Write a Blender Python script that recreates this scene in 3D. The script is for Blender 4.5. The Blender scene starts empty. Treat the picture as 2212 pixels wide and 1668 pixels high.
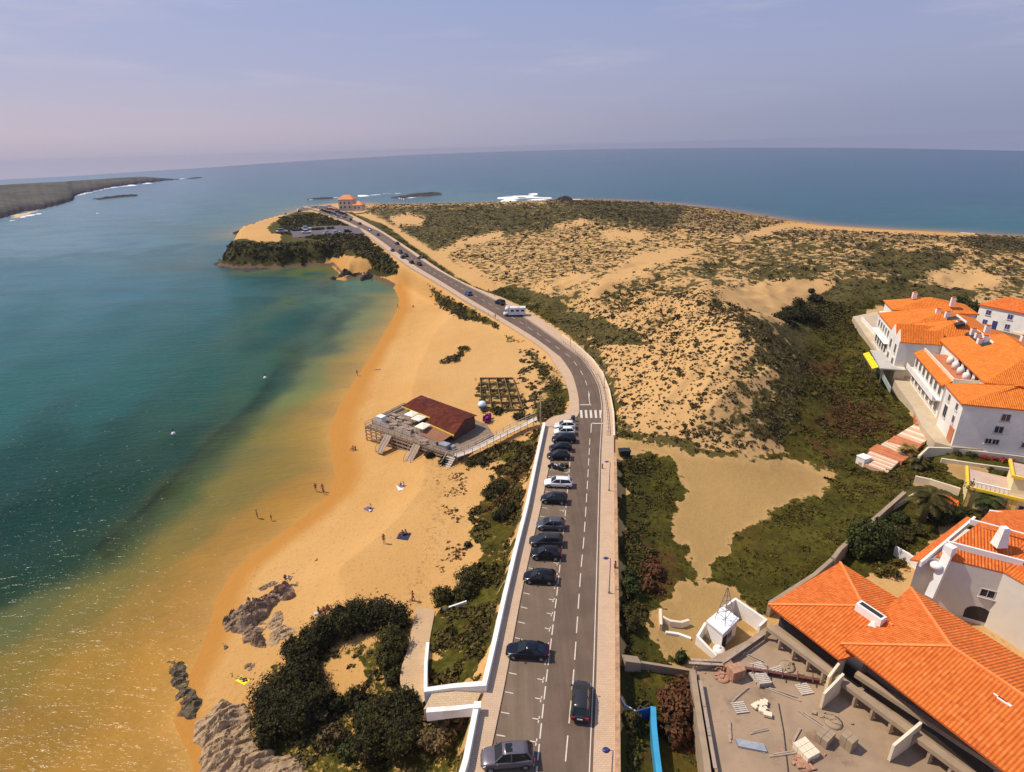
import bpy, bmesh, math, random
import numpy as np
from mathutils import Vector, Matrix
random.seed(7); RNG=np.random.default_rng(11)
SC=bpy.context.scene; COL=SC.collection
rad=math.radians
# ------------------------------------------------------------------ camera geometry (photo measured on a 2212 x 1668 grid)
FOC=1250.; HC=56.; CX,CY=1106.,834.
SLOPE,HY=-0.028,318.
_r=math.atan(SLOPE); _th=math.atan((CY-HY)/FOC*math.cos(_r))
CF=np.array([0,math.cos(_th),-math.sin(_th)]); _R0=np.array([1.,0,0]); _U0=np.array([0,math.sin(_th),math.cos(_th)])
CR=math.cos(_r)*_R0+math.sin(_r)*_U0; CU=-math.sin(_r)*_R0+math.cos(_r)*_U0
CAM=np.array([0,0,HC])
def ray(px,py): return CF*FOC+CR*(px-CX)+CU*(CY-py)
def at(px,py,z=7.0):
    d=ray(px,py); return CAM+d*((z-HC)/d[2])
def proj(X,Y,Z):
    X=np.asarray(X,float);Y=np.asarray(Y,float);Z=np.asarray(Z,float)-HC
    w=X*CF[0]+Y*CF[1]+Z*CF[2]
    w=np.where(np.abs(w)<1e-6,1e-6,w)
    return CX+FOC*(X*CR[0]+Y*CR[1]+Z*CR[2])/w, CY-FOC*(X*CU[0]+Y*CU[1]+Z*CU[2])/w
def topz(b,px,py):
    zs=np.arange(b[2],b[2]+30,.02); q=proj(np.full_like(zs,b[0]),np.full_like(zs,b[1]),zs)
    return zs[np.argmin((q[0]-px)**2+(q[1]-py)**2)]
# ------------------------------------------------------------------ numpy noise and distance helpers
def _hash(ix,iy,s):
    n=(ix*374761393+iy*668265263+s*974711)&0xFFFFFFFF
    n=((n^(n>>13))*1274126177)&0xFFFFFFFF
    return ((n^(n>>16))&0xFFFF)/65535.0
def vnoise(x,y,s=0):
    ix=np.floor(x).astype(np.int64); iy=np.floor(y).astype(np.int64); fx=x-ix; fy=y-iy
    fx=fx*fx*(3-2*fx); fy=fy*fy*(3-2*fy)
    a=_hash(ix,iy,s);b=_hash(ix+1,iy,s);c=_hash(ix,iy+1,s);d=_hash(ix+1,iy+1,s)
    return (a*(1-fx)+b*fx)*(1-fy)+(c*(1-fx)+d*fx)*fy
def fbm(x,y,o=4,s=0):
    t=0;a=.5;n=0
    for i in range(o): t=t+a*vnoise(x*2**i,y*2**i,s+i*17); n+=a; a*=.5
    return t/n
def sstep(a,b,x):
    t=np.clip((x-a)/(b-a),0,1); return t*t*(3-2*t)
def seg_dist(X,Y,P,closed=False):
    P=np.asarray(P,float); n=len(P); best=np.full(X.shape,1e18); bi=np.zeros(X.shape,int); bt=np.zeros(X.shape)
    for i in range(n if closed else n-1):
        ax,ay=P[i][:2]; bx,by=P[(i+1)%n][:2]; dx,dy=bx-ax,by-ay; L=dx*dx+dy*dy+1e-12
        t=np.clip(((X-ax)*dx+(Y-ay)*dy)/L,0,1); d=(X-ax-t*dx)**2+(Y-ay-t*dy)**2
        m=d<best; best=np.where(m,d,best); bi=np.where(m,i,bi); bt=np.where(m,t,bt)
    return np.sqrt(best),bi,bt
def inside(X,Y,P):
    P=np.asarray(P,float); n=len(P); r=np.zeros(X.shape,bool)
    for i in range(n):
        ax,ay=P[i][:2]; bx,by=P[(i+1)%n][:2]
        if ay==by: continue
        c=((ay>Y)!=(by>Y))&(X<(bx-ax)*(Y-ay)/(by-ay)+ax); r^=c
    return r
def sdf(X,Y,P):
    d,_,_=seg_dist(X,Y,P,True); return np.where(inside(X,Y,P),d,-d)
def pmask(px,py,P,soft):
    "soft membership of picture points in a polygon (1 inside)"
    P=np.asarray(P,float); out=np.zeros(px.shape); lo=P.min(0)-soft*1.5; hi=P.max(0)+soft*1.5
    m=(px>lo[0])&(px<hi[0])&(py>lo[1])&(py<hi[1])
    if m.any(): out[m]=sstep(-soft,soft,sdf(px[m],py[m],P))
    return out
def catmull(P,n):
    P=[np.asarray(p,float) for p in P]; P=[2*P[0]-P[1]]+P+[2*P[-1]-P[-2]]; out=[]
    for i in range(1,len(P)-2):
        for k in range(n):
            t=k/n; a,b,c,d=P[i-1],P[i],P[i+1],P[i+2]
            out.append(.5*((2*b)+(c-a)*t+(2*a-5*b+4*c-d)*t*t+(3*b-a-3*c+d)*t**3))
    out.append(P[-2]); return out
# ------------------------------------------------------------------ road rows in picture points: (sidewalk outer, road left, road right, right walk outer), z
def c2(u,v): return (633.6+.33854*u,288+.33854*v)
ROAD=[ # so, rl, rr, ro, z
 ((790,2300),(918,2300),(1264,2300),(1337,2300),7.0),
 ((975,1740),(1036,1740),(1279,1740),(1331,1740),7.0),
 ((1008,1640),(1057,1640),(1281.6,1640),(1330,1640),7.0),
 ((1050,1478),(1092,1470),(1288,1470),(1330,1470),7.0),
 ((1088,1300),(1124,1296),(1292.5,1296),(1329,1296),7.0),
 ((1113,1190),(1147,1188),(1295,1188),(1328.5,1188),7.0),
 ((1138,1094),(1169,1092),(1297,1092),(1327,1092),7.0),
 ((1162,990),(1190,990),(1299,990),(1326,990),7.0),
 ((1176,930),(1203,930),(1302,930),(1326,930),7.0),
 ((1180,912),(1209,912),(1303,912),(1325,911),7.0),
 ((1195,901),(1246,901),(1303,899),(1324,897),7.0),
 ((1226,890),(1251,872),(1302,870),(1320,870),7.0),
 ((1229,852),(1245,838),(1295,834),(1311,836),7.0),
 ((1216,814),(1234,806),(1280,804),(1298,806),7.0),
 ((1193,779),(1212,774),(1258,774),(1276,778),7.0),
 (c2(1625,1405),c2(1680,1412),c2(1775,1385),c2(1830,1390),7.0),
 (c2(1500,1312),c2(1540,1307),c2(1640,1288),c2(1702,1278),7.1),
 (c2(1310,1196),c2(1345,1188),c2(1450,1158),c2(1590,1195),7.2),
 (c2(1105,1082),c2(1140,1068),c2(1260,1048),c2(1345,1060),7.4),
 (c2(905,956),c2(945,948),c2(1080,958),c2(1150,982),7.8),
 (c2(715,842),c2(755,832),c2(880,848),c2(965,888),8.4),
 (c2(562,722),c2(600,716),c2(700,724),c2(775,760),9.0),
 (c2(450,640),c2(480,632),c2(560,632),c2(635,668),9.6),
 (c2(368,592),c2(390,586),c2(470,592),c2(510,592),10.0),
 (c2(240,532),c2(262,526),c2(350,536),c2(385,530),10.4),
 (c2(150,494),c2(172,489),c2(275,497),c2(310,497),10.8),
 (c2(60,470),c2(80,466),c2(200,470),c2(235,468),11.0)]
def _rows():
    out=[]
    for j in range(4):
        out.append(catmull([at(r[j][0],r[j][1],r[4]) for r in ROAD],6))
    return out
R_SO,R_RL,R_RR,R_RO=_rows()
R_POLY=np.array([p[:2] for p in R_SO]+[p[:2] for p in R_RO[::-1]])
R_MID=np.array([(a+b)/2 for a,b in zip(R_RL,R_RR)])
LOT=[c2(-20,622),c2(120,596),c2(300,588),c2(420,600),c2(455,640),c2(330,640),c2(180,648),c2(0,668)]
LOTZ=10.0
LOT_W=np.array([at(p[0],p[1],LOTZ)[:2] for p in LOT])
# ------------------------------------------------------------------ shoreline (picture points at sea level)
SHORE_PX=[(560,2300),(470,1800),(418,1668),(412,1640),(374,1560),(398,1480),(428,1420),(452,1350),(468,1292),(500,1238),(560,1186),(620,1142),(678,1100),(710,1066),
 (722,1030),(716,985),(712,930),(730,880),(760,830),(800,770),(830,720),(855,675),(862,648),(852,624),(825,609),(796,599),(765,598),(745,606),(722,604),(735,592),(715,574),(660,576),(610,580),(560,581),(500,580),
 (468,574),(480,562),(492,545),(498,527),(525,515),(508,505),(540,492),(600,474),(640,458),(662,448),(720,440),(760,437),(800,441),(900,441),(1000,439),(1100,436),(1240,431),(1330,433),(1450,440),(1560,454),
 (1680,474),(1780,487),(1900,495),(2000,500),(2110,506),(2212,512),(2400,528),(2900,570),(4300,640)]
SHORE=np.array([at(p[0],p[1],0.)[:2] for p in SHORE_PX])
LANDPOLY=np.vstack([SHORE,[[900,-100],[60,-100]]])
CLIFF=[(440,600),(455,560),(480,515),(540,505),(600,490),(700,470),(760,480),(860,560),(880,600),(830,615),(750,600),(715,565),(640,600)]
CTRL=[ # base height of the land: picture point and height
 (850,1150,2.2),(800,1000,2),(900,900,2.6),(1000,800,3),(950,700,3),(1050,950,3),(1150,880,5.2),(1130,800,4.8),(1100,720,5.6),(1000,660,5.6),(900,620,5),(885,592,6.8),(760,850,2),(650,1200,1.6),(780,1100,2),
 (1030,1080,3),(1010,1200,3),(960,1300,3.2),(930,1440,4.6),(1000,1420,5.4),(870,1500,4.2),(900,1340,3),(760,1450,4),(650,1500,3.2),(600,1400,2.5),(560,1640,2),(920,1640,6.3),(780,1640,4.5),(560,1250,1.6),(500,1500,1.2),(1000,1800,6),(700,1800,4),
 (780,520,9.4),(700,545,9.5),(620,540,9.5),(520,530,9),(560,550,9),(640,470,11),(720,462,11),(700,490,10),(640,505,10),(770,560,8),(830,560,8),
 (1350,900,7.6),(1345,940,7),(1450,962,6.6),(1650,985,6),(1450,800,11.5),(1540,640,18),(1600,695,18),(1690,765,15),(1480,700,14.5),(1350,760,9.5),(1745,810,7.5),(1700,900,9),(1600,900,10.5),(1690,975,5.5),(1800,800,5),(1850,930,5.5),(1780,700,7),
 (1650,640,12),(1700,615,12),(1300,700,9),(1250,640,9.5),(1200,600,9.5),(1150,580,8.6),(1080,560,8.6),(1400,600,13),(1500,540,14),(1300,530,11.5),(1400,440,15.5),(1440,446,15),(1300,452,11.5),(1200,446,11.5),(1100,455,9.5),(1000,460,10),(900,460,10),(820,458,10.5),(1000,500,9.5),(1550,466,14),(1650,480,12),(1750,498,9),(1900,508,8),(2100,520,9),(2200,520,10.5),(2400,540,10),
 (2000,560,11),(1800,560,12),(2000,620,10.5),(2150,620,9.5),(2212,700,8.5),(1950,690,7.0),(1860,690,6.8),(1900,760,6.8),(1980,900,6.9),(2060,960,7.1),(2190,960,7.1),(2060,820,7),(2150,800,7),(1920,985,4.7),(1950,955,5.4),(1985,935,6.0),(1880,1010,4.2),(2050,1010,6),(1950,1050,5.4),(2120,1050,5.6),(2050,1150,5.2),(2212,1150,5.4),
 (1800,1100,4.6),(1600,1250,4.4),(1400,1100,5.4),(1400,1300,5.2),(1400,1600,5.0),(1345,990,6.4),(1345,1150,6.2),(1345,1300,6.1),(1345,1450,6.0),(1345,1640,6.0),(1000,1505,6.9),(960,1508,6.5),(925,1505,6.0),(900,1460,5.2),(900,1400,4.3),(905,1345,3.4),(1010,1560,6.9),(960,1560,6.7),(1000,1640,6.9),(1600,1350,4.4),(1650,1500,4.4),(1900,1300,4.6),(1480,1050,5),(1650,1050,5),(2100,1600,4.2),(1500,1740,4.6),(2400,900,7.5),(2400,1200,5.5),(2500,1700,4.5)]
def _warp(X,Y):
    r=np.sqrt(X*X+Y*Y)+1e-6; return np.stack([np.arctan2(X,Y)*2.2,np.log(r)*2.0],-1)
_cw=np.array([at(p[0],p[1],p[2])[:2] for p in CTRL]); _cz=np.array([p[2] for p in CTRL]); _cp=_warp(_cw[:,0],_cw[:,1])
def _phi(d2): return np.where(d2>0,.5*d2*np.log(d2+1e-12),0)
def _rbf_fit():
    n=len(_cp); D=((_cp[:,None]-_cp[None])**2).sum(-1); A=np.zeros((n+3,n+3)); A[:n,:n]=_phi(D)+np.eye(n)*.002
    A[:n,n]=1;A[:n,n+1:]=_cp;A[n,:n]=1;A[n+1:,:n]=_cp.T
    return np.linalg.solve(A,np.r_[_cz,0,0,0])
_w=_rbf_fit()
def base_h(X,Y):
    q=_warp(X,Y); out=np.full(X.shape,_w[-3])+q[...,0]*_w[-2]+q[...,1]*_w[-1]
    for i in range(len(_cp)):
        out=out+_w[i]*_phi((q[...,0]-_cp[i,0])**2+(q[...,1]-_cp[i,1])**2)
    return np.clip(out,1.2,24)
CLIFF_W=np.array([at(p[0],p[1],3.)[:2] for p in CLIFF])
DUNE=[(780,452),(1100,440),(1400,430),(1560,450),(1900,500),(2400,520),(2400,640),(1900,640),(1780,680),(1750,780),(1690,960),(1500,960),(1350,900),(1330,820),(1200,690),(1050,600),(900,520)]
DUNE_W=np.array([at(p[0],p[1],9.)[:2] for p in DUNE])
def H(X,Y):
    X=np.asarray(X,float);Y=np.asarray(Y,float)
    h=base_h(X,Y)
    dn=sstep(-6,14,sdf(X,Y,DUNE_W))
    r=np.sqrt(X*X+Y*Y)
    rdg=1-np.abs(2*fbm((X*.8+Y*.6)/46,(Y*.8-X*.6)/22,4,5)-1)
    h=h+dn*((rdg-.62)*6.5+(fbm(X/30,Y/30,3,15)-.5)*3+(fbm(X/8,Y/8,3,9)-.5)*2.0)
    h=h+(fbm(X/5,Y/5,3,2)-.5)*.35
    d=sdf(X,Y,LANDPOLY)
    cl=sstep(-3,6,sdf(X,Y,CLIFF_W)); slope=.055*(1-cl)+1.15*cl
    rough=1+cl*(fbm(X/6,Y/6,3,31)-.5)*1.1
    prof=np.where(d>0,d*slope*rough+np.where(r<235,np.maximum(d-9,0)**2*.02*(1-sstep(170,235,r)),0)+np.maximum(d-30,0)*.035,d*.08)
    h=np.where(d>0,np.minimum(h,prof),np.maximum(prof,-4))
    # lots and road bed
    ds=-sdf(X,Y,LOT_W); w=1-sstep(0,6,ds); h=h*(1-w)+(LOTZ-.15)*w
    dr=-sdf(X,Y,R_POLY); _,bi,bt=seg_dist(X,Y,R_MID); rz=R_MID[bi,2]*(1-bt)+R_MID[np.minimum(bi+1,len(R_MID)-1),2]*bt
    fall=1.6+np.clip((r-100)/80,0,4)
    w=1-sstep(0,1,(dr-.2)/fall); w=np.where(dr<=.2,1,w)
    return h*(1-w)+(rz-.25)*w
_ts=np.exp(np.linspace(math.log(.62),math.log(1.02),260))
def ground(px,py):
    "where the line of sight through a picture point meets the land"
    p0=at(px,py,0.); best=None
    q=CAM+(p0-CAM)*_ts[:,None]
    hz=H(q[:,0],q[:,1]); hz=np.maximum(hz,0)
    k=np.where(q[:,2]<=hz)[0]
    i=k[0] if len(k) else len(_ts)-1
    if i>0:
        a=q[i-1,2]-hz[i-1]; b=hz[i]-q[i,2]; t=a/(a+b+1e-9); p=q[i-1]*(1-t)+q[i]*t
    else: p=q[i]
    z=float(max(H(p[0:1],p[1:2])[0],0)); return np.array([p[0],p[1],z])
# ------------------------------------------------------------------ materials
def newmat(name):
    m=bpy.data.materials.new(name); m.use_nodes=True; nt=m.node_tree; b=nt.nodes['Principled BSDF']; return m,nt,b
def N(nt,t,**kw):
    n=nt.nodes.new(t)
    for k,v in kw.items():
        if k.startswith('i_'): n.inputs[k[2:].replace('_',' ')].default_value=v
        else: setattr(n,k,v)
    return n
def mixc(nt,fac,a,b,mode='MIX'):
    n=nt.nodes.new('ShaderNodeMix'); n.data_type='RGBA'; n.blend_type=mode
    for s,v in ((n.inputs[0],fac),(n.inputs[6],a),(n.inputs[7],b)):
        if isinstance(v,bpy.types.NodeSocket): nt.links.new(v,s)
        elif isinstance(v,(tuple,list)): s.default_value=(*v[:3],1)
        else: s.default_value=v
    return n.outputs[2]
def maprange(nt,v,a,b,c=0.,d=1.,smooth=True):
    n=N(nt,'ShaderNodeMapRange'); n.interpolation_type='SMOOTHSTEP' if smooth else 'LINEAR'
    nt.links.new(v,n.inputs[0])
    for i,x in zip((1,2,3,4),(a,b,c,d)): n.inputs[i].default_value=x
    return n.outputs[0]
def noise(nt,scale,detail=4,rough=.55,vec=None,dim='3D'):
    n=N(nt,'ShaderNodeTexNoise'); n.inputs['Scale'].default_value=scale; n.inputs['Detail'].default_value=detail; n.inputs['Roughness'].default_value=rough
    if vec is not None: nt.links.new(vec,n.inputs['Vector'])
    return n.outputs[0]
def math_(nt,op,a,b=None):
    n=N(nt,'ShaderNodeMath'); n.operation=op
    for s,v in ((n.inputs[0],a),(n.inputs[1],b)):
        if v is None: continue
        if isinstance(v,bpy.types.NodeSocket): nt.links.new(v,s)
        else: s.default_value=v
    return n.outputs[0]
def geopos(nt): return N(nt,'ShaderNodeNewGeometry').outputs['Position']
def objco(nt): return N(nt,'ShaderNodeTexCoord').outputs['Object']
def bump(nt,b,h,strength=.3,dist=.05):
    n=N(nt,'ShaderNodeBump'); n.inputs['Strength'].default_value=strength; n.inputs['Distance'].default_value=dist
    nt.links.new(h,n.inputs['Height']); nt.links.new(n.outputs[0],b.inputs['Normal'])
_mats={}
def plain(name,col,rough=.7,var=.18,scale=3.,metal=0.,spec=.4,bmp=0.,coat=0.,stain=None):
    "a painted or mineral surface with mottled tone"
    if name in _mats: return _mats[name]
    m,nt,b=newmat(name); v=geopos(nt)
    n1=noise(nt,scale,5,.6,v); n2=noise(nt,scale*.17,3,.5,v)
    f=math_(nt,'ADD',math_(nt,'MULTIPLY',n1,.6),math_(nt,'MULTIPLY',n2,.4))
    c=mixc(nt,maprange(nt,f,.3,.7),tuple(x*(1-var) for x in col),tuple(min(1,x*(1+var)) for x in col))
    if stain: c=mixc(nt,maprange(nt,noise(nt,scale*.5,6,.7,v),.52,.72,0,stain[1]),c,stain[0])
    nt.links.new(c,b.inputs['Base Color']); b.inputs['Roughness'].default_value=rough; b.inputs['Metallic'].default_value=metal
    b.inputs['Specular IOR Level'].default_value=spec; b.inputs['Coat Weight'].default_value=coat
    if bmp: bump(nt,b,n1,bmp,.04)
    _mats[name]=m; return m
# ------------------------------------------------------------------ object helpers
def put(o,label=None,cat=None,group=None,kind=None):
    for k,v in (('label',label),('category',cat),('group',group),('kind',kind)):
        if v: o[k]=v
    return o
def empty(name,loc,rz=0.,label=None,cat=None,group=None):
    o=bpy.data.objects.new(name,None); COL.objects.link(o); o.location=[float(x) for x in loc]; o.rotation_euler=(0,0,rz); o.empty_display_size=.3
    return put(o,label,cat,group)
def copy_tree(o,parent=None):
    c=o.copy(); COL.objects.link(c); c.parent=parent
    for ch in list(o.children): copy_tree(ch,c)
    return c
class MB:
    def __init__(s): s.v=[];s.f=[];s.m=[];s.sm=[]
    def add(s,vs,fs,mi=0,smooth=False):
        o=len(s.v); s.v+= [tuple(map(float,v)) for v in vs]; s.f+=[tuple(o+i for i in f) for f in fs]; s.m+=[mi]*len(fs); s.sm+=[smooth]*len(fs); return s
    def box(s,c,d,rz=0.,mi=0,rx=0.):
        hx,hy,hz=d[0]/2,d[1]/2,d[2]/2; M=Matrix.Rotation(rz,3,'Z')@Matrix.Rotation(rx,3,'X'); vs=[]
        for x in(-1,1):
            for y in(-1,1):
                for z in(-1,1): p=M@Vector((x*hx,y*hy,z*hz)); vs.append((p.x+c[0],p.y+c[1],p.z+c[2]))
        return s.add(vs,[(0,1,3,2),(4,6,7,5),(0,4,5,1),(2,3,7,6),(0,2,6,4),(1,5,7,3)],mi)
    def prism(s,poly,z0,z1,mi=0,mtop=None):
        "vertical walls over a ground polygon; z0, z1 numbers or lists"
        n=len(poly); P=[(p[0],p[1]) for p in poly]
        if sum(P[i][0]*P[(i+1)%n][1]-P[(i+1)%n][0]*P[i][1] for i in range(n))<0:
            P=P[::-1]; z0=z0[::-1] if isinstance(z0,list) else z0; z1=z1[::-1] if isinstance(z1,list) else z1
        a=z0 if isinstance(z0,list) else [z0]*n; b=z1 if isinstance(z1,list) else [z1]*n
        vs=[(p[0],p[1],z) for p,z in zip(P,a)]+[(p[0],p[1],z) for p,z in zip(P,b)]
        s.add(vs,[(i,(i+1)%n,n+(i+1)%n,n+i) for i in range(n)],mi); s.add(vs,[tuple(range(n-1,-1,-1))],mi); s.add(vs,[tuple(range(n,2*n))],mi if mtop is None else mtop); return s
    def beam(s,a,b,w,h,mi=0):
        "box from a to b, width w (level), height h"
        a=Vector(a);b=Vector(b);d=b-a;L=d.length
        if L<1e-6: return s
        d.normalize(); side=d.cross(Vector((0,0,1)))
        if side.length<1e-4: side=Vector((1,0,0))
        side.normalize(); up=side.cross(d)
        vs=[p+side*x*w/2+up*z*h/2 for p in(a,b) for x in(-1,1) for z in(-1,1)]
        return s.add(vs,[(0,1,3,2),(4,6,7,5),(0,4,5,1),(2,3,7,6),(0,2,6,4),(1,5,7,3)],mi)
    def tube(s,path,r,n=8,mi=0,caps=True):
        P=[Vector(p) for p in path]; R=r if isinstance(r,(list,tuple)) else [r]*len(P); vs=[];fs=[]
        for i,p in enumerate(P):
            d=(P[min(i+1,len(P)-1)]-P[max(i-1,0)]).normalized(); a=d.cross(Vector((0,0,1)))
            if a.length<1e-3: a=Vector((1,0,0))
            a.normalize(); b=d.cross(a)
            vs+=[p+(a*math.cos(2*math.pi*k/n)+b*math.sin(2*math.pi*k/n))*R[i] for k in range(n)]
        for i in range(len(P)-1):
            fs+=[(i*n+k,i*n+(k+1)%n,(i+1)*n+(k+1)%n,(i+1)*n+k) for k in range(n)]
        if caps: fs+=[tuple(range(n-1,-1,-1)),tuple((len(P)-1)*n+k for k in range(n))]
        return s.add(vs,fs,mi,True)
    def lathe(s,prof,n=16,c=(0,0,0),mi=0,axis='z',smooth=True):
        vs=[];fs=[]
        for r,z in prof:
            for k in range(n):
                t=2*math.pi*k/n; x,y=r*math.cos(t),r*math.sin(t)
                vs.append((c[0]+x,c[1]+y,c[2]+z) if axis=='z' else (c[0]+x,c[1]+z,c[2]+y))
        for i in range(len(prof)-1): fs+=[(i*n+k,i*n+(k+1)%n,(i+1)*n+(k+1)%n,(i+1)*n+k) for k in range(n)]
        fs+=[tuple(range(n-1,-1,-1)),tuple((len(prof)-1)*n+k for k in range(n))]
        return s.add(vs,fs,mi,smooth)
    def build(s,name,mats,parent=None,world=None,smooth=None):
        "world=True: vertices are world points, parent stands unrotated"
        mats=mats if isinstance(mats,(list,tuple)) else [mats]
        me=bpy.data.meshes.new(name); vs=s.v
        if world is not None and parent is not None:
            l=parent
            off=Vector((0,0,0))
            while l is not None: off+=l.location; l=l.parent
            vs=[(v[0]-off.x,v[1]-off.y,v[2]-off.z) for v in vs]
        me.from_pydata(vs,[],s.f)
        for m in mats: me.materials.append(m)
        me.polygons.foreach_set('material_index',s.m)
        me.polygons.foreach_set('use_smooth',[True]*len(s.f) if smooth else s.sm)
        bm=bmesh.new(); bm.from_mesh(me); bmesh.ops.recalc_face_normals(bm,faces=bm.faces); bm.to_mesh(me); bm.free()
        me.update(); o=bpy.data.objects.new(name,me); COL.objects.link(o); o.parent=parent; return o
def npmesh(name,V,Fq,mat,parent=None,smooth=False,attrs=None):
    "big mesh from arrays; Fq (n,3) or (n,4)"
    me=bpy.data.meshes.new(name); k=Fq.shape[1]
    me.vertices.add(len(V)); me.vertices.foreach_set('co',np.ascontiguousarray(V,np.float32).ravel())
    me.loops.add(Fq.size); me.loops.foreach_set('vertex_index',np.ascontiguousarray(Fq,np.int32).ravel())
    me.polygons.add(len(Fq)); me.polygons.foreach_set('loop_start',np.arange(0,Fq.size,k,dtype=np.int32))
    me.polygons.foreach_set('use_smooth',np.full(len(Fq),smooth))
    for nme,(dt,arr) in (attrs or {}).items():
        a=me.attributes.new(nme,dt,'POINT')
        a.data.foreach_set('value' if dt=='FLOAT' else 'color',np.ascontiguousarray(arr,np.float32).ravel())
    me.update(calc_edges=True); me.validate(); 
    for m in (mat if isinstance(mat,(list,tuple)) else [mat]): me.materials.append(m)
    o=bpy.data.objects.new(name,me); COL.objects.link(o); o.parent=parent; return o
def gridfaces(nr,nc):
    i=np.arange(nr*nc).reshape(nr,nc); return np.stack([i[:-1,:-1],i[:-1,1:],i[1:,1:],i[1:,:-1]],-1).reshape(-1,4)
# ------------------------------------------------------------------ camera, sky, sun
cd=bpy.data.cameras.new('camera'); cam=bpy.data.objects.new('camera',cd); COL.objects.link(cam)
cd.sensor_fit='HORIZONTAL'; cd.sensor_width=36; cd.lens=36*FOC/2212; cd.clip_start=.5; cd.clip_end=30000
cam.matrix_world=Matrix(((CR[0],CU[0],-CF[0],0),(CR[1],CU[1],-CF[1],0),(CR[2],CU[2],-CF[2],HC),(0,0,0,1)))
SC.camera=cam
SC.view_settings.view_transform='Standard'; SC.view_settings.look='None'; SC.view_settings.gamma=1; SC.view_settings.exposure=0
SUN_AZ=rad(-73); SUN_EL=rad(54)
sd=bpy.data.lights.new('sun','SUN'); so=bpy.data.objects.new('sun',sd); COL.objects.link(so)
sd.energy=4.6; sd.angle=rad(.53); sd.color=(1,.89,.73)
_s=Vector((math.sin(SUN_AZ)*math.cos(SUN_EL),math.cos(SUN_AZ)*math.cos(SUN_EL),math.sin(SUN_EL)))
so.rotation_euler=_s.to_track_quat('Z','Y').to_euler()
wd=bpy.data.worlds.new('World'); SC.world=wd; wd.use_nodes=True; nt=wd.node_tree
bg=nt.nodes['Background']
tc=N(nt,'ShaderNodeTexCoord'); sx=N(nt,'ShaderNodeSeparateXYZ'); nt.links.new(tc.outputs['Generated'],sx.inputs[0])
el=math_(nt,'MAXIMUM',sx.outputs[2],.004)
cx=N(nt,'ShaderNodeCombineXYZ'); nt.links.new(sx.outputs[0],cx.inputs[0]); nt.links.new(sx.outputs[1],cx.inputs[1]); nt.links.new(el,cx.inputs[2])
sk=N(nt,'ShaderNodeTexSky'); sk.sky_type='NISHITA'; sk.sun_disc=False; sk.sun_elevation=SUN_EL; sk.sun_rotation=SUN_AZ; sk.dust_density=2.5; sk.air_density=1.2; sk.ozone_density=1.5
nt.links.new(cx.outputs[0],sk.inputs[0])
# hazy spring sky: pink-lilac near the horizon to soft blue, warmer towards the sun side, thin cirrus streaks
hz=maprange(nt,el,0.,.30,0,1,False)
lat=maprange(nt,sx.outputs[0],-.75,.75,0,1)
low=mixc(nt,lat,(.60,.52,.62),(.29,.33,.50)); mid=mixc(nt,lat,(.44,.45,.66),(.36,.39,.60)); top=mixc(nt,lat,(.34,.42,.70),(.26,.36,.66))
low=mixc(nt,maprange(nt,el,.0,.035,.38,0.),low,(.36,.39,.55)); g=mixc(nt,maprange(nt,hz,0.,.45),low,mid); g=mixc(nt,maprange(nt,hz,.3,1.),g,top)
mp=N(nt,'ShaderNodeMapping'); mp.inputs['Rotation'].default_value=(0,rad(4),rad(20)); mp.inputs['Scale'].default_value=(1.3,1.3,11); nt.links.new(tc.outputs['Generated'],mp.inputs[0])
ci=noise(nt,2.2,6,.62,mp.outputs[0]); cm=math_(nt,'MULTIPLY',maprange(nt,ci,.48,.78),maprange(nt,sx.outputs[2],.03,.12))
g=mixc(nt,math_(nt,'MULTIPLY',cm,.45),g,(.62,.56,.68))
skm=mixc(nt,1.0,sk.outputs[0],(.095,.095,.095),'MULTIPLY')
out=mixc(nt,.86,skm,g)
nt.links.new(out,bg.inputs[0]); bg.inputs[1].default_value=1.0
# the Background strength stands at 1 because the sky texture is already scaled by 0.095 before the mix
# ------------------------------------------------------------------ terrain
NR,NC=640,900
ys=np.linspace(1850,424,NR)
rr=[]
for y in ys:
    d=ray(1106,y); rr.append(HC*math.hypot(d[0],d[1])/-d[2])
rr=np.array(rr); rr=np.r_[np.array([6,12,18,23]),rr[rr>25]]; NR=len(rr)
ph=np.linspace(rad(-60),rad(66),NC)
TX=rr[:,None]*np.sin(ph)[None]; TY=rr[:,None]*np.cos(ph)[None]
TZ=H(TX,TY)
PX,PY=proj(TX,TY,TZ)
jx=(fbm(TX/3.2,TY/3.2,3,61)-.5); jy=(fbm(TX/3.2,TY/3.2,3,71)-.5)
_s=np.clip(110/(rr[:,None]+1e-6),.12,2.2)
jx=jx+.45*(fbm(TX/.9,TY/.9,2,63)-.5); jy=jy+.45*(fbm(TX/.9,TY/.9,2,73)-.5)
QX=PX+jx*38*_s; QY=PY+jy*25*_s
def PM(poly,soft): return pmask(QX,QY,poly,soft)
veg=np.zeros_like(TX); red=np.zeros_like(TX); dirt=np.zeros_like(TX); dark=np.zeros_like(TX); lush=np.zeros_like(TX)
def cover(poly,soft,val,arr=None):
    m=PM(poly,soft*1.7); a=veg if arr is None else arr; a[:]=a*(1-m)+val*m
DUNEP=[(770,450),(820,440),(1100,432),(1400,425),(1560,444),(1900,494),(2500,520),(2500,660),(1950,650),(1840,650),(1760,690),(1740,780),(1690,960),(1640,985),(1500,980),(1350,945),(1328,880),(1290,790),(1200,700),(1170,660),(1050,600),(930,530),(850,485)]
cover(DUNEP,8,.52)
cover([(1330,820),(1500,640),(1560,640),(1740,770),(1700,960),(1500,975),(1350,930)],10,.40)
cover([(1548,640),(1640,700),(1748,790),(1700,960),(1650,930),(1690,810),(1610,725),(1535,672)],8,.55)      # the near dune hill, sparse tufts
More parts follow.
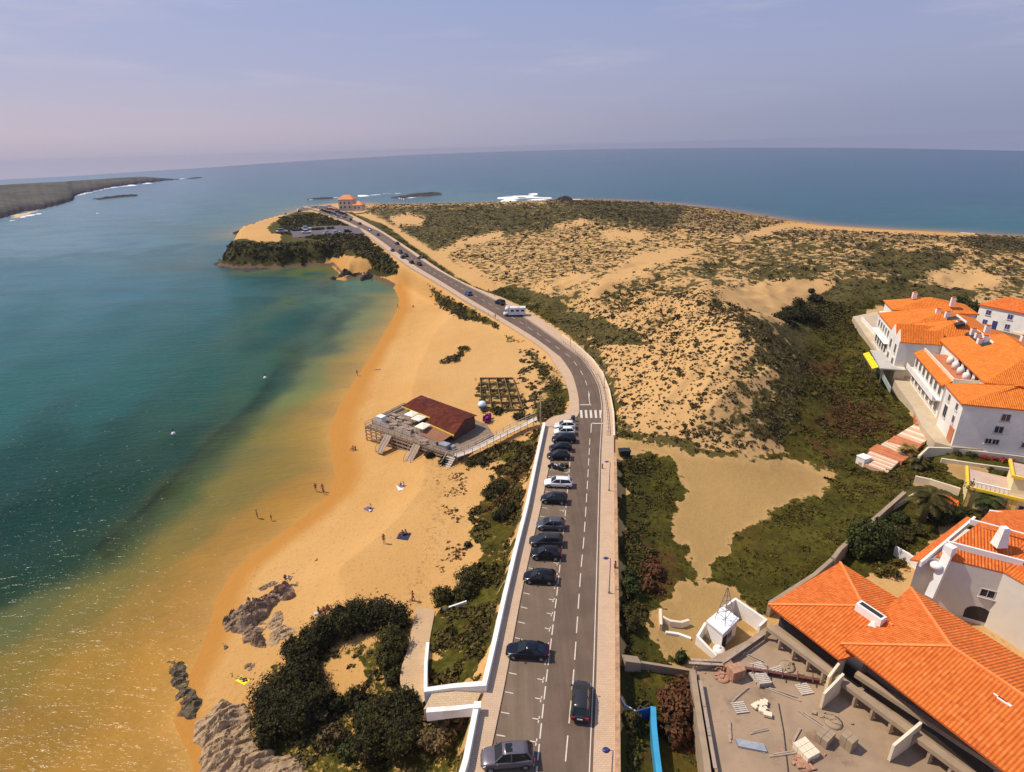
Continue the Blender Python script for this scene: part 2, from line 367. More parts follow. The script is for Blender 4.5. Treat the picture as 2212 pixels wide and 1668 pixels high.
for p,s,v in [
 ([(790,450),(1090,442),(1300,437),(1480,448),(1440,500),(1290,478),(1150,502),(1060,512),(960,545),(1010,585),(1110,640),(1210,690),(1180,700),(1060,615),(930,540),(850,490)],9,.74),
 ([(1200,680),(1290,760),(1330,830),(1345,930),(1330,930),(1300,800),(1190,690)],6,.8),
 ([(1130,640),(1200,645),(1260,690),(1250,710),(1190,690)],8,.62),
 ([(1500,520),(1700,520),(1900,560),(1860,590),(1700,570),(1560,560)],10,.60),
 ([(1880,535),(2060,550),(2050,590),(1960,600),(1870,580)],8,.78),
 ([(2080,505),(2400,520),(2400,560),(2120,540)],6,.72),
 ([(1700,640),(1860,605),(1990,620),(2100,625),(2100,670),(1900,660),(1840,690),(1720,690)],8,.97),
 ([(1640,560),(1780,575),(1760,600),(1640,600)],8,.75),
 ([(1330,930),(1420,945),(1560,962),(1700,985),(1850,1005),(1700,1000),(1500,990),(1340,955)],5,.9),
 # sand openings
 ([(845,470),(880,462),(918,470),(912,484),(860,488)],5,.08),
 ([(940,548),(1000,518),(1080,500),(1085,512),(1010,528),(955,556)],4,.05),
 ([(1190,488),(1260,474),(1280,480),(1210,495)],4,.2),
 ([(1335,580),(1380,550),(1440,541),(1505,540),(1450,562),(1395,580),(1345,603),(1292,640),(1264,648),(1292,612)],4,.06),([(1195,612),(1270,588),(1285,594),(1215,622)],4,.12),
 ([(1300,500),(1400,505),(1380,516),(1310,512)],5,.05),
 ([(1575,520),(1625,500),(1680,484),(1730,482),(1800,490),(1800,494),(1710,494),(1650,508),(1590,523)],3,.06),
 ([(1545,632),(1640,615),(1720,606),(1800,610),(1770,640),(1720,655),(1690,705),(1660,690),(1600,660)],6,.0),
 ([(2005,590),(2050,582),(2120,590),(2150,608),(2090,622),(2030,616)],6,.08),
 ([(1700,478),(1900,492),(2110,503),(2110,510),(1900,502),(1750,494)],3,.03),
 ([(1500,940),(1640,960),(1700,980),(1640,985),(1520,972)],6,.2),
 # valley meadow, field, verge
 ([(1690,700),(1760,660),(1850,655),(1900,770),(1990,915),(1960,935),(1870,1010),(1790,1015),(1700,990),(1690,930),(1722,850),(1735,770)],8,.98),
 ([(1338,982),(1440,980),(1500,990),(1700,1010),(1860,1010),(1990,930),(2300,960),(2300,1120),(2060,1150),(1900,1240),(1660,1330),(1560,1300),(1500,1340),(1510,1760),(1338,1760)],7,.96),
 # embankment below the white wall
 ([(1176,924),(1140,1094),(1090,1300),(1050,1474),(915,1488),(925,1390),(965,1310),(1015,1240),(1030,1180),(1015,1110),(1040,1060),(1070,1015),(990,1000),(1040,980),(1100,955)],7,.70),
 ([(1160,960),(1178,930),(1140,1094),(1110,1200),(1095,1200),(1120,1090)],5,.3),([(1052,1400),(1085,1300),(1060,1460),(1040,1474)],4,.15),
 ([(985,1000),(1040,975),(1100,1000),(1060,1050)],6,.4),
 # green at the bend, small shrubs on the sand
 ([(1125,760),(1160,750),(1215,800),(1232,850),(1225,892),(1160,915),(1120,900),(1150,860),(1170,820)],8,.55),
 ([(1200,840),(1230,850),(1226,890),(1170,912),(1150,900)],6,.95),
 ([(925,615),(960,635),(1020,665),(1085,700),(1075,712),(1000,690),(940,655)],6,.75),
 ([(1080,720),(1130,730),(1140,745),(1095,742)],5,.6),
 ([(880,585),(900,590),(905,612),(890,608)],4,.7),
 ([(1035,818),(1110,818),(1132,850),(1130,890),(1040,890),(1030,850)],3,.55),
 # bushy ground bottom left
 ([(700,1420),(900,1360),(880,1480),(1000,1530),(1030,1530),(1000,1760),(700,1760),(560,1600),(600,1450)],8,.6),
 ([(690,1445),(780,1430),(790,1500),(700,1490)],8,.05),
 # cape
 ([(470,560),(490,522),(530,512),(600,520),(615,500),(605,470),(640,455),(690,462),(760,485),(850,560),(868,590),(800,605),(770,580),(720,560),(660,580),(480,580)],4,.97),
 ([(520,512),(570,508),(610,520),(560,524)],3,.3),
 ([(690,575),(715,560),(740,550),(790,556),(800,575),(780,592),(740,600)],4,.05),
 ([(500,505),(560,490),(600,472),(606,500),(560,512),(520,514)],3,.14),([(585,505),(575,490),(600,474),(650,458),(690,462),(640,510)],4,.8),
 ([(868,575),(885,580),(930,620),(900,640),(850,610)],4,.12)]: cover(p,s,v)
for p,s in [([(1740,790),(1800,775),(1830,800),(1770,815)],8),([(1740,950),(1800,960),(1830,985),(1780,985)],8),([(1800,860),(1900,900),(1930,930),(1830,940),(1760,910)],14),([(1390,1180),(1450,1190),(1460,1260),(1420,1290),(1385,1240)],9),([(1420,1480),(1500,1500),(1510,1640),(1430,1640)],14),([(1060,1040),(1110,1000),(1150,950),(1120,1050),(1040,1120)],10)]:
    cover(p,s,.8,red)
for p,s in [([(1328,955),(1400,958),(1500,985),(1620,992),(1740,1012),(1815,1028),(1790,1062),(1700,1090),(1610,1130),(1565,1180),(1548,1235),(1520,1255),(1498,1225),(1480,1180),(1448,1150),(1452,1100),(1478,1040),(1440,985),(1380,976),(1330,972)],8),
            ([(1450,1252),(1545,1262),(1660,1335),(1600,1380),(1560,1440),(1500,1460),(1470,1440),(1420,1370),(1425,1330),(1445,1290)],7),
            ([(1975,1050),(2010,1040),(2060,1090),(2090,1140),(2040,1150),(2000,1100)],5),([(2040,1000),(2140,1010),(2140,1050),(2060,1030)],5)]:
    m=PM(p,s*2.2); veg*=1-m*.94; cover(p,s*1.2,1.,dirt); red*=1-m
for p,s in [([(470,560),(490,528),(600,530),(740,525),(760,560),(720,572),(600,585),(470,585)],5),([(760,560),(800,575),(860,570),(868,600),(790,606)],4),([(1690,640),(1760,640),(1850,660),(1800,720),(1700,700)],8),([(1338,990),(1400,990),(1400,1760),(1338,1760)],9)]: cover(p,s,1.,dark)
d=sdf(TX,TY,LANDPOLY); SUN_AZ=SUN_AZ
cl=sstep(-3,6,sdf(TX,TY,CLIFF_W))
wetw=np.clip(.5*rr[:,None]/8,3.0,7)*(.75+.5*fbm(TX/12,TY/12,2,8)); wet=(1-sstep(.35*wetw,wetw,d))*(1-cl*.6)
rock=cl*sstep(.35,.75,1-np.clip((TZ)/3.2,0,1))
_f=(TZ-H(TX+4*math.sin(SUN_AZ),TY+4*math.cos(SUN_AZ)))/4
_dz=pmask(PX,PY,DUNEP,8)
veg=np.clip(veg-_dz*np.clip(_f,-.5,.5)*.36*(veg>.12),0,1)
_dr=-sdf(TX,TY,R_POLY); _rs=(PX>np.interp(PY,[440,480,520,560,600,640,690,720],[690,790,850,900,960,1020,1110,1190]))&(PY>440)&(PY<745)
_k=np.where(_rs,sstep(.3,2.0,_dr)*(1-sstep(9,16,_dr)),0)*(.55+.6*fbm(TX/7,TY/7,3,88)); veg=np.maximum(veg,_k)
_wl,_,_=seg_dist(QX,QY,[(905,655),(893,690),(878,730),(862,775),(838,812),(806,850),(775,905),(752,950),(748,1010),(730,1060),(690,1110),(640,1150),(590,1195),(545,1245),(512,1300)])
wrack=np.exp(-(_wl/np.clip(rr[:,None]/-60+4.2,1.6,4))**2)*(d>1)
_w2,_,_=seg_dist(QX,QY,[(905,940),(935,1010),(955,1090),(940,1180),(905,1260),(890,1300)]); wrack=np.maximum(wrack,.75*np.exp(-(_w2/26)**2))
masks=np.stack([veg,red,dirt,wet],-1).reshape(-1,4); masks2=np.stack([dark,rock,np.clip(d/60,0,1),wrack],-1).reshape(-1,4)
def terrain_mat():
    m,nt,b=newmat('dune_ground'); v=geopos(nt); L=nt.links.new
    a=N(nt,'ShaderNodeVertexColor',layer_name='masks'); s=N(nt,'ShaderNodeSeparateColor'); L(a.outputs[0],s.inputs[0]); wet=a.outputs[1]
    a2=N(nt,'ShaderNodeVertexColor',layer_name='masks2'); s2=N(nt,'ShaderNodeSeparateColor'); L(a2.outputs[0],s2.inputs[0])
    big=noise(nt,.035,4,.55,v); midn=noise(nt,.22,5,.6,v); fine=noise(nt,1.3,5,.65,v); vf=noise(nt,5.5,4,.7,v)
    sand=mixc(nt,maprange(nt,big,.35,.65),(.52,.275,.080),(.56,.315,.105))
    sand=mixc(nt,maprange(nt,midn,.4,.75,0,.35),sand,(.60,.36,.135))
    sand=mixc(nt,maprange(nt,fine,.55,.8,0,.30),sand,(.40,.21,.062))
    sand=mixc(nt,maprange(nt,vf,.6,.8,0,.22),sand,(.36,.21,.08))
    # dune sand lies farther from the water and is paler
    sand=mixc(nt,math_(nt,'MULTIPLY',s2.outputs[2],.55),sand,mixc(nt,fine,(.46,.285,.125),(.54,.355,.172)))
    wr=math_(nt,'MULTIPLY',a2.outputs[1],maprange(nt,math_(nt,'ADD',math_(nt,'MULTIPLY',vf,.6),math_(nt,'MULTIPLY',fine,.4)),.52,.60)); sand=mixc(nt,wr,sand,(.16,.085,.028))
    ft=noise(nt,2.3,3,.5,v); sand=mixc(nt,maprange(nt,ft,.56,.68,0,.42),sand,(.34,.18,.055))
    sand=mixc(nt,wet,sand,mixc(nt,midn,(.43,.19,.036),(.47,.22,.046)))
    dirt=mixc(nt,fine,(.33,.20,.066),(.40,.255,.098)); dirt=mixc(nt,maprange(nt,vf,.5,.75,0,.5),dirt,(.24,.14,.05))
    c=mixc(nt,s.outputs[2],sand,dirt)
    gr=mixc(nt,maprange(nt,midn,.35,.65),(.048,.043,.003),(.092,.079,.009)); gr=mixc(nt,maprange(nt,fine,.42,.62,0,.85),gr,(.033,.030,.003))
    gr=mixc(nt,maprange(nt,vf,.55,.75,0,.45),gr,(.15,.105,.022)); gr=mixc(nt,maprange(nt,big,.5,.7,0,.6),gr,(.125,.078,.013))
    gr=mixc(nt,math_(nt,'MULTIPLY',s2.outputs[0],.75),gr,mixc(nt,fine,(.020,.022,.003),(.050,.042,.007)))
    gr=mixc(nt,math_(nt,'MULTIPLY',s.outputs[1],maprange(nt,fine,.3,.6)),gr,(.095,.030,.012))
    du=N(nt,'ShaderNodeAttribute',attribute_name='dune'); gr=mixc(nt,math_(nt,'MULTIPLY',du.outputs[2],maprange(nt,midn,.35,.6,.45,.95)),gr,mixc(nt,maprange(nt,fine,.35,.65),(.046,.038,.009),(.125,.095,.032)))
    cov=math_(nt,'ADD',math_(nt,'MULTIPLY',midn,.22),math_(nt,'ADD',math_(nt,'MULTIPLY',fine,.5),math_(nt,'MULTIPLY',vf,.28)))
    covd=math_(nt,'ADD',math_(nt,'MULTIPLY',noise(nt,.40,2,.55,v),.68),math_(nt,'MULTIPLY',fine,.32)); cov=math_(nt,'ADD',cov,math_(nt,'MULTIPLY',du.outputs[2],math_(nt,'SUBTRACT',covd,cov)))
    thr=math_(nt,'SUBTRACT',math_(nt,'MULTIPLY',math_(nt,'SUBTRACT',1.0,s.outputs[0]),.62),-.20)
    k=maprange(nt,math_(nt,'SUBTRACT',cov,thr),-.035,.05)
    k=math_(nt,'MULTIPLY',k,maprange(nt,s.outputs[0],.03,.12))
    c=mixc(nt,k,c,gr)
    rk=mixc(nt,fine,(.055,.038,.024),(.19,.125,.070)); c=mixc(nt,maprange(nt,math_(nt,'ADD',s2.outputs[1],math_(nt,'MULTIPLY',midn,.5)),.62,.8),c,rk)
    L(c,b.inputs['Base Color']); b.inputs['Roughness'].default_value=.95; b.inputs['Specular IOR Level'].default_value=.15
    hh=math_(nt,'ADD',math_(nt,'MULTIPLY',fine,.5),math_(nt,'MULTIPLY',vf,.3)); bump(nt,b,hh,.55,.5)
    return m
V=np.stack([TX,TY,TZ],-1).reshape(-1,3)
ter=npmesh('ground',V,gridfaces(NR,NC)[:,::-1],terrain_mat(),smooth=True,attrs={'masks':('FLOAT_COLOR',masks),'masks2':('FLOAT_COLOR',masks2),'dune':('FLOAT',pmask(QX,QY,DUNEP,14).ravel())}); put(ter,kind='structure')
# ------------------------------------------------------------------ sea: rim follows the far horizon
HOR=[(-900,430),(-100,397),(20,387),(150,381),(300,371),(450,362),(560,354),(700,345),(900,334),(1100,327),(1300,322),(1600,319),(1900,320),(2212,326),(2500,334),(3300,352)]
hx=np.array([p[0] for p in HOR]);hyy=np.array([p[1] for p in HOR])
sp=np.concatenate([np.linspace(-900,3100,520)])
top=np.interp(sp,hx,hyy)
rows=np.concatenate([np.linspace(0,.72,230)[:-1],np.linspace(.72,1,270)])
rim=np.array([at(x,y,0.)[:2] for x,y in zip(sp,top)])
az=np.arctan2(rim[:,0],rim[:,1]); R1=np.hypot(rim[:,0],rim[:,1])
dep0=math.atan(HC/26.); dep1=np.arctan(HC/R1)
dd=dep0+(dep1[None]-dep0)*rows[:,None]; RS=HC/np.tan(dd)
SXg=RS*np.sin(az)[None]; SYg=RS*np.cos(az)[None]
spx,spy=proj(SXg,SYg,np.zeros_like(SXg))
WC=[ # water tone at picture points (linear base colour; far left has haze painted in)
 (40,1600,(0.258,0.143,0.026)),(250,1620,(0.337,0.178,0.034)),(60,1450,(0.193,0.136,0.029)),(200,1450,(0.287,0.164,0.031)),(380,1400,(0.373,0.192,0.034)),(60,1330,(0.095,0.105,0.036)),(200,1300,(0.172,0.136,0.031)),(330,1290,(0.273,0.164,0.031)),(430,1280,(0.359,0.185,0.031)),
 (60,1230,(0.009,0.035,0.020)),(150,1200,(0.011,0.037,0.020)),(260,1180,(0.051,0.073,0.024)),(380,1180,(0.193,0.143,0.031)),(500,1170,(0.330,0.175,0.031)),(600,1120,(0.345,0.178,0.029)),(680,1050,(0.330,0.168,0.026)),
 (40,1130,(0.005,0.031,0.024)),(150,1100,(0.006,0.035,0.025)),(260,1060,(0.009,0.038,0.025)),(400,1060,(0.057,0.083,0.027)),(520,1060,(0.186,0.143,0.031)),(620,1000,(0.215,0.150,0.029)),
 (40,1000,(0.008,0.045,0.037)),(200,980,(0.009,0.044,0.033)),(400,960,(0.011,0.042,0.026)),(520,950,(0.051,0.083,0.029)),(620,920,(0.158,0.136,0.031)),(690,900,(0.244,0.164,0.034)),
 (40,850,(0.015,0.093,0.087)),(250,850,(0.015,0.087,0.079)),(450,820,(0.012,0.074,0.055)),(580,830,(0.015,0.077,0.048)),(680,830,(0.109,0.166,0.053)),(740,800,(0.237,0.171,0.040)),
 (40,700,(0.021,0.106,0.114)),(250,700,(0.018,0.096,0.100)),(450,700,(0.013,0.084,0.073)),(620,700,(0.008,0.068,0.053)),(740,700,(0.010,0.071,0.053)),(810,680,(0.084,0.166,0.082)),(840,650,(0.179,0.171,0.068)),
 (100,600,(0.045,0.141,0.178)),(300,620,(0.036,0.129,0.161)),(480,620,(0.024,0.105,0.114)),(600,600,(0.012,0.065,0.066)),(700,610,(0.021,0.088,0.083)),(760,625,(0.077,0.166,0.115)),(680,588,(0.084,0.120,0.025)),(720,584,(0.144,0.114,0.023)),
 (100,520,(0.122,0.224,0.264)),(300,520,(0.079,0.179,0.213)),(420,540,(0.036,0.114,0.131)),(480,505,(0.068,0.141,0.131)),(100,450,(0.143,0.235,0.287)),(300,450,(0.094,0.188,0.238)),(500,450,(0.049,0.138,0.164)),(600,455,(0.078,0.155,0.144)),
 (300,400,(0.094,0.179,0.246)),(600,400,(0.044,0.121,0.164)),(800,420,(0.044,0.121,0.158)),(1000,430,(0.062,0.148,0.164)),(900,380,(0.031,0.097,0.144)),(1100,400,(0.025,0.099,0.138)),(1100,350,(0.025,0.088,0.138)),(1500,420,(0.020,0.088,0.131)),(1500,350,(0.018,0.075,0.125)),(1800,450,(0.018,0.088,0.125)),(1800,380,(0.015,0.075,0.122)),(2100,480,(0.018,0.099,0.125)),(2150,400,(0.015,0.075,0.122)),(2100,340,(0.018,0.070,0.125)),(700,360,(0.039,0.101,0.151))]
wp=np.array([(p[0],p[1]) for p in WC],float); wc=np.array([p[2] for p in WC])
jx2=(fbm(SXg/14,SYg/14,3,3)-.5)*90; jy2=(fbm(SXg/14,SYg/14,3,4)-.5)*50
num=np.zeros(spx.shape+(3,)); den=np.zeros(spx.shape)
asp=np.where(spy<600,2.2,1.0)
for (x,y),c in zip(wp,wc):
    dx_=spx+jx2-x;dy_=(spy+jy2-y)*asp; u_=dx_*.8-dy_*.6; v_=dx_*.6+dy_*.8; near_=spy>640; d2_=np.where(near_,(u_*.42)**2+(v_*1.15)**2,dx_**2*.35+(dy_*1.6)**2)+500; w=d2_**-1.8; num+=w[...,None]*c; den+=w
wcol=num/den[...,None]
# dark eel-grass streaks along the channel edge
for pts,wd_,am in [([(205,1185),(262,1140),(300,1104),(380,1030),(430,975),(470,945),(540,875),(610,790)],7,.34),([(230,1190),(330,1095),(430,1000),(520,915),(600,820),(640,780)],24,.38),([(640,700),(720,690),(760,650),(700,620)],26,.25),([(30,560),(150,552),(300,560)],5,.12),([(540,745),(680,760),(720,720)],24,.2)]:
    dd_,_,_=seg_dist(spx+jx2*.3,spy+jy2*.3,pts); k=np.exp(-(dd_/wd_)**2)*am*(.5+fbm(SXg/5,SYg/5,3,12)); wcol*=(1-k)[...,None]
ds=-sdf(SXg,SYg,LANDPOLY)
sw=np.clip(np.hypot(SXg,SYg)/28,2.,9.)
shal=np.exp(-np.maximum(ds,0)/sw); cliffw=np.exp(-np.maximum(-sdf(SXg,SYg,CLIFF_W)-2,0)/25)
wcol=wcol*(1-(shal*(1-cliffw)*.75)[...,None])+np.array([.50,.265,.07])*(shal*(1-cliffw)*.75)[...,None]
alpha=sstep(-.2,1.0,ds/np.clip(sw*.9,1.5,6))
foam=np.zeros_like(ds)
def foamline(pts,w,am):
    dd_,_,_=seg_dist(spx,spy,pts); dd_=np.maximum(0,dd_+(fbm(SXg/17,SYg/17,3,55)-.5)*w*3.2); foam[:]=np.maximum(foam,np.exp(-(dd_/w)**2)*am)
for pts,w,am in [([(1075,428),(1120,424),(1160,421)],3.2,.9),([(1090,431),(1150,427),(1190,428)],2.2,.8),([(1080,436),(1140,432),(1200,432)],3.0,.88),([(1235,431),(1280,434),(1330,437),(1420,441)],2.4,.85),([(770,424),(820,421),(870,418)],2.2,.78),([(870,426),(910,424),(950,420)],2.0,.78),([(664,432),(700,428),(735,426)],1.6,.68),([(870,442),(900,438),(935,434)],1.2,.6),
   ([(20,478),(60,466),(100,457)],2.6,.75),([(150,430),(175,420),(230,407),(330,395)],2.0,.75),([(192,464),(210,461)],1.6,.9),([(1050,447),(1100,442),(1180,439)],1.3,.6),([(380,387),(400,386)],1.,.8),([(425,383),(440,382)],1.,.7),([(2030,500),(2080,503),(2110,505)],1.2,.8),([(20,1135),(60,1115),(110,1085)],3.5,.32),([(20,1150),(80,1130)],2.5,.26),([(30,1608),(80,1612),(130,1620)],2.5,.4),([(205,1500),(222,1530),(200,1560)],2,.2)]: foamline(pts,w,am)  # the pair by the near left edge stands in for sun glitter
wa=np.concatenate([wcol,alpha[...,None]],-1).reshape(-1,4)
def water_mat():
    m,nt,b=newmat('sea_water'); L=nt.links.new; v=geopos(nt)
    a=N(nt,'ShaderNodeVertexColor',layer_name='tone'); f=N(nt,'ShaderNodeAttribute',attribute_name='foam')
    big=noise(nt,.02,4,.5,v)
    mpp=N(nt,'ShaderNodeMapping'); mpp.inputs['Rotation'].default_value=(0,0,rad(-34)); mpp.inputs['Scale'].default_value=(.42,1.25,1); L(v,mpp.inputs[0])
    sw1=noise(nt,.045,4,.55,mpp.outputs[0]); sw2=noise(nt,.55,4,.6,mpp.outputs[0]); ch=noise(nt,1.15,2,.55,mpp.outputs[0])
    c=mixc(nt,maprange(nt,sw1,.40,.66,0,.20),a.outputs[0],(.02,.05,.06)); 
    fo=maprange(nt,math_(nt,'MULTIPLY',f.outputs[2],math_(nt,'ADD',.45,noise(nt,.075,7,.85,v))),.50,.68)
    c=mixc(nt,fo,c,(.8,.8,.8))
    L(c,b.inputs['Base Color']); b.inputs['IOR'].default_value=1.33; b.inputs['Specular IOR Level'].default_value=.045
    L(maprange(nt,fo,0,1,.17,.8),b.inputs['Roughness'])
    h=math_(nt,'ADD',math_(nt,'MULTIPLY',sw1,2.2),math_(nt,'ADD',math_(nt,'MULTIPLY',sw2,.7),math_(nt,'MULTIPLY',ch,.42)))
    bump(nt,b,h,.8,.55)
    return m
sea=npmesh('sea',np.stack([SXg,SYg,np.zeros_like(SXg)],-1).reshape(-1,3),gridfaces(*SXg.shape)[:,::-1],water_mat(),smooth=True,attrs={'tone':('FLOAT_COLOR',wa),'foam':('FLOAT',foam.ravel())}); put(sea,kind='structure')
# ------------------------------------------------------------------ haze
hm=bpy.data.materials.new('haze'); hm.use_nodes=True; hn=hm.node_tree; hn.nodes.remove(hn.nodes['Principled BSDF'])
pv=hn.nodes.new('ShaderNodeVolumePrincipled'); pv.inputs['Color'].default_value=(.48,.50,.65,1); pv.inputs['Density'].default_value=HAZE if 'HAZE' in globals() else 8e-5; pv.inputs['Anisotropy'].default_value=.2
hn.links.new(pv.outputs[0],hn.nodes['Material Output'].inputs['Volume'])
hb=MB(); hb.box((0,3000,27.),(11000,6800,68)); ho=hb.build('haze',hm); put(ho,kind='stuff')
# ------------------------------------------------------------------ road, walks, lot
def asphalt(name,a,bcol,seam=False):
    m,nt,b=newmat(name); v=geopos(nt); n1=noise(nt,.35,5,.6,v); n2=noise(nt,9,4,.7,v); n3=noise(nt,1.4,6,.7,v)
    mp=N(nt,'ShaderNodeMapping'); mp.inputs['Rotation'].default_value=(0,0,rad(9)); mp.inputs['Scale'].default_value=(1.3,.045,1); nt.links.new(v,mp.inputs[0]); st=noise(nt,1.0,4,.6,mp.outputs[0])
    c=mixc(nt,maprange(nt,n1,.35,.65),a,bcol); c=mixc(nt,maprange(nt,st,.42,.66,0,.5),c,tuple(x*.74 for x in a)); c=mixc(nt,maprange(nt,st,.30,.42,.35,0),c,tuple(x*1.22 for x in bcol)); c=mixc(nt,maprange(nt,n2,.45,.7,0,.25),c,tuple(x*1.35 for x in bcol)); c=mixc(nt,maprange(nt,n3,.58,.7,0,.45),c,tuple(x*.72 for x in a))
    nt.links.new(c,b.inputs['Base Color']); b.inputs['Roughness'].default_value=.85; b.inputs['Specular IOR Level'].default_value=.3; bump(nt,b,n2,.2,.02); return m
def paving(name,a,bc,scale=1.6,grout=.7,rot=0.,off=.5):
    m,nt,b=newmat(name); v=geopos(nt); mp=N(nt,'ShaderNodeMapping'); mp.inputs['Rotation'].default_value=(0,0,rot); nt.links.new(v,mp.inputs[0])
    br=N(nt,'ShaderNodeTexBrick'); nt.links.new(mp.outputs[0],br.inputs[0]); br.inputs['Scale'].default_value=scale; br.offset=off
    br.inputs['Color1'].default_value=(*a,1); br.inputs['Color2'].default_value=(*bc,1); br.inputs['Mortar'].default_value=(*[x*grout for x in a],1); br.inputs['Mortar Size'].default_value=.02
    n=noise(nt,.6,5,.65,v); c=mixc(nt,maprange(nt,n,.4,.75,0,.4),br.outputs[0],tuple(x*.72 for x in a)); c=mixc(nt,maprange(nt,noise(nt,6,4,.7,v),.5,.75,0,.25),c,tuple(min(1,x*1.25) for x in bc))
    nt.links.new(c,b.inputs['Base Color']); b.inputs['Roughness'].default_value=.9; b.inputs['Specular IOR Level'].default_value=.2; return m
M_ASPH=asphalt('asphalt',(.118,.078,.054),(.150,.100,.070)); M_PARK=asphalt('parking_asphalt',(.145,.100,.066),(.180,.126,.085))
M_WALK=paving('walk_paving',(.52,.36,.235),(.56,.40,.27),1.3); M_PAINT=plain('road_paint',(.60,.53,.43),.7,.12,5,stain=((.3,.25,.2),.5))
def strip(name,L,Rr,mat,dz=0.,skirt=0.):
    L=[np.asarray(p,float) for p in L];Rr=[np.asarray(p,float) for p in Rr]; mb=MB(); n=len(L)
    K=5; vs=[]
    for a,b in zip(L,Rr):
        for k in range(K): p=a+(b-a)*k/(K-1); vs.append((p[0],p[1],p[2]+dz))
    mb.add(vs,[(i*K+k,i*K+k+1,(i+1)*K+k+1,(i+1)*K+k) for i in range(n-1) for k in range(K-1)])
    if skirt:
        for E in (L,Rr):
            o=[(p[0],p[1],p[2]+dz) for p in E]+[(p[0],p[1],p[2]+dz-skirt) for p in E]
            mb.add(o,[(i,i+1,n+i+1,n+i) for i in range(n-1)])
    return mb.build(name,mat)
put(strip('road',R_RL,R_RR,M_ASPH),kind='structure')
put(strip('pavement',R_SO,R_RL,M_WALK,.12,.5),kind='structure'); put(strip('footpath',R_RR,R_RO,M_WALK,.12,.5),kind='structure')
# parking bay sheet: kerb to bay line on the near straight
PARKL=[(1182,1740),(1161.5,1644)];
BAYR=[(1124,2300),(1156,1740),(1161.5,1644),(1180,1470),(1201.5,1296),(1213,1188),(1223,1092),(1232,990),(1238,940)]
BAYL=[(918,2300),(1036,1740),(1056,1644),(1092,1470),(1124,1296),(1147,1188),(1169,1092),(1190,990),(1200,945)]
bl=[at(x,y,7.) for x,y in BAYL]; brr=[at(x,y,7.) for x,y in BAYR]
bl=[p+np.array([.12,0,0]) for p in bl]
put(strip('parking',catmull(bl,4),catmull(brr,4),M_PARK,.004),kind='structure')
# widen the near pavement where the bay ends: the paved corner by the litter bin
# parking lot on the cape
lm=MB(); lm.prism([(p[0],p[1]) for p in LOT_W],LOTZ-.6,LOTZ+.02); put(lm.build('parking_lot',asphalt('old_asphalt',(.10,.08,.085),(.13,.105,.11))),kind='structure')
# markings
mk=MB()
def mark(a,b,w,z=7.008):
    a=np.array(a);b=np.array(b);d=(b-a)[:2];d=d/np.linalg.norm(d);s=np.array([-d[1],d[0]])*w/2
    mk.add([(a[0]+s[0],a[1]+s[1],z if z else a[2]),(b[0]+s[0],b[1]+s[1],z if z else b[2]),(b[0]-s[0],b[1]-s[1],z if z else b[2]),(a[0]-s[0],a[1]-s[1],z if z else a[2])],[(0,1,2,3)])
def resample(P,step):
    P=[np.asarray(p,float) for p in P]; out=[P[0]]; acc=0
    for a,b in zip(P[:-1],P[1:]):
        L=np.linalg.norm(b-a); t=step-acc
        while t<=L: out.append(a+(b-a)*t/L); t+=step
        acc=(acc+L)%step
    return out
CEN=[(1176,2300),(1215,1740),(1222,1640),(1239,1455),(1247,1342),(1255,1230),(1261.5,1160),(1268,1060),(1272,990),(1275,932)]
c=resample(catmull([at(x,y,7.) for x,y in CEN],6),.6)
for i in range(0,len(c)-5,6): mark(c[i],c[i+1],.12); mark(c[i+1],c[i+2],.12); mark(c[i+2],c[i+3],.12); mark(c[i+3],c[i+4],.12)
mid=[(a*.52+b*.48) for a,b in zip(R_RL,R_RR)]; mid=[m for m in mid if m[1]>at(1275,868)[1]]
c=resample(mid,.7)
for i in range(3,min(len(c)-6,420),9):
    for k in range(4): mk.add([], []); mark(c[i+k]+np.array([0,0,.008]),c[i+k+1]+np.array([0,0,.008]),.12,None)
edge=[b+(a-b)/np.linalg.norm(a-b)*.30 for a,b in zip(R_RL,R_RR)]; 
for a,b in zip(edge[:-1],edge[1:]): mark(a+np.array([0,0,.008]),b+np.array([0,0,.008]),.10,None)
c=resample(catmull(brr,4),.5)
for i in range(0,len(c)-3,4):
    for k in range(3): mark(c[i+k],c[i+k+1],.12,7.012)
# bay ticks: a stroke at the kerb and a T at the bay line
TK=[1674,1630,1586.6,1537.7,1493.8,1452.5,1414,1377,1342.6,1310.3,1280,1252,1226,1201,1178,1156,1135,1115,1096,1078,1061,1045,1029,1014,1000]
def xat(P,y):
    yy=[p[1] for p in P][::-1]; xx=[p[0] for p in P][::-1]; return float(np.interp(y,yy,xx))
for y in TK:
    a=at(xat(BAYL,y),y,7.); yb=y+ (18 if y>1200 else 8); b=at(xat(BAYR,yb),yb,7.); d=(b-a)/np.linalg.norm(b-a)
    mark(a+d*.2,a+d*1.0,.1,7.012); mark(b-d*.9,b-d*.25,.1,7.012); n=np.array([-d[1],d[0],0]); mark(b-d*.3-n*.35,b-d*.3+n*.35,.1,7.012)
# zebra crossing and give-way lines
for k in range(5):
    u=1255+k*10.4; mark(at(u,886,7.),at(u+1.5,903,7.),.45)
mark(at(1253,874.5,7.),at(1277,874.5,7.),.35); mark(at(1279,914.5,7.),at(1304,915,7.),.35); mark(at(1277.5,915,7.),at(1276.5,935,7.),.14); mark(at(1274,873,7.),at(1271,850,7.),.14)
put(mk.build('road_markings',M_PAINT),kind='structure')
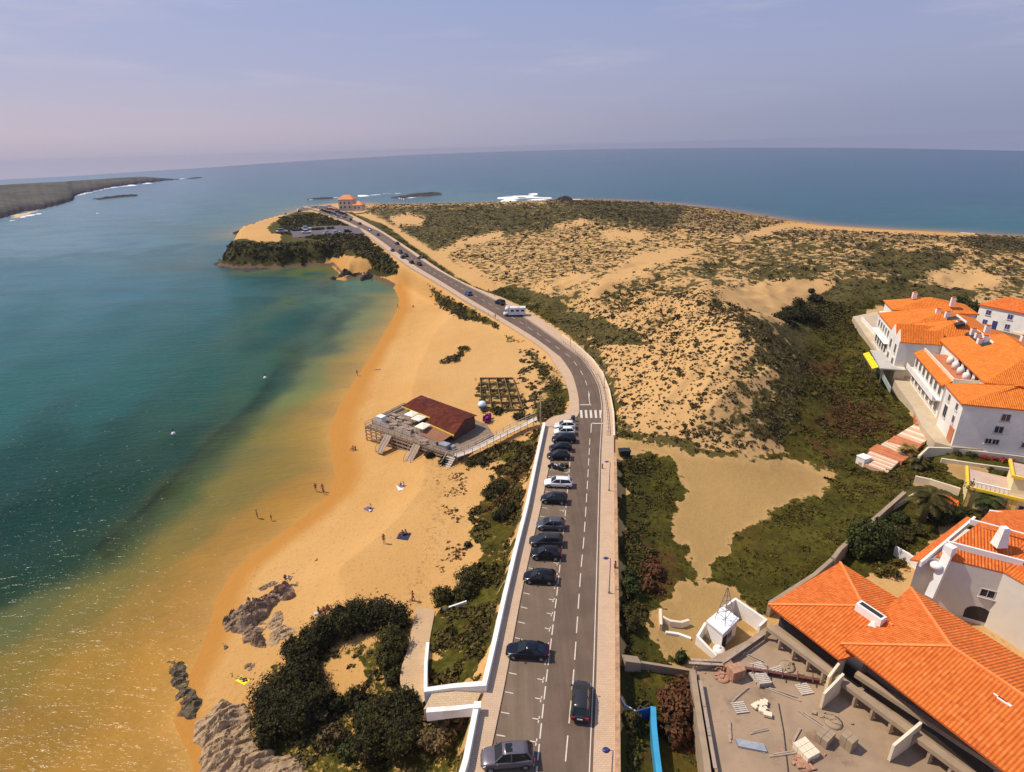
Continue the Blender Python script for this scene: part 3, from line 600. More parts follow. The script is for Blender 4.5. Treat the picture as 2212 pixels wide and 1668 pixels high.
# ------------------------------------------------------------------ walls, buildings
M_WHITE=plain('whitewash',(.80,.76,.70),.8,.10,.8,stain=((.46,.37,.28),.5)); M_CREAM=plain('cream_render',(.72,.60,.43),.85,.1,.7,stain=((.42,.33,.22),.4))
M_CONC=plain('concrete',(.33,.24,.155),.9,.16,1.1,bmp=.3,stain=((.20,.15,.10),.5)); M_STONE=plain('wall_stone',(.42,.25,.14),.95,.4,3.5,bmp=.6,stain=((.20,.11,.07),.6))
M_GLASS=plain('window_glass',(.03,.035,.05),.08,.1,1,spec=.6); M_FRAME=plain('window_frame',(.55,.50,.45),.5,.08); M_DARK=plain('dark_opening',(.03,.026,.026),.8,.2)
M_STEEL=plain('lamp_steel',(.30,.29,.28),.45,.1,metal=.6); M_NAVY=plain('navy_enamel',(.03,.04,.16),.35,.1); M_WOOD=plain('weathered_wood',(.36,.27,.20),.9,.25,4,bmp=.4,stain=((.16,.11,.08),.5))
M_LTWOOD=plain('silvered_slats',(.55,.47,.38),.85,.2,3.5); M_BRICK=plain('red_brick',(.50,.17,.07),.9,.2,4); M_IRON=plain('rusty_iron',(.13,.05,.035),.8,.35,3)
M_YEL=plain('yellow_paint',(.78,.55,.05),.6,.08); M_OCHRE=plain('ochre_render',(.75,.50,.13),.85,.1,.8,stain=((.5,.33,.1),.4))
def tile_mat(name,a,b_,dk,cell=(.30,.36),pit=.30):
    m,nt,b=newmat(name); L=nt.links.new; uv=N(nt,'ShaderNodeUVMap',uv_map='uv'); v=geopos(nt)
    w=N(nt,'ShaderNodeTexWave'); w.wave_type='BANDS'; w.bands_direction='X'; w.inputs['Scale'].default_value=.314/pit; L(uv.outputs[0],w.inputs[0])
    w2=N(nt,'ShaderNodeTexWave'); w2.bands_direction='Y'; w2.wave_profile='SAW'; w2.inputs['Scale'].default_value=.314/.36; L(uv.outputs[0],w2.inputs[0])
    c=mixc(nt,maprange(nt,noise(nt,1.1,6,.7,v),.3,.72),a,b_); c=mixc(nt,maprange(nt,noise(nt,.25,5,.65,v),.5,.72,0,.45),c,tuple(x*.7 for x in a)); c=mixc(nt,maprange(nt,noise(nt,7,3,.6,v),.55,.75,0,.35),c,dk)
    sn=N(nt,'ShaderNodeVectorMath',operation='SNAP'); L(uv.outputs[0],sn.inputs[0]); sn.inputs[1].default_value=(*cell,1)
    wn=N(nt,'ShaderNodeTexWhiteNoise',noise_dimensions='2D'); L(sn.outputs[0],wn.inputs['Vector']); c=mixc(nt,maprange(nt,wn.outputs[0],.55,1.,0,.55,False),c,tuple(x*.62 for x in a)); c=mixc(nt,maprange(nt,wn.outputs[0],.0,.18,.35,0,False),c,tuple(min(1,x*1.2+.05) for x in b_))
    c=mixc(nt,maprange(nt,w.outputs[0],.0,.30,.55,0),c,dk)
    L(c,b.inputs['Base Color']); b.inputs['Roughness'].default_value=.85; b.inputs['Specular IOR Level'].default_value=.25
    bump(nt,b,math_(nt,'ADD',w.outputs[0],math_(nt,'MULTIPLY',w2.outputs[0],.3)),.9,.09); return m
M_TILE=tile_mat('orange_tiles',(.72,.155,.022),(.80,.20,.035),(.34,.06,.012)); M_TILE2=tile_mat('bright_orange_tiles',(.80,.20,.02),(.86,.25,.032),(.48,.10,.015))
M_RUST=tile_mat('rusty_sheets',(.10,.015,.009),(.27,.055,.018),(.05,.013,.009),(.92,2.6),.16)
def slab_roof(name,faces,mat,parent,th=.18,world=True):
    "each face: eave edge first; laid as tiled slopes with a skirt, uv along eave and slope"
    off=Vector((0,0,0)); l=parent
    while world and l is not None: off+=l.location; l=l.parent
    vs=[];fs=[];uvs=[]
    for f in faces:
        P=[Vector([float(x) for x in p])-off for p in f]; n=len(P); o=len(vs)
        e=(P[1]-P[0]).normalized(); nr=e.cross(P[2]-P[0]).normalized()
        if nr.z<0: nr=-nr
        s=nr.cross(e)
        if s.z<0: s=-s
        vs+=[tuple(p) for p in P]+[tuple(p-Vector((0,0,th))) for p in P]
        fs.append(tuple(range(o,o+n))); uvs.append([((p-P[0]).dot(e),(p-P[0]).dot(s)) for p in P])
        for i in range(n):
            j=(i+1)%n; fs.append((o+i,o+n+i,o+n+j,o+j)); uvs.append([(0,0)]*4)
        fs.append(tuple(range(o+2*n-1,o+n-1,-1))); uvs.append([(0,0)]*n)
    me=bpy.data.meshes.new(name); me.from_pydata(vs,[],fs); u=me.uv_layers.new(name='uv'); k=0
    for q in uvs:
        for a in q: u.data[k].uv=a; k+=1
    me.materials.append(mat); me.update(); o=bpy.data.objects.new(name,me); COL.objects.link(o); o.parent=parent; return o
class Fr:
    "local frame on the ground: a along, e across"
    def __init__(s,o,a):
        s.o=np.array(o[:2],float); a=np.array(a[:2],float); s.a=a/np.linalg.norm(a); s.e=np.array([s.a[1],-s.a[0]])
    def __call__(s,a,e,z=0.): q=s.o+s.a*a+s.e*e; return (float(q[0]),float(q[1]),float(z))
def wall_path(mb,pts,th,down,mi=0,closed=False):
    "wall under a top line: points (x,y,ztop), runs down to z-down (or list)"
    P=[np.array(p,float) for p in pts]; n=len(P); L=[];R=[]
    for i in range(n):
        d1=(P[i]-P[i-1])[:2] if i>0 else (P[1]-P[0])[:2]; d2=(P[i+1]-P[i])[:2] if i<n-1 else (P[-1]-P[-2])[:2]
        d1=d1/np.linalg.norm(d1); d2=d2/np.linalg.norm(d2); n1=np.array([-d1[1],d1[0]]); n2=np.array([-d2[1],d2[0]]); m=n1+n2; m=m/max(np.dot(m,m)/2,.25)
        L.append(P[i][:2]+m*th/2); R.append(P[i][:2]-m*th/2)
    dn=down if isinstance(down,(list,tuple)) else [down]*n
    vs=[];
    for i in range(n): z=P[i][2]; vs+=[(*L[i],z),(*R[i],z),(*R[i],z-dn[i]),(*L[i],z-dn[i])]
    fs=[]
    for i in range(n-1):
        for k in range(4): fs.append((i*4+k,i*4+(k+1)%4,(i+1)*4+(k+1)%4,(i+1)*4+k))
    fs+=[(3,2,1,0),tuple((n-1)*4+k for k in range(4))]
    mb.add(vs,fs,mi)
def window(parent,c,nrm,w,h,mat=None,frame=None,sill=True,name='window'):
    "window proud of a wall at world centre c facing nrm: frame > pane, sill"
    nx,ny=nrm; L=math.hypot(nx,ny); nx/=L; ny/=L; rz=math.atan2(ny,nx)+math.pi/2; t=.09
    f=MB(); X=lambda s,o,z:(c[0]-ny*s*-1*-1+nx*o,c[1]+nx*s+ny*o,c[2]+z)
    for s,z,ww,hh in ((-w/2,0,t,h+t),(w/2,0,t,h+t),(0,h/2,w-t,t),(0,-h/2,w-t,t),(0,0,t*.6,h-t)): f.box(X(s,.03,z),(ww,.07,hh),rz)
    fo=f.build(name,frame or M_FRAME,parent,True)
    p=MB(); p.box(X(0,.006,0),(w-t,.03,h-t),rz); p.build('pane',mat or M_GLASS,fo,True)
    if sill: s_=MB(); s_.box(X(0,.10,-h/2-t-.03),(w+.3,.2,.07),rz); s_.build('sill',M_FRAME,fo,True)
    return fo
def ctr(P): P=np.array([p[:3] for p in P],float); return P.mean(0)
# ---- white wall of the promenade, in two runs with the gap of the beach ramp
wp1=[at(x,y,7.95) for x,y in [(1176,912),(1160,985),(1138,1090),(1113,1188),(1087,1297),(1064,1400),(1046,1476)]]+[at(979,1481,7.3),at(916,1490,7.1)]
mb=MB(); wall_path(mb,wp1,.5,[1.1]*7+[1.2,1.6]); o=mb.build('promenade_wall',M_WHITE); put(o,'long white parapet wall between the seaside pavement and the scrubby bank','wall')
wp2=[at(783,2300,7.95),at(1000,1660,7.95),at(1006,1640,7.95),at(1029,1524,7.95),at(985,1529,7.3),at(921,1534,7.1)]
mb=MB(); wall_path(mb,wp2,.5,[1.2,1.2,1.2,1.2,1.0,1.2]); mb.box((wp2[3][0]+.1,wp2[3][1],7.9),(.7,.7,.35)); o=mb.build('promenade_wall',M_WHITE); put(o,'short white parapet wall at the foot of the photo, south of the beach ramp','wall')
mb=MB(); q=[at(919,1488,6.6),ground(921,1440)+np.array([0,0,.7]),ground(925,1396)+np.array([0,0,.6])]; wall_path(mb,q,.35,3.); put(mb.build('ramp_wall',M_WHITE),'low white kerb wall running beachward beside the ramp path','wall')
mb=MB(); q=[ground(958,1320)+np.array([0,0,.35]),ground(1008,1304)+np.array([0,0,.45])]; wall_path(mb,q,.2,.9); put(mb.build('bank_wall',M_WHITE),'tiny white wall stub by the round bushes on the bank','wall')
# ramp path to the beach
def drape(name,Lp,Rp,mat,n=8,dz=.1,zs=None):
    L=[];R=[]
    Lq=catmull([np.array(p,float) for p in Lp],n);Rq=catmull([np.array(p,float) for p in Rp],n)
    for i,(a,b) in enumerate(zip(Lq,Rq)):
        A=ground(*a);B=ground(*b); z=max(A[2],B[2],H(np.array([(A[0]+B[0])/2]),np.array([(A[1]+B[1])/2]))[0])+dz
        if zs: z=np.interp(i/(len(Lq)-1),*zs); A=at(a[0],a[1],z);B=at(b[0],b[1],z)
        A[2]=B[2]=z; L.append(A);R.append(B)
    return strip(name,L,R,mat,0.,1.5)
M_PLANK=paving('ramp_planks',(.50,.36,.21),(.56,.41,.25),1.0,.7); M_RAMP=paving('ramp_setts',(.50,.33,.18),(.54,.37,.21),1.4,.85)
put(drape('ramp',[(1045,1483),(1000,1487),(935,1494)],[(1029,1519),(985,1526),(915,1532)],M_PLANK,6,0,([0,1],[7.04,6.85])),kind='structure')
put(drape('path',[(940,1495),(922,1470),(926,1400),(940,1320)],[(915,1532),(868,1500),(882,1400),(902,1318)],M_RAMP,8,.12),kind='structure')
# ---- stone retaining wall with parapet, right of the footpath
rw=[at(x,y,7.85) for x,y in [(1343,2300),(1336,1740),(1335,1640),(1334.5,1470),(1333,1296),(1331.5,1188),(1330.5,1092),(1329.5,1000),(1328.8,978)]]
mb=MB(); wall_path(mb,rw,.42,5.2); put(mb.build('retaining_wall',M_STONE),'reddish stone retaining wall and parapet along the inland footpath','wall')
rw=[at(x,y,7.6) for x,y in [(1327,940),(1325,890),(1316,842),(1302,806),(1280,775),(1250,748),(1215,722)]]
mb=MB(); wall_path(mb,rw,.3,1.0); put(mb.build('bend_wall',M_CREAM),'low pale kerb wall curving round the outside of the bend','wall')
# railings on the far walkway edges: thin pale line of posts
def railing(pts,h=.95,step=2.4,label='',group='railings'):
    P=resample(pts,step); root=empty('railing',P[0],0,label,'railing'); r=MB()
    for a,b in zip(P[:-1],P[1:]): r.beam(a+np.array([0,0,h]),b+np.array([0,0,h]),.09,.07); r.beam(a+np.array([0,0,h*.55]),b+np.array([0,0,h*.55]),.06,.05)
    r.build('rail',M_LTWOOD,root,True); p=MB()
    for a in P: p.box((a[0],a[1],a[2]+h/2),(.10,.10,h))
    o=p.build('post_row',M_LTWOOD,root,True); o['kind']='stuff'; return root
railing([p+np.array([0,0,.12]) for p in R_SO if p[1]>at(1100,690,7.2)[1]][::2],.9,3.5,'pale timber railing on the seaward edge of the far road')
railing([np.array(at(x,y,7.12)) for x,y in [(1311,940),(1308,890),(1301,846),(1288,812),(1266,782),(1238,757),(1208,735)]],.95,1.6,'pale post railing on the inside of the footpath at the bend')
# ---- beach bar
B0=at(788,922,3.6); B1=at(981,987.5,3.6); FB=Fr(B0,B1-B0)   # a along the sea front, e negative = towards land
def Bp(u,v,z): return FB(u,-v,z)
bar=empty('beach_bar',(B0[0],B0[1],1.6),0,'wooden beach bar on a fenced deck with a rust red sheet roof','beach bar')
ZD=3.6; LB=float(np.linalg.norm((B1-B0)[:2]))
m=MB(); m.prism([Bp(0,0,0),Bp(LB,0,0),Bp(LB+1,11,0),Bp(LB-3,14,0),Bp(3,17,0),Bp(0,12,0)],ZD-.3,ZD); m.build('deck',plain('deck_boards',(.22,.155,.105),.9,.3,3,bmp=.4,stain=((.09,.06,.04),.7)),bar,True)
m=MB()
for i in range(17):
    for v in (0.15,6,11): m.beam(Bp(i*LB/16,v,-.2),Bp(i*LB/16,v,ZD-.3),.22,.22)
for z in (1.3,2.1,2.9): m.beam(Bp(0,.02,z),Bp(LB,.02,z),.06,.32); m.beam(Bp(LB+.05,0,z),Bp(LB+1,10,z),.06,.3)
m.build('stilts',M_WOOD,bar,True)
Zr,Zb,Ze=7.0,6.3,5.85
slab_roof('roof',[[Bp(3.0,8.0,Ze),Bp(12,7.0,Ze),Bp(12.2,8.9,Zr),Bp(4.4,9.8,Zr)],[Bp(12,5.6,5.35),Bp(20.4,4.3,5.35),Bp(20.1,8.1,Zr),Bp(12.2,8.9,Zr)],[Bp(20.1,12,Zb),Bp(3.2,13.8,Zb),Bp(4.4,9.8,Zr),Bp(20.1,8.1,Zr)]],M_RUST,bar,.1)
m=MB(); m.prism([Bp(4.2,8.4,0),Bp(12.2,7.4,0),Bp(12.3,6.1,0),Bp(19.8,4.9,0),Bp(19.8,11.6,0),Bp(4.2,13.2,0)],ZD,5.3); 
m.add([Bp(19.85,4.9,5.2),Bp(19.85,11.6,5.2),Bp(19.85,11.4,6.2),Bp(19.85,8.1,6.85)],[(0,1,2,3)]); m.build('wall',plain('dark_boards',(.10,.05,.035),.85,.35,3),bar,True)
m=MB(); m.beam(Bp(3.0,7.95,5.72),Bp(12,6.95,5.72),.12,.26); m.beam(Bp(12,5.5,5.2),Bp(20.4,4.2,5.2),.12,.34); m.build('fascia',M_YEL,bar,True)
slab_roof('lean_to_roof',[[Bp(13.6,2.0,4.6),Bp(19.2,1.4,4.6),Bp(19.8,4.4,5.15),Bp(13.4,5.2,5.15)]],plain('brown_felt',(.25,.11,.055),.9,.2,2),bar,.08)
m=MB(); m.prism([Bp(1.2,12.2,0),Bp(4,9.6,0),Bp(5,13.6,0),Bp(3.3,16.4,0)],4.9,5.0); m.build('terrace_roof',M_LTWOOD,bar,True)
for u,v in ((1.4,12.2),(4,9.8),(4.9,13.4),(3.3,16.2)): m=MB(); m.beam(Bp(u,v,ZD),Bp(u,v,4.9),.16,.16); m.build('post',M_WOOD,bar,True)
def slatfence(p,q,z,h=1.0,k=4,name='fence'):
    m=MB(); p=np.array(p);q=np.array(q)
    for i in range(k): zz=z+h*(i+.7)/k; m.beam((p[0],p[1],zz),(q[0],q[1],zz),.05,h/k*.62)
    n=max(2,int(np.linalg.norm((q-p)[:2])/1.8))
    for i in range(n+1): t=p+(q-p)*i/n; m.beam((t[0],t[1],z),(t[0],t[1],z+h+.05),.1,.1)
    return m.build(name,M_LTWOOD,bar,True)
for u0,u1,v0,v1 in ((0.2,5.2,1.9,1.9),(6.6,11.4,1.9,1.7),(12.6,18.5,1.5,1.2),(1.4,5.6,4.2,4.0),(6.8,11.2,3.8,3.4),(.2,.3,2,11.5),(12.2,17.8,3.0,2.6)): slatfence(Bp(u0,v0,0),Bp(u1,v1,0),ZD,1.1)
m=MB()
for z in (.45,.95):
    m.beam(Bp(0,.1,ZD+z),Bp(LB,.1,ZD+z),.06,.09); m.beam(Bp(0,.1,ZD+z),Bp(0,11.8,ZD+z),.06,.09)
for i in range(15): m.beam(Bp(.05+i*(LB-.1)/14,.1,ZD),Bp(.05+i*(LB-.1)/14,.1,ZD+1),.08,.08)
m.build('railing',M_WOOD,bar,True)
for u in (6.9,14.6):
    m=MB(); a=Bp(u-.9,-.05,ZD);b=Bp(u+.9,-.05,ZD);c=Bp(u+.9,-3.0,1.0);d=Bp(u-.9,-3.0,1.0); m.add([a,b,c,d,(a[0],a[1],a[2]-.15),(b[0],b[1],b[2]-.15),(c[0],c[1],c[2]-.15),(d[0],d[1],d[2]-.15)],[(0,1,2,3),(7,6,5,4),(0,4,5,1),(1,5,6,2),(2,6,7,3),(3,7,4,0)])
    for s in(-.9,.9): m.beam(Bp(u+s,-.05,ZD+.9),Bp(u+s,-3,1.9),.07,.09); m.beam(Bp(u+s,-3,.8),Bp(u+s,-3,1.95),.08,.08)
    m.build('beach_stairs',M_WOOD,bar,True)
m=MB(); 
for i in range(9): m.box(Bp(LB-.6,-.25-i*.36,ZD-.2-i*.25),(1.9,.4,.12),math.atan2(FB.a[1],FB.a[0]))
for s in(-.95,.95): m.beam(Bp(LB-.6+s,0,ZD+.8),Bp(LB-.6+s,-3.2,ZD-1.6),.07,.09); m.beam(Bp(LB-.6+s,-3.2,.8),Bp(LB-.6+s,-3.2,ZD-1.5),.09,.09)
m.build('stairs',M_LTWOOD,bar,True)
# square parasols over the bar terrace
M_CANVAS=plain('pale_canvas',(.80,.72,.58),.9,.06,2)
def parasol(p,s,rz,label):
    r=empty('parasol',p,rz,label,'parasol','square canvas parasols on the bar terrace'); m=MB(); h=s/2
    m.add([(-h,-h,2.1),(h,-h,2.1),(h,h,2.1),(-h,h,2.1),(0,0,2.5),(-h,-h,1.95),(h,-h,1.95),(h,h,1.95),(-h,h,1.95)],[(0,1,4),(1,2,4),(2,3,4),(3,0,4),(0,5,6,1),(1,6,7,2),(2,7,8,3),(3,8,5,0)]); m.build('canopy',M_CANVAS,r)
    m=MB(); m.tube([(0,0,0),(0,0,2.45)],.035,6); m.lathe([(.3,0),(.28,.07),(.05,.1)],8); m.build('pole',M_STEEL,r); return r
rzb=math.atan2(FB.a[1],FB.a[0])
for u,v,l in ((7.2,6.6,'cream square parasol nearest the sea end of the bar roof'),(9.8,5.9,'middle cream square parasol in front of the yellow fascia'),(13.0,3.6,'cream square parasol beside the brown lean-to roof')): parasol(Bp(u,v,ZD),2.3,rzb,l)
# white storage box and grey kitchen unit on the deck
m=MB(); m.box(Bp(1.6,3.2,ZD+.75),(1.5,1.2,1.5),rzb); m.box(Bp(1.6,3.2,ZD+1.53),(1.65,1.35,.07),rzb); put(m.build('deck_cabin',M_WHITE),'small white cabin at the sea corner of the bar deck','cabin')
m=MB(); m.box(Bp(20.2,1.6,ZD+.5),(1.8,1.3,1.0),rzb); m.box(Bp(20.2,1.6,ZD+1.03),(1.95,1.45,.06),rzb); m.box(Bp(21.7,2.3,ZD+.35),(.8,.8,.7),rzb); put(m.build('bar_unit',plain('grey_metal',(.36,.37,.40),.4,.1,metal=.4)),'grey metal unit at the road end of the bar deck','cabinet')
# tables and benches on the bar deck
def table(u,v,rz,label):
    r=empty('picnic_table',Bp(u,v,ZD),rz,label,'picnic table','picnic tables on the bar deck'); m=MB()
    for i in range(4): m.box((0,-.3+i*.2,.74),(1.6,.17,.05))
    m.build('table_top',M_WOOD,r)
    for s in(-1,1): m=MB(); m.box((0,s*.72,.44),(1.6,.26,.05)); m.beam((-.6,s*.72,.42),(-.6,s*.3,.0),.07,.07); m.beam((.6,s*.72,.42),(.6,s*.3,.0),.07,.07); m.build('bench',M_WOOD,r)
    for s in(-1,1): m=MB(); m.beam((s*.6,-.3,.72),(s*.6,.3,.72),.07,.06); m.beam((s*.6,0,.72),(s*.6,0,0),.09,.09); m.build('leg',M_WOOD,r)
for k,(u,v) in enumerate(((2.2,6.4),(4.6,6.0),(7.2,5.0),(9.6,3.0),(8.0,2.9),(15.5,.9),(11.0,5.3),(5.2,3.0))): table(u,v,rzb+.1*k,['picnic table at the sea corner of the bar deck','picnic table below the terrace roof of the bar','picnic table in front of the first square parasol','picnic table behind the middle slat fence','picnic table left of the middle slat fence pair','picnic table tucked behind the right hand slat fence','picnic table beside the middle square parasol','picnic table between the two left slat fences'][k])
# fenced planting plot on the sand behind the bar
pl=[ground(x,y) for x,y in ((1037,820),(1108,820),(1131,850),(1130,888),(1040,888))]; root=empty('planting_plot',pl[0],0,'square brushwood fenced planting plot on the sand behind the globe','fenced plot')
g4=[ground(x,y) for x,y in ((1037,820),(1108,820),(1130,888),(1040,888))]
def q4(s,t): a=g4[0]+(g4[1]-g4[0])*s; b=g4[3]+(g4[2]-g4[3])*s; return a+(b-a)*t
M_BRUSH=plain('brushwood',(.20,.135,.06),.95,.4,6,bmp=.5)
for i in range(6):
    m=MB(); wall_path(m,[q4(k/6,i/5)+np.array([0,0,.55]) for k in range(7)],.10,.9); m.build('brush_fence',M_BRUSH,root,True)
for i in range(5):
    m=MB(); wall_path(m,[q4(i/4,k/6)+np.array([0,0,.6]) for k in range(7)],.10,.9); m.build('brush_fence',M_BRUSH,root,True)
# boardwalk from the bar to the road
bwp=[at(*p_,z) for p_,z in (((983,985),3.65),((1020,972),3.9),((1072,946),4.6),((1130,918),5.6),((1168,900),7.05))]
bwl=resample(catmull(bwp,5),.8); root=empty('boardwalk',bwl[0],0,'raised timber boardwalk climbing from the bar to the pavement','boardwalk')
m=MB()
for a,b in zip(bwl[:-1],bwl[1:]): m.beam(a,b,1.5,.12)
m.build('planks',M_LTWOOD,root,True); m=MB(); r=[MB(),MB()]
for i,a in enumerate(bwl):
    d=(bwl[min(i+1,len(bwl)-1)]-bwl[max(i-1,0)])[:2]; d/=np.linalg.norm(d); n_=np.array([-d[1],d[0]])*.75
    for s in (-1,1):
        q=a+np.array([n_[0]*s,n_[1]*s,0])
        if i%2==0: m.beam(q-np.array([0,0,2.5]),q+np.array([0,0,.95]),.09,.09)
        if i<len(bwl)-1: q2=bwl[i+1]+np.array([n_[0]*s,n_[1]*s,0]); R_=r[(s+1)//2]; R_.beam(q+np.array([0,0,.95]),q2+np.array([0,0,.95]),.07,.08); R_.beam(q+np.array([0,0,.5]),q2+np.array([0,0,.5]),.05,.06)
m.build('posts',M_WOOD,root,True); [k_.build('handrail',M_LTWOOD,root,True) for k_ in r]
# blue and white globe beside the bar
g=ground(1042,886); root=empty('globe',g,0,'blue and white painted globe standing on the sand beside the bar','globe'); m=MB(); n=12
mg,nt,b=newmat('globe_paint'); tcg=N(nt,'ShaderNodeTexCoord'); sz=N(nt,'ShaderNodeSeparateXYZ'); nt.links.new(tcg.outputs['Object'],sz.inputs[0])
c=mixc(nt,maprange(nt,math_(nt,'ADD',sz.outputs[2],math_(nt,'MULTIPLY',noise(nt,2.2,4,.6,tcg.outputs['Object']),.9)),1.55,1.9),(.03,.11,.30),(.70,.78,.85)); nt.links.new(c,b.inputs['Base Color']); b.inputs['Roughness'].default_value=.35
m.lathe([(.02,.25)]+[(.95*math.sin(math.pi*i/n),1.2-.95*math.cos(math.pi*i/n)) for i in range(1,n)]+[(.02,2.15)],20); m.build('sphere',mg,root)
m=MB(); m.lathe([(.45,0),(.42,.3),(.3,.42)],12); m.build('plinth',M_CONC,root)
# ---- hipped orange building at the lower right, terrace and builder's yard
ZY=7.0
FH=Fr((26.8,48.1),(.45,-.893)); FH.e=-np.array([FH.a[1],-FH.a[0]]) if np.dot(np.array([FH.a[1],-FH.a[0]]),[.893,.45])<0 else FH.e
hb_=empty('hipped_building',FH(12,8,ZY),0,'large building with two overlapping bright orange hipped tile roofs','building')
Z1,R1z=10.0,11.9; Z2,R2z=10.1,12.35; LE=34
e0,e1=0,12.8; f0,f1=2.4,16.2; s0=6.6
slab_roof('roof',[[FH(0,e0,Z1),FH(-.7,e1,Z1),FH(6,6.3,R1z)],[FH(8.2,e0,Z1),FH(0,e0,Z1),FH(6,6.3,R1z),FH(11,6.3,R1z)],[FH(-.7,e1,Z1),FH(14,e1,Z1),FH(14,6.3,R1z),FH(6,6.3,R1z)]],M_TILE,hb_,.2)
Z2,R2z=11.2,13.5
E1_,E2_,BB_,RR_,FE_,BE_=at(1817,1391,Z2),at(1967,1269,Z2),at(2054,1396,R2z),at(2189,1488,R2z),at(2140,1646,Z2),at(2189,1409,Z2)
F0_=at(1830,1407,Z2); FX=F0_+(FE_-F0_)*2.1; RX=BB_+(RR_-BB_)*3.6; BX=E2_+(BE_-E2_)*2.2
slab_roof('roof',[[E1_,E2_,BB_],[FX,E1_,BB_,RX],[E2_,BX,RX,BB_]],M_TILE,hb_,.2)
m=MB()
def capline(m,a,b,w=.26,h=.14): m.beam((a[0],a[1],a[2]+.03),(b[0],b[1],b[2]+.03),w,h)
for a,b in ((FH(0,e0,Z1),FH(6,6.3,R1z)),(FH(-.7,e1,Z1),FH(6,6.3,R1z)),(FH(6,6.3,R1z),FH(9,6.3,R1z)),(E1_,BB_),(E2_,BB_),(BB_,RX)): capline(m,a,b)
m.build('ridge_tiles',plain('ridge_orange',(.78,.24,.06),.85,.15,3),hb_,True)
m=MB(); m.prism([FH(.6,2.8),FH(9,2.8),FH(9,11.8),FH(.2,e1-.7)],ZY-.5,9.75)
cw=(E1_+E2_+FX+BX)/4; nf=(E2_-E1_)/np.linalg.norm(E2_-E1_); m.prism([(E1_+nf*3.4+(FX-E1_)*.02)[:2],(FX+nf*3.4)[:2],(BX-nf*.8)[:2],(E2_-nf*.8+(BX-E2_)*.02)[:2]],ZY-.5,10.95); m.build('wall',M_CREAM,hb_,True)
# front terrace: parapet walkway in front of the eaves, dark sheet behind as painted shade, cross walls
m=MB()
for (x0,y0,x1,y1,z,w) in ((1662,1352,2120,1690,8.7,.75),(1850,1452,2230,1700,8.9,.6)):
    a=at(x0,y0,z);b=at(x1,y1,z); wall_path(m,[a,b],w,.45)
m.build('terrace_parapet',M_CONC,hb_,True)
a=at(1657,1362,8.2);b=at(2105,1695,8.2)
for i in range(13):
    t=a+(b-a)*i/12; m=MB(); m.beam((t[0],t[1],ZY),(t[0],t[1],8.3),.28,.28); m.build('column',M_CONC,hb_,True)
m=MB(); q1=at(1672,1350,7.6);q2=at(2130,1690,7.6); m.beam(q1+np.array([.8,.5,0]),q2+np.array([.8,.5,0]),.12,1.25); m.build('recess_shade',M_DARK,hb_,True)  # dark sheet stands in for the shade of the open space
for (x0,y0),(x1,y1) in (((1790,1462),(1828,1412)),((1780,1498),(1822,1455)),((1930,1610),(1990,1560))):
    a=at(x0,y0,9.0);b=at(x1,y1,9.6); m=MB(); wall_path(m,[a,b],.22,[1.9,2.4]); m.build('cross_wall',M_CREAM,hb_,True)
# roof dormer box with dark opening and white flank, small vents
def rbox(parent,name,c,d,rz,mat): m=MB(); m.box(c,d,rz); return m.build(name,mat,parent,True)
ra=math.atan2(FH.a[1],FH.a[0])
dq=at(1880,1326,12.0); ch=rbox(hb_,'chimney',(dq[0],dq[1],11.75),(2.6,.9,1.5),ra,M_WHITE)
rbox(ch,'flue_opening',(dq[0],dq[1],12.52),(2.2,.5,.04),ra,M_DARK)
dq=at(1862,1352,10.9); m=MB(); m.add([FH(7.2,4.2,10.9),FH(8.6,4.8,11.0),FH(8.2,6.6,11.9),FH(7.4,6.4,11.8),FH(7.9,5.2,11.9)],[(0,1,4),(1,2,4),(2,3,4),(3,0,4)]); m.build('valley_flashing',M_WHITE,hb_,True)
for x,y in ((2162,1508),(2170,1516)):
    q=at(x,y,12.9); rbox(hb_,'roof_vent',(q[0],q[1],12.75),(1.0,.35,.5),ra,M_WHITE)
q=at(1801,1408,9.8)
# yard slab and its edge walls
YP=[(1503,1440),(1660,1360),(1700,1335),(1850,1420),(2230,1690),(2560,2200),(1640,2200),(1560,1760),(1540,1640)]
m=MB(); m.prism([at(x,y,ZY)[:2] for x,y in YP],2.5,ZY); put(m.build('yard',plain('yard_concrete',(.31,.215,.135),.92,.2,.45,bmp=.2,stain=((.13,.075,.045),.75))),kind='structure')
m=MB(); wall_path(m,[at(x,y,7.55) for x,y in ((1630,2200),(1540,1760),(1526,1640),(1510,1540),(1496,1446))],.55,4.6); put(m.build('yard_wall',M_CONC),'rough concrete edge wall on the field side of the builders yard','wall')
m=MB(); wall_path(m,[at(x,y,7.55) for x,y in ((1502,1437),(1565,1424),(1656,1358))],.4,3.6); put(m.build('yard_wall',M_CONC),'concrete edge wall between the builders yard and the white hut','wall')
for k,(x0,y0,x1,y1,z,l) in enumerate(((1488,1432,1562,1436,7.75,'long grey plank lying across the corner of the yard walls'),(1492,1425,1566,1428,7.75,'thin dark plank beside the white tank at the yard corner'),(1560,1432,1652,1368,7.7,'brown scaffold plank laid on the wall by the hut'),(1512,1470,1545,1660,7.7,'long dark plank laid along the field side yard wall'))):
    m=MB(); a=at(x0,y0,z);b=at(x1,y1,z)
    for j in range(3): m.beam(a+(b-a)*j/3.02,b-(b-a)*(2-j)/3.02,.28,.07)
    put(m.build('plank',M_WOOD),l,'plank','planks on the yard walls')
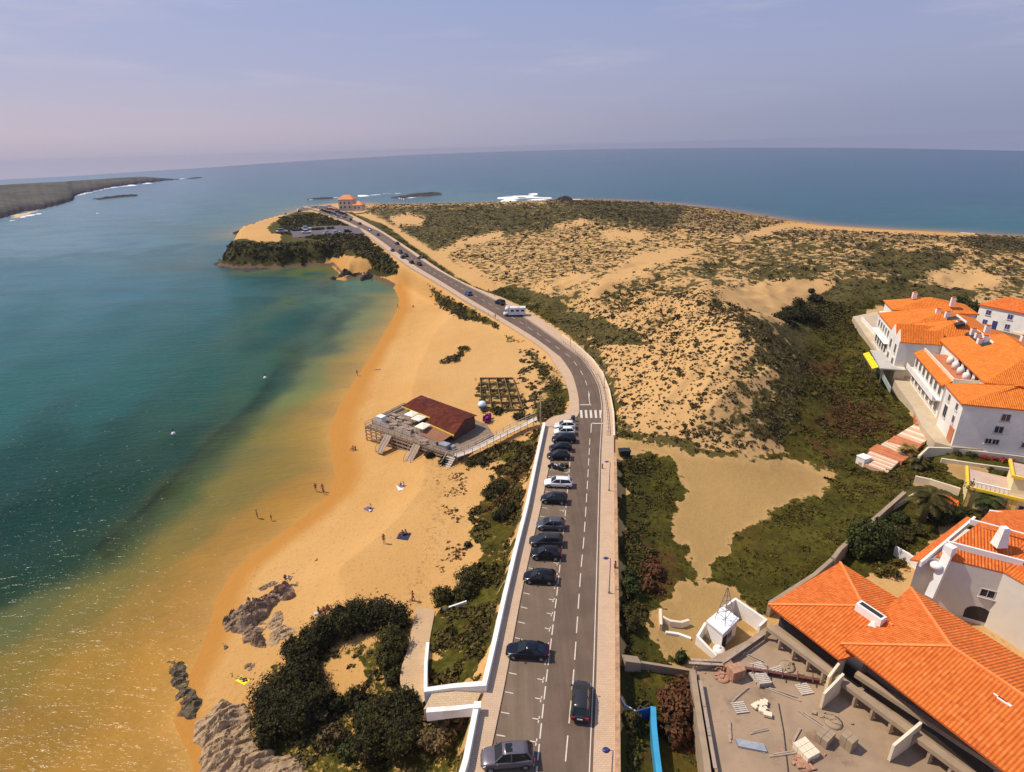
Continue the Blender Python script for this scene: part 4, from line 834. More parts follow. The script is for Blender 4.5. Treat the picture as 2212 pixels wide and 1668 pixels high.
# pallets, debris and materials in the yard
def pallet(px,py,rz,label,n=1,z=ZY):
    p=at(px,py,z); r=empty('pallet',p,rz,label,'pallet','timber pallets in the yard'); m=MB(); b=MB()
    for k in range(n):
        for i in range(6): m.box((0,-.5+i*.2,.13+k*.16),(1.25,.13,.03))
        for i in range(3): b.box((-.55+i*.55,0,.055+k*.16),(.1,1.1,.11))
    m.build('slats',M_LTWOOD,r); b.build('bearers',M_WOOD,r); return r
for a in ((1652,1443,.2,'pale pallet at the yard corner nearest the planks'),(1660,1475,.1,'dark slatted pallet stack of four in the yard',4),(1697,1452,.3,'pallet leaning group behind the bundled blocks'),(1751,1490,.15,'flat pallet beside the blocks under the red beam'),(1760,1748-0,.1,'')): 
    if a[3]: pallet(a[0]-14,a[1]-0,a[2],*a[3:])
pallet(1598,1530,.1,'lone pale pallet in the middle of the yard'); pallet(1636,1465+0,.25,'pallet with boards next to the stacked blocks',2)
def blockstack(px,py,rz,label,mat,n=(3,2,3),s=(.45,.5,.3)):
    p=at(px,py,ZY); r=empty('block_stack',p,rz,label,'block stack','stacked building blocks'); 
    for k in range(n[2]):
        m=MB()
        for i in range(n[0]):
            for j in range(n[1]): m.box(((i-(n[0]-1)/2)*(s[0]+.03),(j-(n[1]-1)/2)*(s[1]+.03),s[2]/2+k*(s[2]+.01)),s)
        m.build('block_layer',mat,r)
M_BLOCK=plain('clay_blocks',(.38,.20,.12),.9,.25,4)
for a in ((1588,1462,.3,'brown block stack beside the red steel beam',M_BLOCK,(3,2,4)),(1570,1440,.2,'low clay block pile by the yard corner',M_BLOCK,(2,2,2)),(1780,1600,.6,'grey block stack near the terrace at the foot of the yard',M_CONC,(3,2,3)),(1830,1612,.5,'concrete block stack closest to the cross wall',M_CONC,(2,2,4)),(1740,1625,.4,'pale block stack at the bottom edge of the photo',M_CREAM,(3,3,2))): blockstack(*a)
a=at(1608,1448,7.2);b=at(1770,1474,7.2); m=MB(); m.beam(a,b,.30,.06); m.beam(a+np.array([0,0,.35]),b+np.array([0,0,.35]),.30,.06); m.beam(a+np.array([0,0,.17]),b+np.array([0,0,.17]),.06,.3)
for k in range(5): t=a+(b-a)*(k+.5)/5; m.beam(t+np.array([-.2,-.5,.4]),t+np.array([.3,.5,.42]),.09,.09)
put(m.build('steel_beam',M_IRON),'long rusty red steel beam lying across the yard','beam')
a=at(1594,1614,ZY);b=at(1656,1626,ZY); m=MB()
for k in range(6): m.beam(a+np.array([0,k*.12,.12]),b+np.array([0,k*.12,.12]),.10,.2)
for s in (.1,.9): q=a+(b-a)*s; m.beam(q+np.array([0,-.1,.03]),q+np.array([0,.75,.03]),.1,.06)
put(m.build('sheet_stack',plain('grey_sheet',(.33,.35,.38),.5,.15)),'stack of grey metal sheets on the yard floor','metal sheets')
m=MB(); c=at(1640,1535,ZY)
for k in range(16): a_=RNG.uniform(0,6.28); r_=RNG.uniform(0,1.2); m.box((c[0]+r_*math.cos(a_),c[1]+r_*math.sin(a_)*.8,ZY+.12+RNG.uniform(0,.25)),(RNG.uniform(.3,.9),RNG.uniform(.2,.6),RNG.uniform(.06,.3)),RNG.uniform(0,3))
put(m.build('rubble_pile',M_CREAM),'pale heap of rubble and bags in the middle of the yard','rubble')
for k,(x,y,a,L_,lab) in enumerate(((1600,1500,.6,2.6,'loose timber lying below the pallets in the yard'),(1690,1500,-.5,3.2,'long timber lying under the red steel beam end'),(1575,1580,1.3,2.2,'timber lying beside the field side yard wall'),(1640,1580,.2,1.8,'short timber above the metal sheets'),(1760,1560,-.9,3.0,'timber leaning towards the terrace in mid yard'),(1720,1590,.8,2.0,'timber right of the hose'),(1690,1630,.1,2.4,'timber right of the metal sheets'),(1620,1420,-.7,3.4,'pale timber lying close to the hut side wall'))):
    p=at(x,y,ZY+.05); m=MB(); d_=np.array([math.cos(a)*L_/2,math.sin(a)*L_/2,0]); m.beam(p-d_,p+d_,.16,.09); m.beam(p-d_*.8+np.array([.12,.1,.07]),p+d_*.7+np.array([.2,.16,.07]),.12,.06); put(m.build('timber',M_WOOD),lab,'timber','timbers lying in the yard')
for k,(x,y,n_,lab) in enumerate(((1735,1650,12,'small rubble heap at the foot of the photo'),(1800,1560,10,'rubble heap beside the long cross wall'),(1560,1462,9,'brick rubble at the planks corner of the yard'),(1700,1440,9,'rubble along the terrace columns'))):
    c=at(x,y,ZY); m=MB(); m.lathe([(.9,-.02),(.55,.10),(.1,.16)],11,(c[0],c[1],ZY))
    for i in range(n_*2): a_=RNG.uniform(0,6.28); r_=RNG.gamma(1.5,.45); m.box((c[0]+r_*math.cos(a_),c[1]+r_*math.sin(a_)*.8,ZY+RNG.uniform(.03,.2)),(RNG.uniform(.15,.5),RNG.uniform(.1,.4),RNG.uniform(.05,.2)),RNG.uniform(0,3))
    put(m.build('rubble_pile',(M_BLOCK,M_CONC,M_BLOCK,M_CONC)[k]),lab,'rubble','rubble heaps in the yard')
m=MB(); p=[at(x,y,7.03) for x,y in ((1682,1520),(1693,1580),(1702,1660),(1708,1740))]; m.tube(p,.05,6); put(m.build('hose',M_DARK),'dark hose running down the yard floor','hose')
# ---- white hut with walled court and wire mast
hz=4.1
rf=[at(*p_,6.9) for p_ in ((1526,1341),(1563,1311),(1597,1336),(1562,1370))]; hut=empty('hut',(float(ctr(rf)[0]),float(ctr(rf)[1]),hz),0,'small white hut with a flat white roof in a walled court','hut')
cc=ctr(rf); ins=[cc+(p-cc)*.9 for p in rf]; m=MB(); m.prism([p[:2] for p in ins],hz-.6,6.7); m.build('wall',M_WHITE,hut,True); m=MB(); m.prism([p[:2] for p in rf],6.7,6.92); m.build('roof',plain('roof_white',(.84,.82,.82),.7,.04),hut,True)
wn=(ins[3]+ins[2])/2; dn=(ins[2]-ins[3])[:2]; nn=np.array([dn[1],-dn[0]]); nn/=np.linalg.norm(nn); nn=nn if np.dot(nn,(wn-cc)[:2])>0 else -nn
window(hut,(wn[0],wn[1],5.6),nn,.9,.9)
dq=ins[3]+(ins[2]-ins[3])*.16; m=MB(); m.box((dq[0]+nn[0]*.03,dq[1]+nn[1]*.03,5.1),(.8,.08,1.9),math.atan2(dn[1],dn[0])); m.build('door',M_DARK,hut,True)
m=MB(); wall_path(m,[at(1548,1416,5.3),at(1507,1374,5.9),at(1524,1345,6.2)],.25,2.6); wall_path(m,[at(1553,1318,6.4),at(1589,1293,6.5),at(1655,1338,6.5),at(1640,1352,6.4)],.25,3.2); put(m.build('court_wall',M_WHITE),'white court walls around the small hut','wall')
q=ground(1580,1355); m=MB(); top_=at(1574,1275,11.5)
bs=[at(x,y,6.93) for x,y in ((1545,1335),(1585,1328),(1566,1352))]
for b_ in bs: m.beam(b_,np.array([cc[0],cc[1],11.5]),.06,.06)
for k in range(1,5):
    t=k/5.5; pts=[b_+(np.array([cc[0],cc[1],11.5])-b_)*t for b_ in bs]
    for i in range(3): m.beam(pts[i],pts[(i+1)%3],.05,.05)
put(m.build('lattice_mast',M_STEEL),'thin steel lattice mast standing on the white hut roof','mast')
tq=at(1552,1412,4.6); m=MB(); m.lathe([(.1,0),(.62,.05),(.65,.9),(.6,1.0),(.3,1.15),(.08,1.2)],16,(tq[0],tq[1],hz+.2)); m.lathe([(.16,1.2),(.16,1.3)],10,(tq[0],tq[1],hz+.2)); put(m.build('water_tank',M_WHITE),'round white water tank at the corner of the hut court','tank')
# low curved walls in the dirt left of the hut
m=MB(); wall_path(m,[ground(1425,1328)+np.array([0,0,.9]),ground(1427,1362)+np.array([0,0,.9])],.3,1.6); wall_path(m,[ground(x,y)+np.array([0,0,.8]) for x,y in ((1430,1343),(1447,1352),(1470,1355),(1487,1350))],.3,1.4); put(m.build('garden_wall',M_CREAM),'low curved wall stub in the dirt left of the hut','wall')
m=MB(); wall_path(m,[ground(x,y)+np.array([0,0,.25]) for x,y in ((1438,1368),(1465,1372),(1492,1382))],.3,.8); put(m.build('garden_kerb',M_WHITE),'thin white kerb curving below the wall stub','kerb')
m=MB(); wall_path(m,[ground(1346,1440)+np.array([0,0,1.2]),ground(1380,1444)+np.array([0,0,1.2])],.9,2.4); wall_path(m,[ground(1380,1443)+np.array([0,0,.9]),ground(1498,1462)+np.array([0,0,.9])],.28,2.); put(m.build('field_wall',M_CONC),'grey concrete wall crossing the field from the road to the yard','wall')
# blue banner sheets beside the retaining wall
M_BLUE=plain('blue_sheet',(.045,.30,.50),.45,.12,1.5); M_BLUEDK=plain('deep_blue_sheet',(.012,.045,.20),.5,.15,1.5)
m=MB(); g0=ground(1415,1660); a=at(1412,1530,5.8)
def sheet(m,pts,th=.12):
    wall_path(m,[p for p in pts],th,2.2)
sheet(m,[at(1411,1526,6.7),at(1413,1570,6.7),at(1418,1620,6.7),at(1428,1700,6.7)],.5); o=m.build('blue_hoarding',M_BLUE); put(o,'tall light blue tarpaulin hoarding standing in the field','hoarding')
m=MB(); sheet(m,[at(1374,1536,6.5),at(1411,1526,6.7)]); put(m.build('blue_hoarding',M_BLUEDK),'dark blue tarpaulin hoarding joined to the light blue one','hoarding')
m=MB(); sheet(m,[at(1341,1506,6.9),at(1350,1522,6.7),at(1374,1536,6.4)],.1); put(m.build('banner',plain('printed_banner',(.45,.52,.62),.6,.5,2.2)),'crumpled blue and white banner against the stone wall','banner')
# ------------------------------------------------------------------ right-hand town: long apartment row, white houses, yellow house
FA=Fr((73.15,84.79),(.34,.94))
ZB=8.0
m=MB(); m.prism([at(x,y,ZB-.02)[:2] for x,y in ((1842,684),(1890,674),(2010,690),(2300,760),(2300,985),(2060,966),(2020,955),(1990,918),(1972,880),(1940,835),(1905,775))],4,ZB-.02); put(m.build('terrace',plain('terrace_paving',(.50,.40,.27),.9,.12,.8,stain=((.35,.27,.17),.5))),kind='structure')
apt=empty('apartment_row',FA(30,8,ZB),0,'long white apartment row with stepped bright orange tile roofs','apartment building')
def A(a,e,z): return FA(a,e,z)
NW=(-FA.e[0],-FA.e[1]); NS=(-FA.a[0],-FA.a[1])
def block(a0,a1,e0,e1,z,mat=M_WHITE,name='wall',z0=ZB-1): m=MB(); m.prism([A(a0,e0,0),A(a1,e0,0),A(a1,e1,0),A(a0,e1,0)],z0,z); return m.build(name,mat,apt,True)
def hip(a0,a1,e0,e1,ze,zr,inn=None,ov=.45,gab=()):
    a0-=ov;a1+=ov;e0-=ov;e1+=ov; k=(e1-e0)/2 if inn is None else inn; em=(e0+e1)/2
    r0=A(a0+(0 if 'n' in gab else k),em,zr); r1=A(a1-(0 if 'f' in gab else k),em,zr)
    fs=[[A(a0,e0,ze),A(a1,e0,ze),r1,r0],[A(a1,e1,ze),A(a0,e1,ze),r0,r1]]
    if 'n' not in gab: fs.append([A(a0,e1,ze),A(a0,e0,ze),r0])
    if 'f' not in gab: fs.append([A(a1,e0,ze),A(a1,e1,ze),r1])
    return slab_roof('roof',fs,M_TILE2,apt,.22)
def wins(as_,e,z,w=1.0,h=1.3,n=None,mat=None):
    for a in as_: window(apt,A(a,e,z),NW,w,h,mat)
# A5: near end block
block(0,8.3,0,16,15.8); hip(0,8.3,0,16,15.8,18.2,5)
wins((2.2,6.0),0,14.2,.9,1.2); wins((2.2,),0,11.9,.9,1.3); wins((6.2,),0,11.6,1.5,2.2)
m=MB(); q=A(1.6,-.02,9.4); m.box(q,(2.0,.16,2.6),math.atan2(FA.a[1],FA.a[0])); m.build('garage_door',M_BRICK,apt,True)
for e,z in ((6.0,14.0),(5.6,11.8),(10.5,14.0),(10.3,11.8)): window(apt,A(0,e,z),NS,1.2,1.2)
for e in (4.7,5.7,9.6,13): window(apt,A(0,e,9.6),NS,.9,.9)
# recess and A4 front block with roof terrace
block(8.3,11.5,2.2,14,15.0); block(11.5,29.5,.8,9,14.6)
slab_roof('roof',[[A(11.2,.2,14.4),A(29.6,.2,14.4),A(29.6,1.6,15.4),A(11.2,1.6,15.4)]],M_TILE2,apt,.2)
m=MB(); wall_path(m,[A(11.2,1.75,15.9),A(29,1.75,15.9)],.25,1.6); wall_path(m,[A(11.2,1.75,15.9),A(11.2,5.6,15.9)],.25,1.6); m.build('parapet',M_CREAM,apt,True)
m=MB(); m.prism([A(11.4,1.9,0),A(29,1.9,0),A(29,5.8,0),A(11.4,5.8,0)],14.6,14.75); m.build('roof_terrace',M_BRICK,apt,True)
for i in range(4):
    a=14.4+i*2.9; m=MB(); m.lathe([(.62,14.75),(.62,15.7),(.52,16.0),(.3,16.2),(.05,16.3)],14,A(a,4.6,0)); m.build('bay',M_WHITE,apt,True)
    m=MB(); m.box(A(a-1.45,5.72,15.6),(1.1,.3,1.7),math.atan2(FA.a[1],FA.a[0])); m.build('bay_door',M_DARK,apt,True)
for i in range(7): window(apt,A(13.2+i*2.5,.8,12.9),NW,1.3,1.9)
for i in range(7): window(apt,A(13.2+i*2.5,.8,9.7),NW,1.5,2.0,M_GLASS)
m=MB(); m.prism([A(11.6,-.6,0),A(29.4,-.6,0),A(29.4,.8,0),A(11.6,.8,0)],11.2,11.4); wall_path(m,[A(11.6,-.55,12.3),A(29.4,-.55,12.3)],.1,.85); m.build('balcony',M_WHITE,apt,True)
# A3 main body
block(8.3,33,5.8,21,16.4); hip(9,34,5.7,21.5,16.6,20.3,7)
# slot terraces in the main roof
for a0,a1,e in ():
    m=MB(); m.prism([A(a0,e,0),A(a1,e,0),A(a1,e+1.6,0),A(a0,e+1.6,0)],17.5,18.75+.25); m.build('roof_slot',M_DARK,apt,True)
for a0,a1,e in ((24.0,33.0,9.3),(36.5,42.5,8.6)):
    zr=lambda q: 16.6+(q-5.25)*3.7/8.35 if a0<34 else 15.8+(q+1.3)*3.2/9.8
    m=MB(); P_=[A(a0,e,zr(e)+.05),A(a1,e,zr(e)+.05),A(a1,e+1.5,zr(e+1.5)+.05),A(a0,e+1.5,zr(e+1.5)+.05)]; m.add(P_+[(p[0],p[1],p[2]-.5) for p in P_],[(0,1,2,3),(7,6,5,4),(0,4,5,1),(1,5,6,2),(2,6,7,3),(3,7,4,0)]); m.build('roof_slot',M_DARK,apt,True)
    m=MB(); wall_path(m,[A(a0-.1,e+1.6,zr(e+1.6)+.35),A(a1+.1,e+1.6,zr(e+1.6)+.35)],.2,.6); m.build('slot_wall',M_WHITE,apt,True)
def chim(a,e,z,h,w=.9,d=.9):
    c=rbox(apt,'chimney',A(a,e,z+h/2),(w,d,h),math.atan2(FA.a[1],FA.a[0]),M_WHITE); rbox(c,'chimney_cap',A(a,e,z+h+.16),(w*.8,d*.8,.18),math.atan2(FA.a[1],FA.a[0]),M_TILE2); 
for a,e,z,h in ((26,10.2,17.6,2.4),(31.5,10.0,17.6,2.2),(38.5,9.6,17.6,1.8),(27,16.6,18.2,2.0),(31,12,19.4,1.3),(26,9.5,18.4,1.0),(29,10,18.6,1.0),(5.5,14.2,16.6,2.2),(44,9,18.6,1.3),(47.5,8.2,18.4,1.2),(62,7,18.6,1.4),(58,14,18,2.0)): chim(a,e,z,h)
# gabled middle and A2
block(33,56,-.9,18,15.6); hip(33.2,45,0,20,15.7,19.6,6); hip(42,56,-.9,18,15.8,19.0,5)
for a in (34.6,38.6):
    m=MB(); m.prism([A(a-1.9,-1.9,0),A(a+1.9,-1.9,0),A(a+1.9,0,0),A(a-1.9,0,0)],ZB-1,15.8); P=[A(a-1.9,-1.9,15.8),A(a+1.9,-1.9,15.8),A(a,-1.9,17.9)]; Q=[A(a-1.9,0,15.8),A(a+1.9,0,15.8),A(a,0,17.9)]
    m.add(P+Q,[(0,1,2),(3,5,4),(0,2,5,3),(1,4,5,2)]); m.build('gable',M_WHITE,apt,True)
    slab_roof('gable_roof',[[A(a-2.1,-1.75,15.7),A(a-2.1,6,15.7),A(a,6,18.05),A(a,-1.75,18.05)],[A(a+2.1,6,15.7),A(a+2.1,-1.75,15.7),A(a,-1.75,18.05),A(a,6,18.05)]],M_TILE2,apt,.14)
    window(apt,A(a,-1.9,13.6),NW,1.2,2.0); window(apt,A(a,-1.9,10.4),NW,1.5,2.2)
wins([43.6+i*2.3 for i in range(6)],-.9,13.6,1.1,1.6); wins([43.6+i*2.3 for i in range(6)],-.9,10.0,1.3,2.2,mat=M_DARK); wins((31.2,),6.6,13.4,1.2,1.8)
m=MB(); m.prism([A(42.5,-2.2,0),A(56,-2.2,0),A(56,-.9,0),A(42.5,-.9,0)],12.0,12.15); m.build('balcony',M_WHITE,apt,True)
block(31,42,-2.0,-.0,ZB+2.2,M_CREAM,'porch')
# A1 far end
block(57,66,2.0,19,16.6); hip(57,66,2,19,16.7,19.2,5); block(55.8,57.5,-.9,3,16.0,M_WHITE,'stair_tower')
# restaurant terrace with yellow awning in front of the gables
tz=ZB+2.4
m=MB(); m.prism([A(30,-5.0,0),A(42.5,-4.6,0),A(42.5,-2.1,0),A(32,-2.1,0),A(30,-.3,0)],tz-.25,tz); ro=empty('terrace_canopy',A(36,-3,ZB),0,'grey flat canopy on posts in front of the apartment row','canopy'); m.build('roof',plain('grey_canopy',(.45,.42,.38),.8,.12,1),ro,True)
m=MB()
for a in (30.4,34,38,42): m=MB(); m.beam(A(a,-4.5,ZB-1),A(a,-4.5,tz-.25),.18,.18); m.build('post',M_STEEL,ro,True)
aw=empty('awning',A(36,-6,ZB),0,'bright yellow striped awning beside the restaurant terrace','awning'); m=MB()
for k in range(6): a_=31+k*1.75; m.add([A(a_,-5.1,tz-.1),A(a_+1.5,-5.1,tz-.1),A(a_+1.5,-6.2,tz-.6),A(a_,-6.2,tz-.6),A(a_+1.5,-6.2,tz-.8),A(a_,-6.2,tz-.8)],[(0,1,2,3),(3,2,4,5)])
m.add([A(31,-5.1,tz-.13),A(41.3,-5.1,tz-.13),A(41.3,-6.15,tz-.63),A(31,-6.15,tz-.63)],[(0,1,2,3)]); m.build('canvas',plain('yellow_canvas',(.72,.58,.008),.8,.12,2),aw,True)
m=MB()
for a in (31,34.4,37.8,41.3): m.beam(A(a,-6.2,ZB-2),A(a,-6.2,tz-.7),.08,.08); m.beam(A(a,-6.2,tz-.7),A(a,-5.1,tz-.2),.06,.06)
m.beam(A(31,-6.2,tz-.75),A(41.3,-6.2,tz-.75),.05,.05)
m.build('frame',M_STEEL,aw,True)
m=MB(); wall_path(m,[at(x,y,9.0) for x,y in ((1862,684),(1890,715),(1912,745))],.2,1.2); put(m.build('terrace_rail',M_WHITE),'white low wall at the far end of the apartment terrace','wall')
m=MB(); wall_path(m,[at(x,y,8.9) for x,y in ((1884,770),(1905,802),(1925,838))],.12,1.1); put(m.build('glass_screen',plain('screen_grey',(.4,.44,.4),.3,.1)),'grey glazed screen along the restaurant edge','screen')
# red brick stairs from the terrace to the field
st=empty('brick_stairs',at(1920,985,5.),0,'wide red brick stairs descending from the terrace to the field','stairs')
def flight(p0,p1,w0,n,name,mats=(M_BRICK,)):
    m=MB(); p0=np.array(p0);p1=np.array(p1)
    for i in range(n):
        a=p0+(p1-p0)*i/n; b=p0+(p1-p0)*(i+1)/n; m.beam((a[0],a[1],a[2]-1.2),(b[0],b[1],a[2]-1.2),w0,2.4,i%2 if len(mats)>1 else 0)
    m.build(name,list(mats),st,True)
M_STEP=plain('pink_steps',(.62,.36,.24),.9,.1,3)
flight(at(1998,880,7.9),at(2003,922,7.2),3.6,5,'upper_landing'); flight(at(2003,924,7.1),at(1962,950,6.5),4.0,7,'flight',(M_STEP,M_CREAM)); flight(at(1962,950,6.45),at(1948,962,6.4),4.4,2,'landing',(M_BRICK,)); flight(at(1948,962,6.35),at(1930,972,5.9),4.6,6,'flight',(M_STEP,M_CREAM)); flight(at(1930,972,5.85),at(1912,984,5.7),5.4,2,'landing'); flight(at(1912,984,5.6),at(1885,1010,4.7),4.6,9,'flight',(M_STEP,M_CREAM))
q=ground(1863,1003); m=MB(); m.box((q[0],q[1],q[2]+.7),(1.6,1.5,1.5),.4); m.box((q[0],q[1],q[2]+1.5),(1.75,1.65,.12),.4); put(m.build('utility_box',M_WHITE),'white utility box at the foot of the brick stairs','utility box')
# service street behind the row and white house
m=MB(); m.prism([at(x,y,8.3)[:2] for x,y in ((2090,700),(2320,740),(2320,800),(2150,760),(2075,712))],6,8.3); put(m.build('street',M_ASPH),kind='structure')
m=MB(); wall_path(m,[at(x,y,8.9) for x,y in ((2050,672),(2085,686),(2212,722),(2320,752))],.3,1.4); put(m.build('street_wall',M_CREAM),'low cream wall along the street in front of the blue windowed house','wall')
c0=at(2105,702,8.3); c1=at(2212,726,8.3); FW=Fr(c0,c1-c0); hw=empty('white_house',FW(6,-5,8.3),0,'two storey white house with small blue windows and a tiled roof','house'); Lw=float(np.linalg.norm((c1-c0)[:2]))+8
ef=-1
def Wp(a,e,z): return FW(a,-e,z)
m=MB(); m.prism([Wp(0,0,0),Wp(Lw,0,0),Wp(Lw,9,0),Wp(0,9,0)],7.5,14.0); m.build('wall',M_WHITE,hw,True)
slab_roof('roof',[[Wp(-.4,-.4,14.0),Wp(Lw,-.4,14.0),Wp(Lw,4.5,16.2),Wp(3.5,4.5,16.2)],[Wp(Lw,9.4,14),Wp(-.4,9.4,14),Wp(3.5,4.5,16.2),Wp(Lw,4.5,16.2)],[Wp(-.4,9.4,14),Wp(-.4,-.4,14),Wp(3.5,4.5,16.2)]],M_TILE,hw,.25)
NWH=np.array(Wp(0,-1,0)[:2])-np.array(Wp(0,0,0)[:2]); M_BLUEGL=plain('blue_shutters',(.04,.045,.17),.4,.15)
for a in (2.4,7.4,12.6,17): window(hw,Wp(a,0,12.3),NWH,1.2,1.3,M_BLUEGL)
for a in (2.2,7.4,12.0,15.4): window(hw,Wp(a,0,9.7),NWH,1.1,1.3,M_BLUEGL)
m=MB(); m.box(Wp(4.5,-.04,9.4),(1.1,.12,2.2),math.atan2(FW.a[1],FW.a[0])); m.build('door',M_BLUEGL,hw,True)
# garden walls and flower bed behind the lower gardens
def gwall(pts,z,th,dn,lab,mat=M_CREAM,name='garden_wall'): m=MB(); wall_path(m,[at(x,y,z) for x,y in pts],th,dn); return put(m.build(name,mat),lab,'wall')
gwall(((1985,985),(2005,966),(2060,968),(2212,986),(2300,998)),7.7,.3,2.4,'pale wall below the shaded gable end of the apartments')
gwall(((2034,990),(2100,1000),(2195,1013),(2300,1026)),6.9,.3,1.5,'low cream wall under the strip of red flowers')
gwall(((1663,1302),(1760,1240),(1800,1205)),6.3,.45,2.6,'grey field wall running up to the back of the hipped roof',M_CONC,'field_wall')
gwall(((1800,1205),(1815,1185),(1880,1128),(1955,1062)),6.6,.5,2.6,'grey field wall between the bushy garden and the meadow',M_CONC,'field_wall')
gwall(((1925,1095),(1955,1078),(1990,1058)),5.9,.35,1.2,'short pale garden wall below the big palm')
gwall(((1978,1028),(2010,1035),(2075,1055)),6.8,.3,1.6,'pink topped wall behind the big palm')
gwall(((1935,1180),(1962,1195),(1990,1215)),6.2,.3,1.4,'white scalloped wall at the corner of the white building',M_WHITE)
# ---- white building with orange roof, right edge
eb=empty('white_building',at(2100,1250,5),0,'large white building with parapets across its orange roof','building')
ZE=12.2
w0=at(1981,1217,11.2); w1=at(2021,1203,ZE); w2=at(2168,1238,ZE); w3=at(2330,1330,ZE); wb0=at(2092,1118,ZE+1.6); wb1=at(2330,1150,ZE+1.6)
m=MB(); m.prism([w0[:2],w1[:2],w2[:2],w3[:2],(w3[0]+12,w3[1]+4),wb1[:2],wb0[:2]],4,[11.2,ZE,ZE,ZE,ZE,ZE,ZE]); m.build('wall',plain('warm_white',(.66,.60,.52),.85,.07,.7,stain=((.45,.38,.3),.3)),eb,True)
slab_roof('roof',[[w1+np.array([0,0,.1]),w2+np.array([0,0,.1]),at(2212,1160,ZE+2.6),at(2106,1136,ZE+2.6)],[w2+np.array([0,0,.1]),w3+np.array([0,0,.1]),at(2330,1195,ZE+2.6),at(2212,1160,ZE+2.6)],[at(2330,1100,ZE+1.4),at(2140,1102,ZE+1.4),at(2106,1136,ZE+2.6),at(2330,1195,ZE+2.6)]],M_TILE,eb,.22)
slab_roof('side_roof',[[at(1966,1208,11.2),at(2088,1116,11.6),at(2104,1120,12.6),at(1990,1212,12.0)]],M_TILE,eb,.2)
m=MB()
for (x0,y0,z0),(x1,y1,z1) in (((1990,1213,12.4),(2106,1116,14.4)),((2045,1168,14.0),(2212,1211,13.9)),((2097,1121,14.9),(2240,1160,15.0)),((2138,1102,14),(2260,1122,14.))): wall_path(m,[at(x0,y0,z0-.25),at(x1,y1,z1-.25)],.24,.7)
m.build('parapet',M_WHITE,eb,True)
q0=at(2008,1288,8.0); q1=at(2050,1192,13.2); m=MB(); m.beam(q0,q1,.8,.8); m.box((q1[0],q1[1],q1[2]+.3),(.9,.9,1.0),.4); m.build('flue',M_WHITE,eb,True)
q=at(2160,1172,14.6); m=MB(); m.add([(q[0]-.6,q[1]-.5,14.2),(q[0]+.6,q[1]-.5,14.2),(q[0]+.6,q[1]+.5,14.2),(q[0]-.6,q[1]+.5,14.2),(q[0]-.3,q[1]-.3,16.6),(q[0]+.3,q[1]-.3,16.6),(q[0]+.3,q[1]+.3,16.6),(q[0]-.3,q[1]+.3,16.6)],[(0,1,5,4),(1,2,6,5),(2,3,7,6),(3,0,4,7),(4,5,6,7)]); m.build('chimney',M_WHITE,eb,True)
fd=(w2-w1)[:2]; fd/=np.linalg.norm(fd); fn=np.array([fd[1],-fd[0]])
def onface(px,py):
    d=ray(px,py); n3=np.array([fn[0],fn[1],0]); t=np.dot(w1-CAM,n3)/np.dot(d,n3); return CAM+d*t
q=onface(2133,1282); window(eb,q,fn,1.3,1.0,M_DARK)
q=onface(2112,1326); m=MB(); pr=[(-1.2,-.9),(1.2,-.9)]+[(1.2*math.cos(t),.1+.9*math.sin(t)) for t in np.linspace(0,math.pi,9)]
vs=[(q[0]+fd[0]*s+fn[0]*.02,q[1]+fd[1]*s+fn[1]*.02,q[2]+z) for s,z in pr]; m.add(vs,[tuple(range(len(vs)))]); m.build('arch_opening',M_DARK,eb,True)
q=onface(2158,1346); window(eb,q,fn,1.2,.9,M_FRAME)
q=onface(2020,1215); m=MB(); m.lathe([(.05,-.25),(.6,-.2),(.65,.25),(.3,.4)],12,(q[0]-.3,q[1]-.6,q[2])); m.build('satellite_unit',M_WHITE,eb,True)
# ---- yellow villa at the right edge
yv=empty('yellow_villa',at(2165,1080,5.6),0,'pale yellow villa with white cornices at the right edge','house')
y0=at(2082,1092,5.6);y1=at(2215,1125,5.6); FY=Fr(y0,y1-y0)
def Yp(a,e,z): return FY(a,-e,z)
Ly=float(np.linalg.norm((y1-y0)[:2])); NY=np.array(Yp(0,-1,0)[:2])-np.array(Yp(0,0,0)[:2])
m=MB(); m.prism([Yp(0,0,0),Yp(Ly+4,0,0),Yp(Ly+4,6,0),Yp(0,6,0)],4.5,8.6); m.prism([Yp(4.6,1.4,0),Yp(Ly+4,1.4,0),Yp(Ly+4,6.4,0),Yp(4.6,6.4,0)],8.6,11.2); m.build('wall',plain('villa_yellow',(.80,.66,.36),.85,.1,.8,stain=((.6,.42,.15),.5)),yv,True)
m=MB()
for z,a0,e0 in ((8.65,-.25,-.25),(11.25,4.35,1.15)): wall_path(m,[Yp(a0,6.6,z+.35),Yp(a0,e0,z+.35),Yp(Ly+4,e0,z+.35)],.35,.4)
m.build('cornice',M_YEL,yv,True)
m=MB()
for z,a0,e0 in ((8.62,0,0),(11.22,4.6,1.4)): m.prism([Yp(a0,e0,0),Yp(Ly+4,e0,0),Yp(Ly+4,6.2,0),Yp(a0,6.2,0)],z,z+.08)
m.build('roof',plain('pinkish_screed',(.50,.36,.27),.9,.12,1),yv,True)
m=MB()
for i in range(9): m.lathe([(.10,0),(.14,.15),(.07,.35),(.12,.6),(.1,.7)],8,Yp(.2+i*.5,-.05,9.0))
m.beam(Yp(0,-.05,9.75),Yp(4.4,-.05,9.75),.22,.12); m.build('balustrade',M_WHITE,yv,True)
m=MB()
for a in (0.1,4.7,Ly*.75): m.box(Yp(a,-.05,6.9),(.5,.3,3.4),math.atan2(FY.a[1],FY.a[0]))
m.build('pilaster',M_OCHRE,yv,True)
for a,e,z in ((2.2,0,7.1),(6.4,0,7.1),(7.4,1.4,10.0),(10.2,1.4,10)): window(yv,Yp(a,e,z),NY,1.2,1.3,M_DARK)
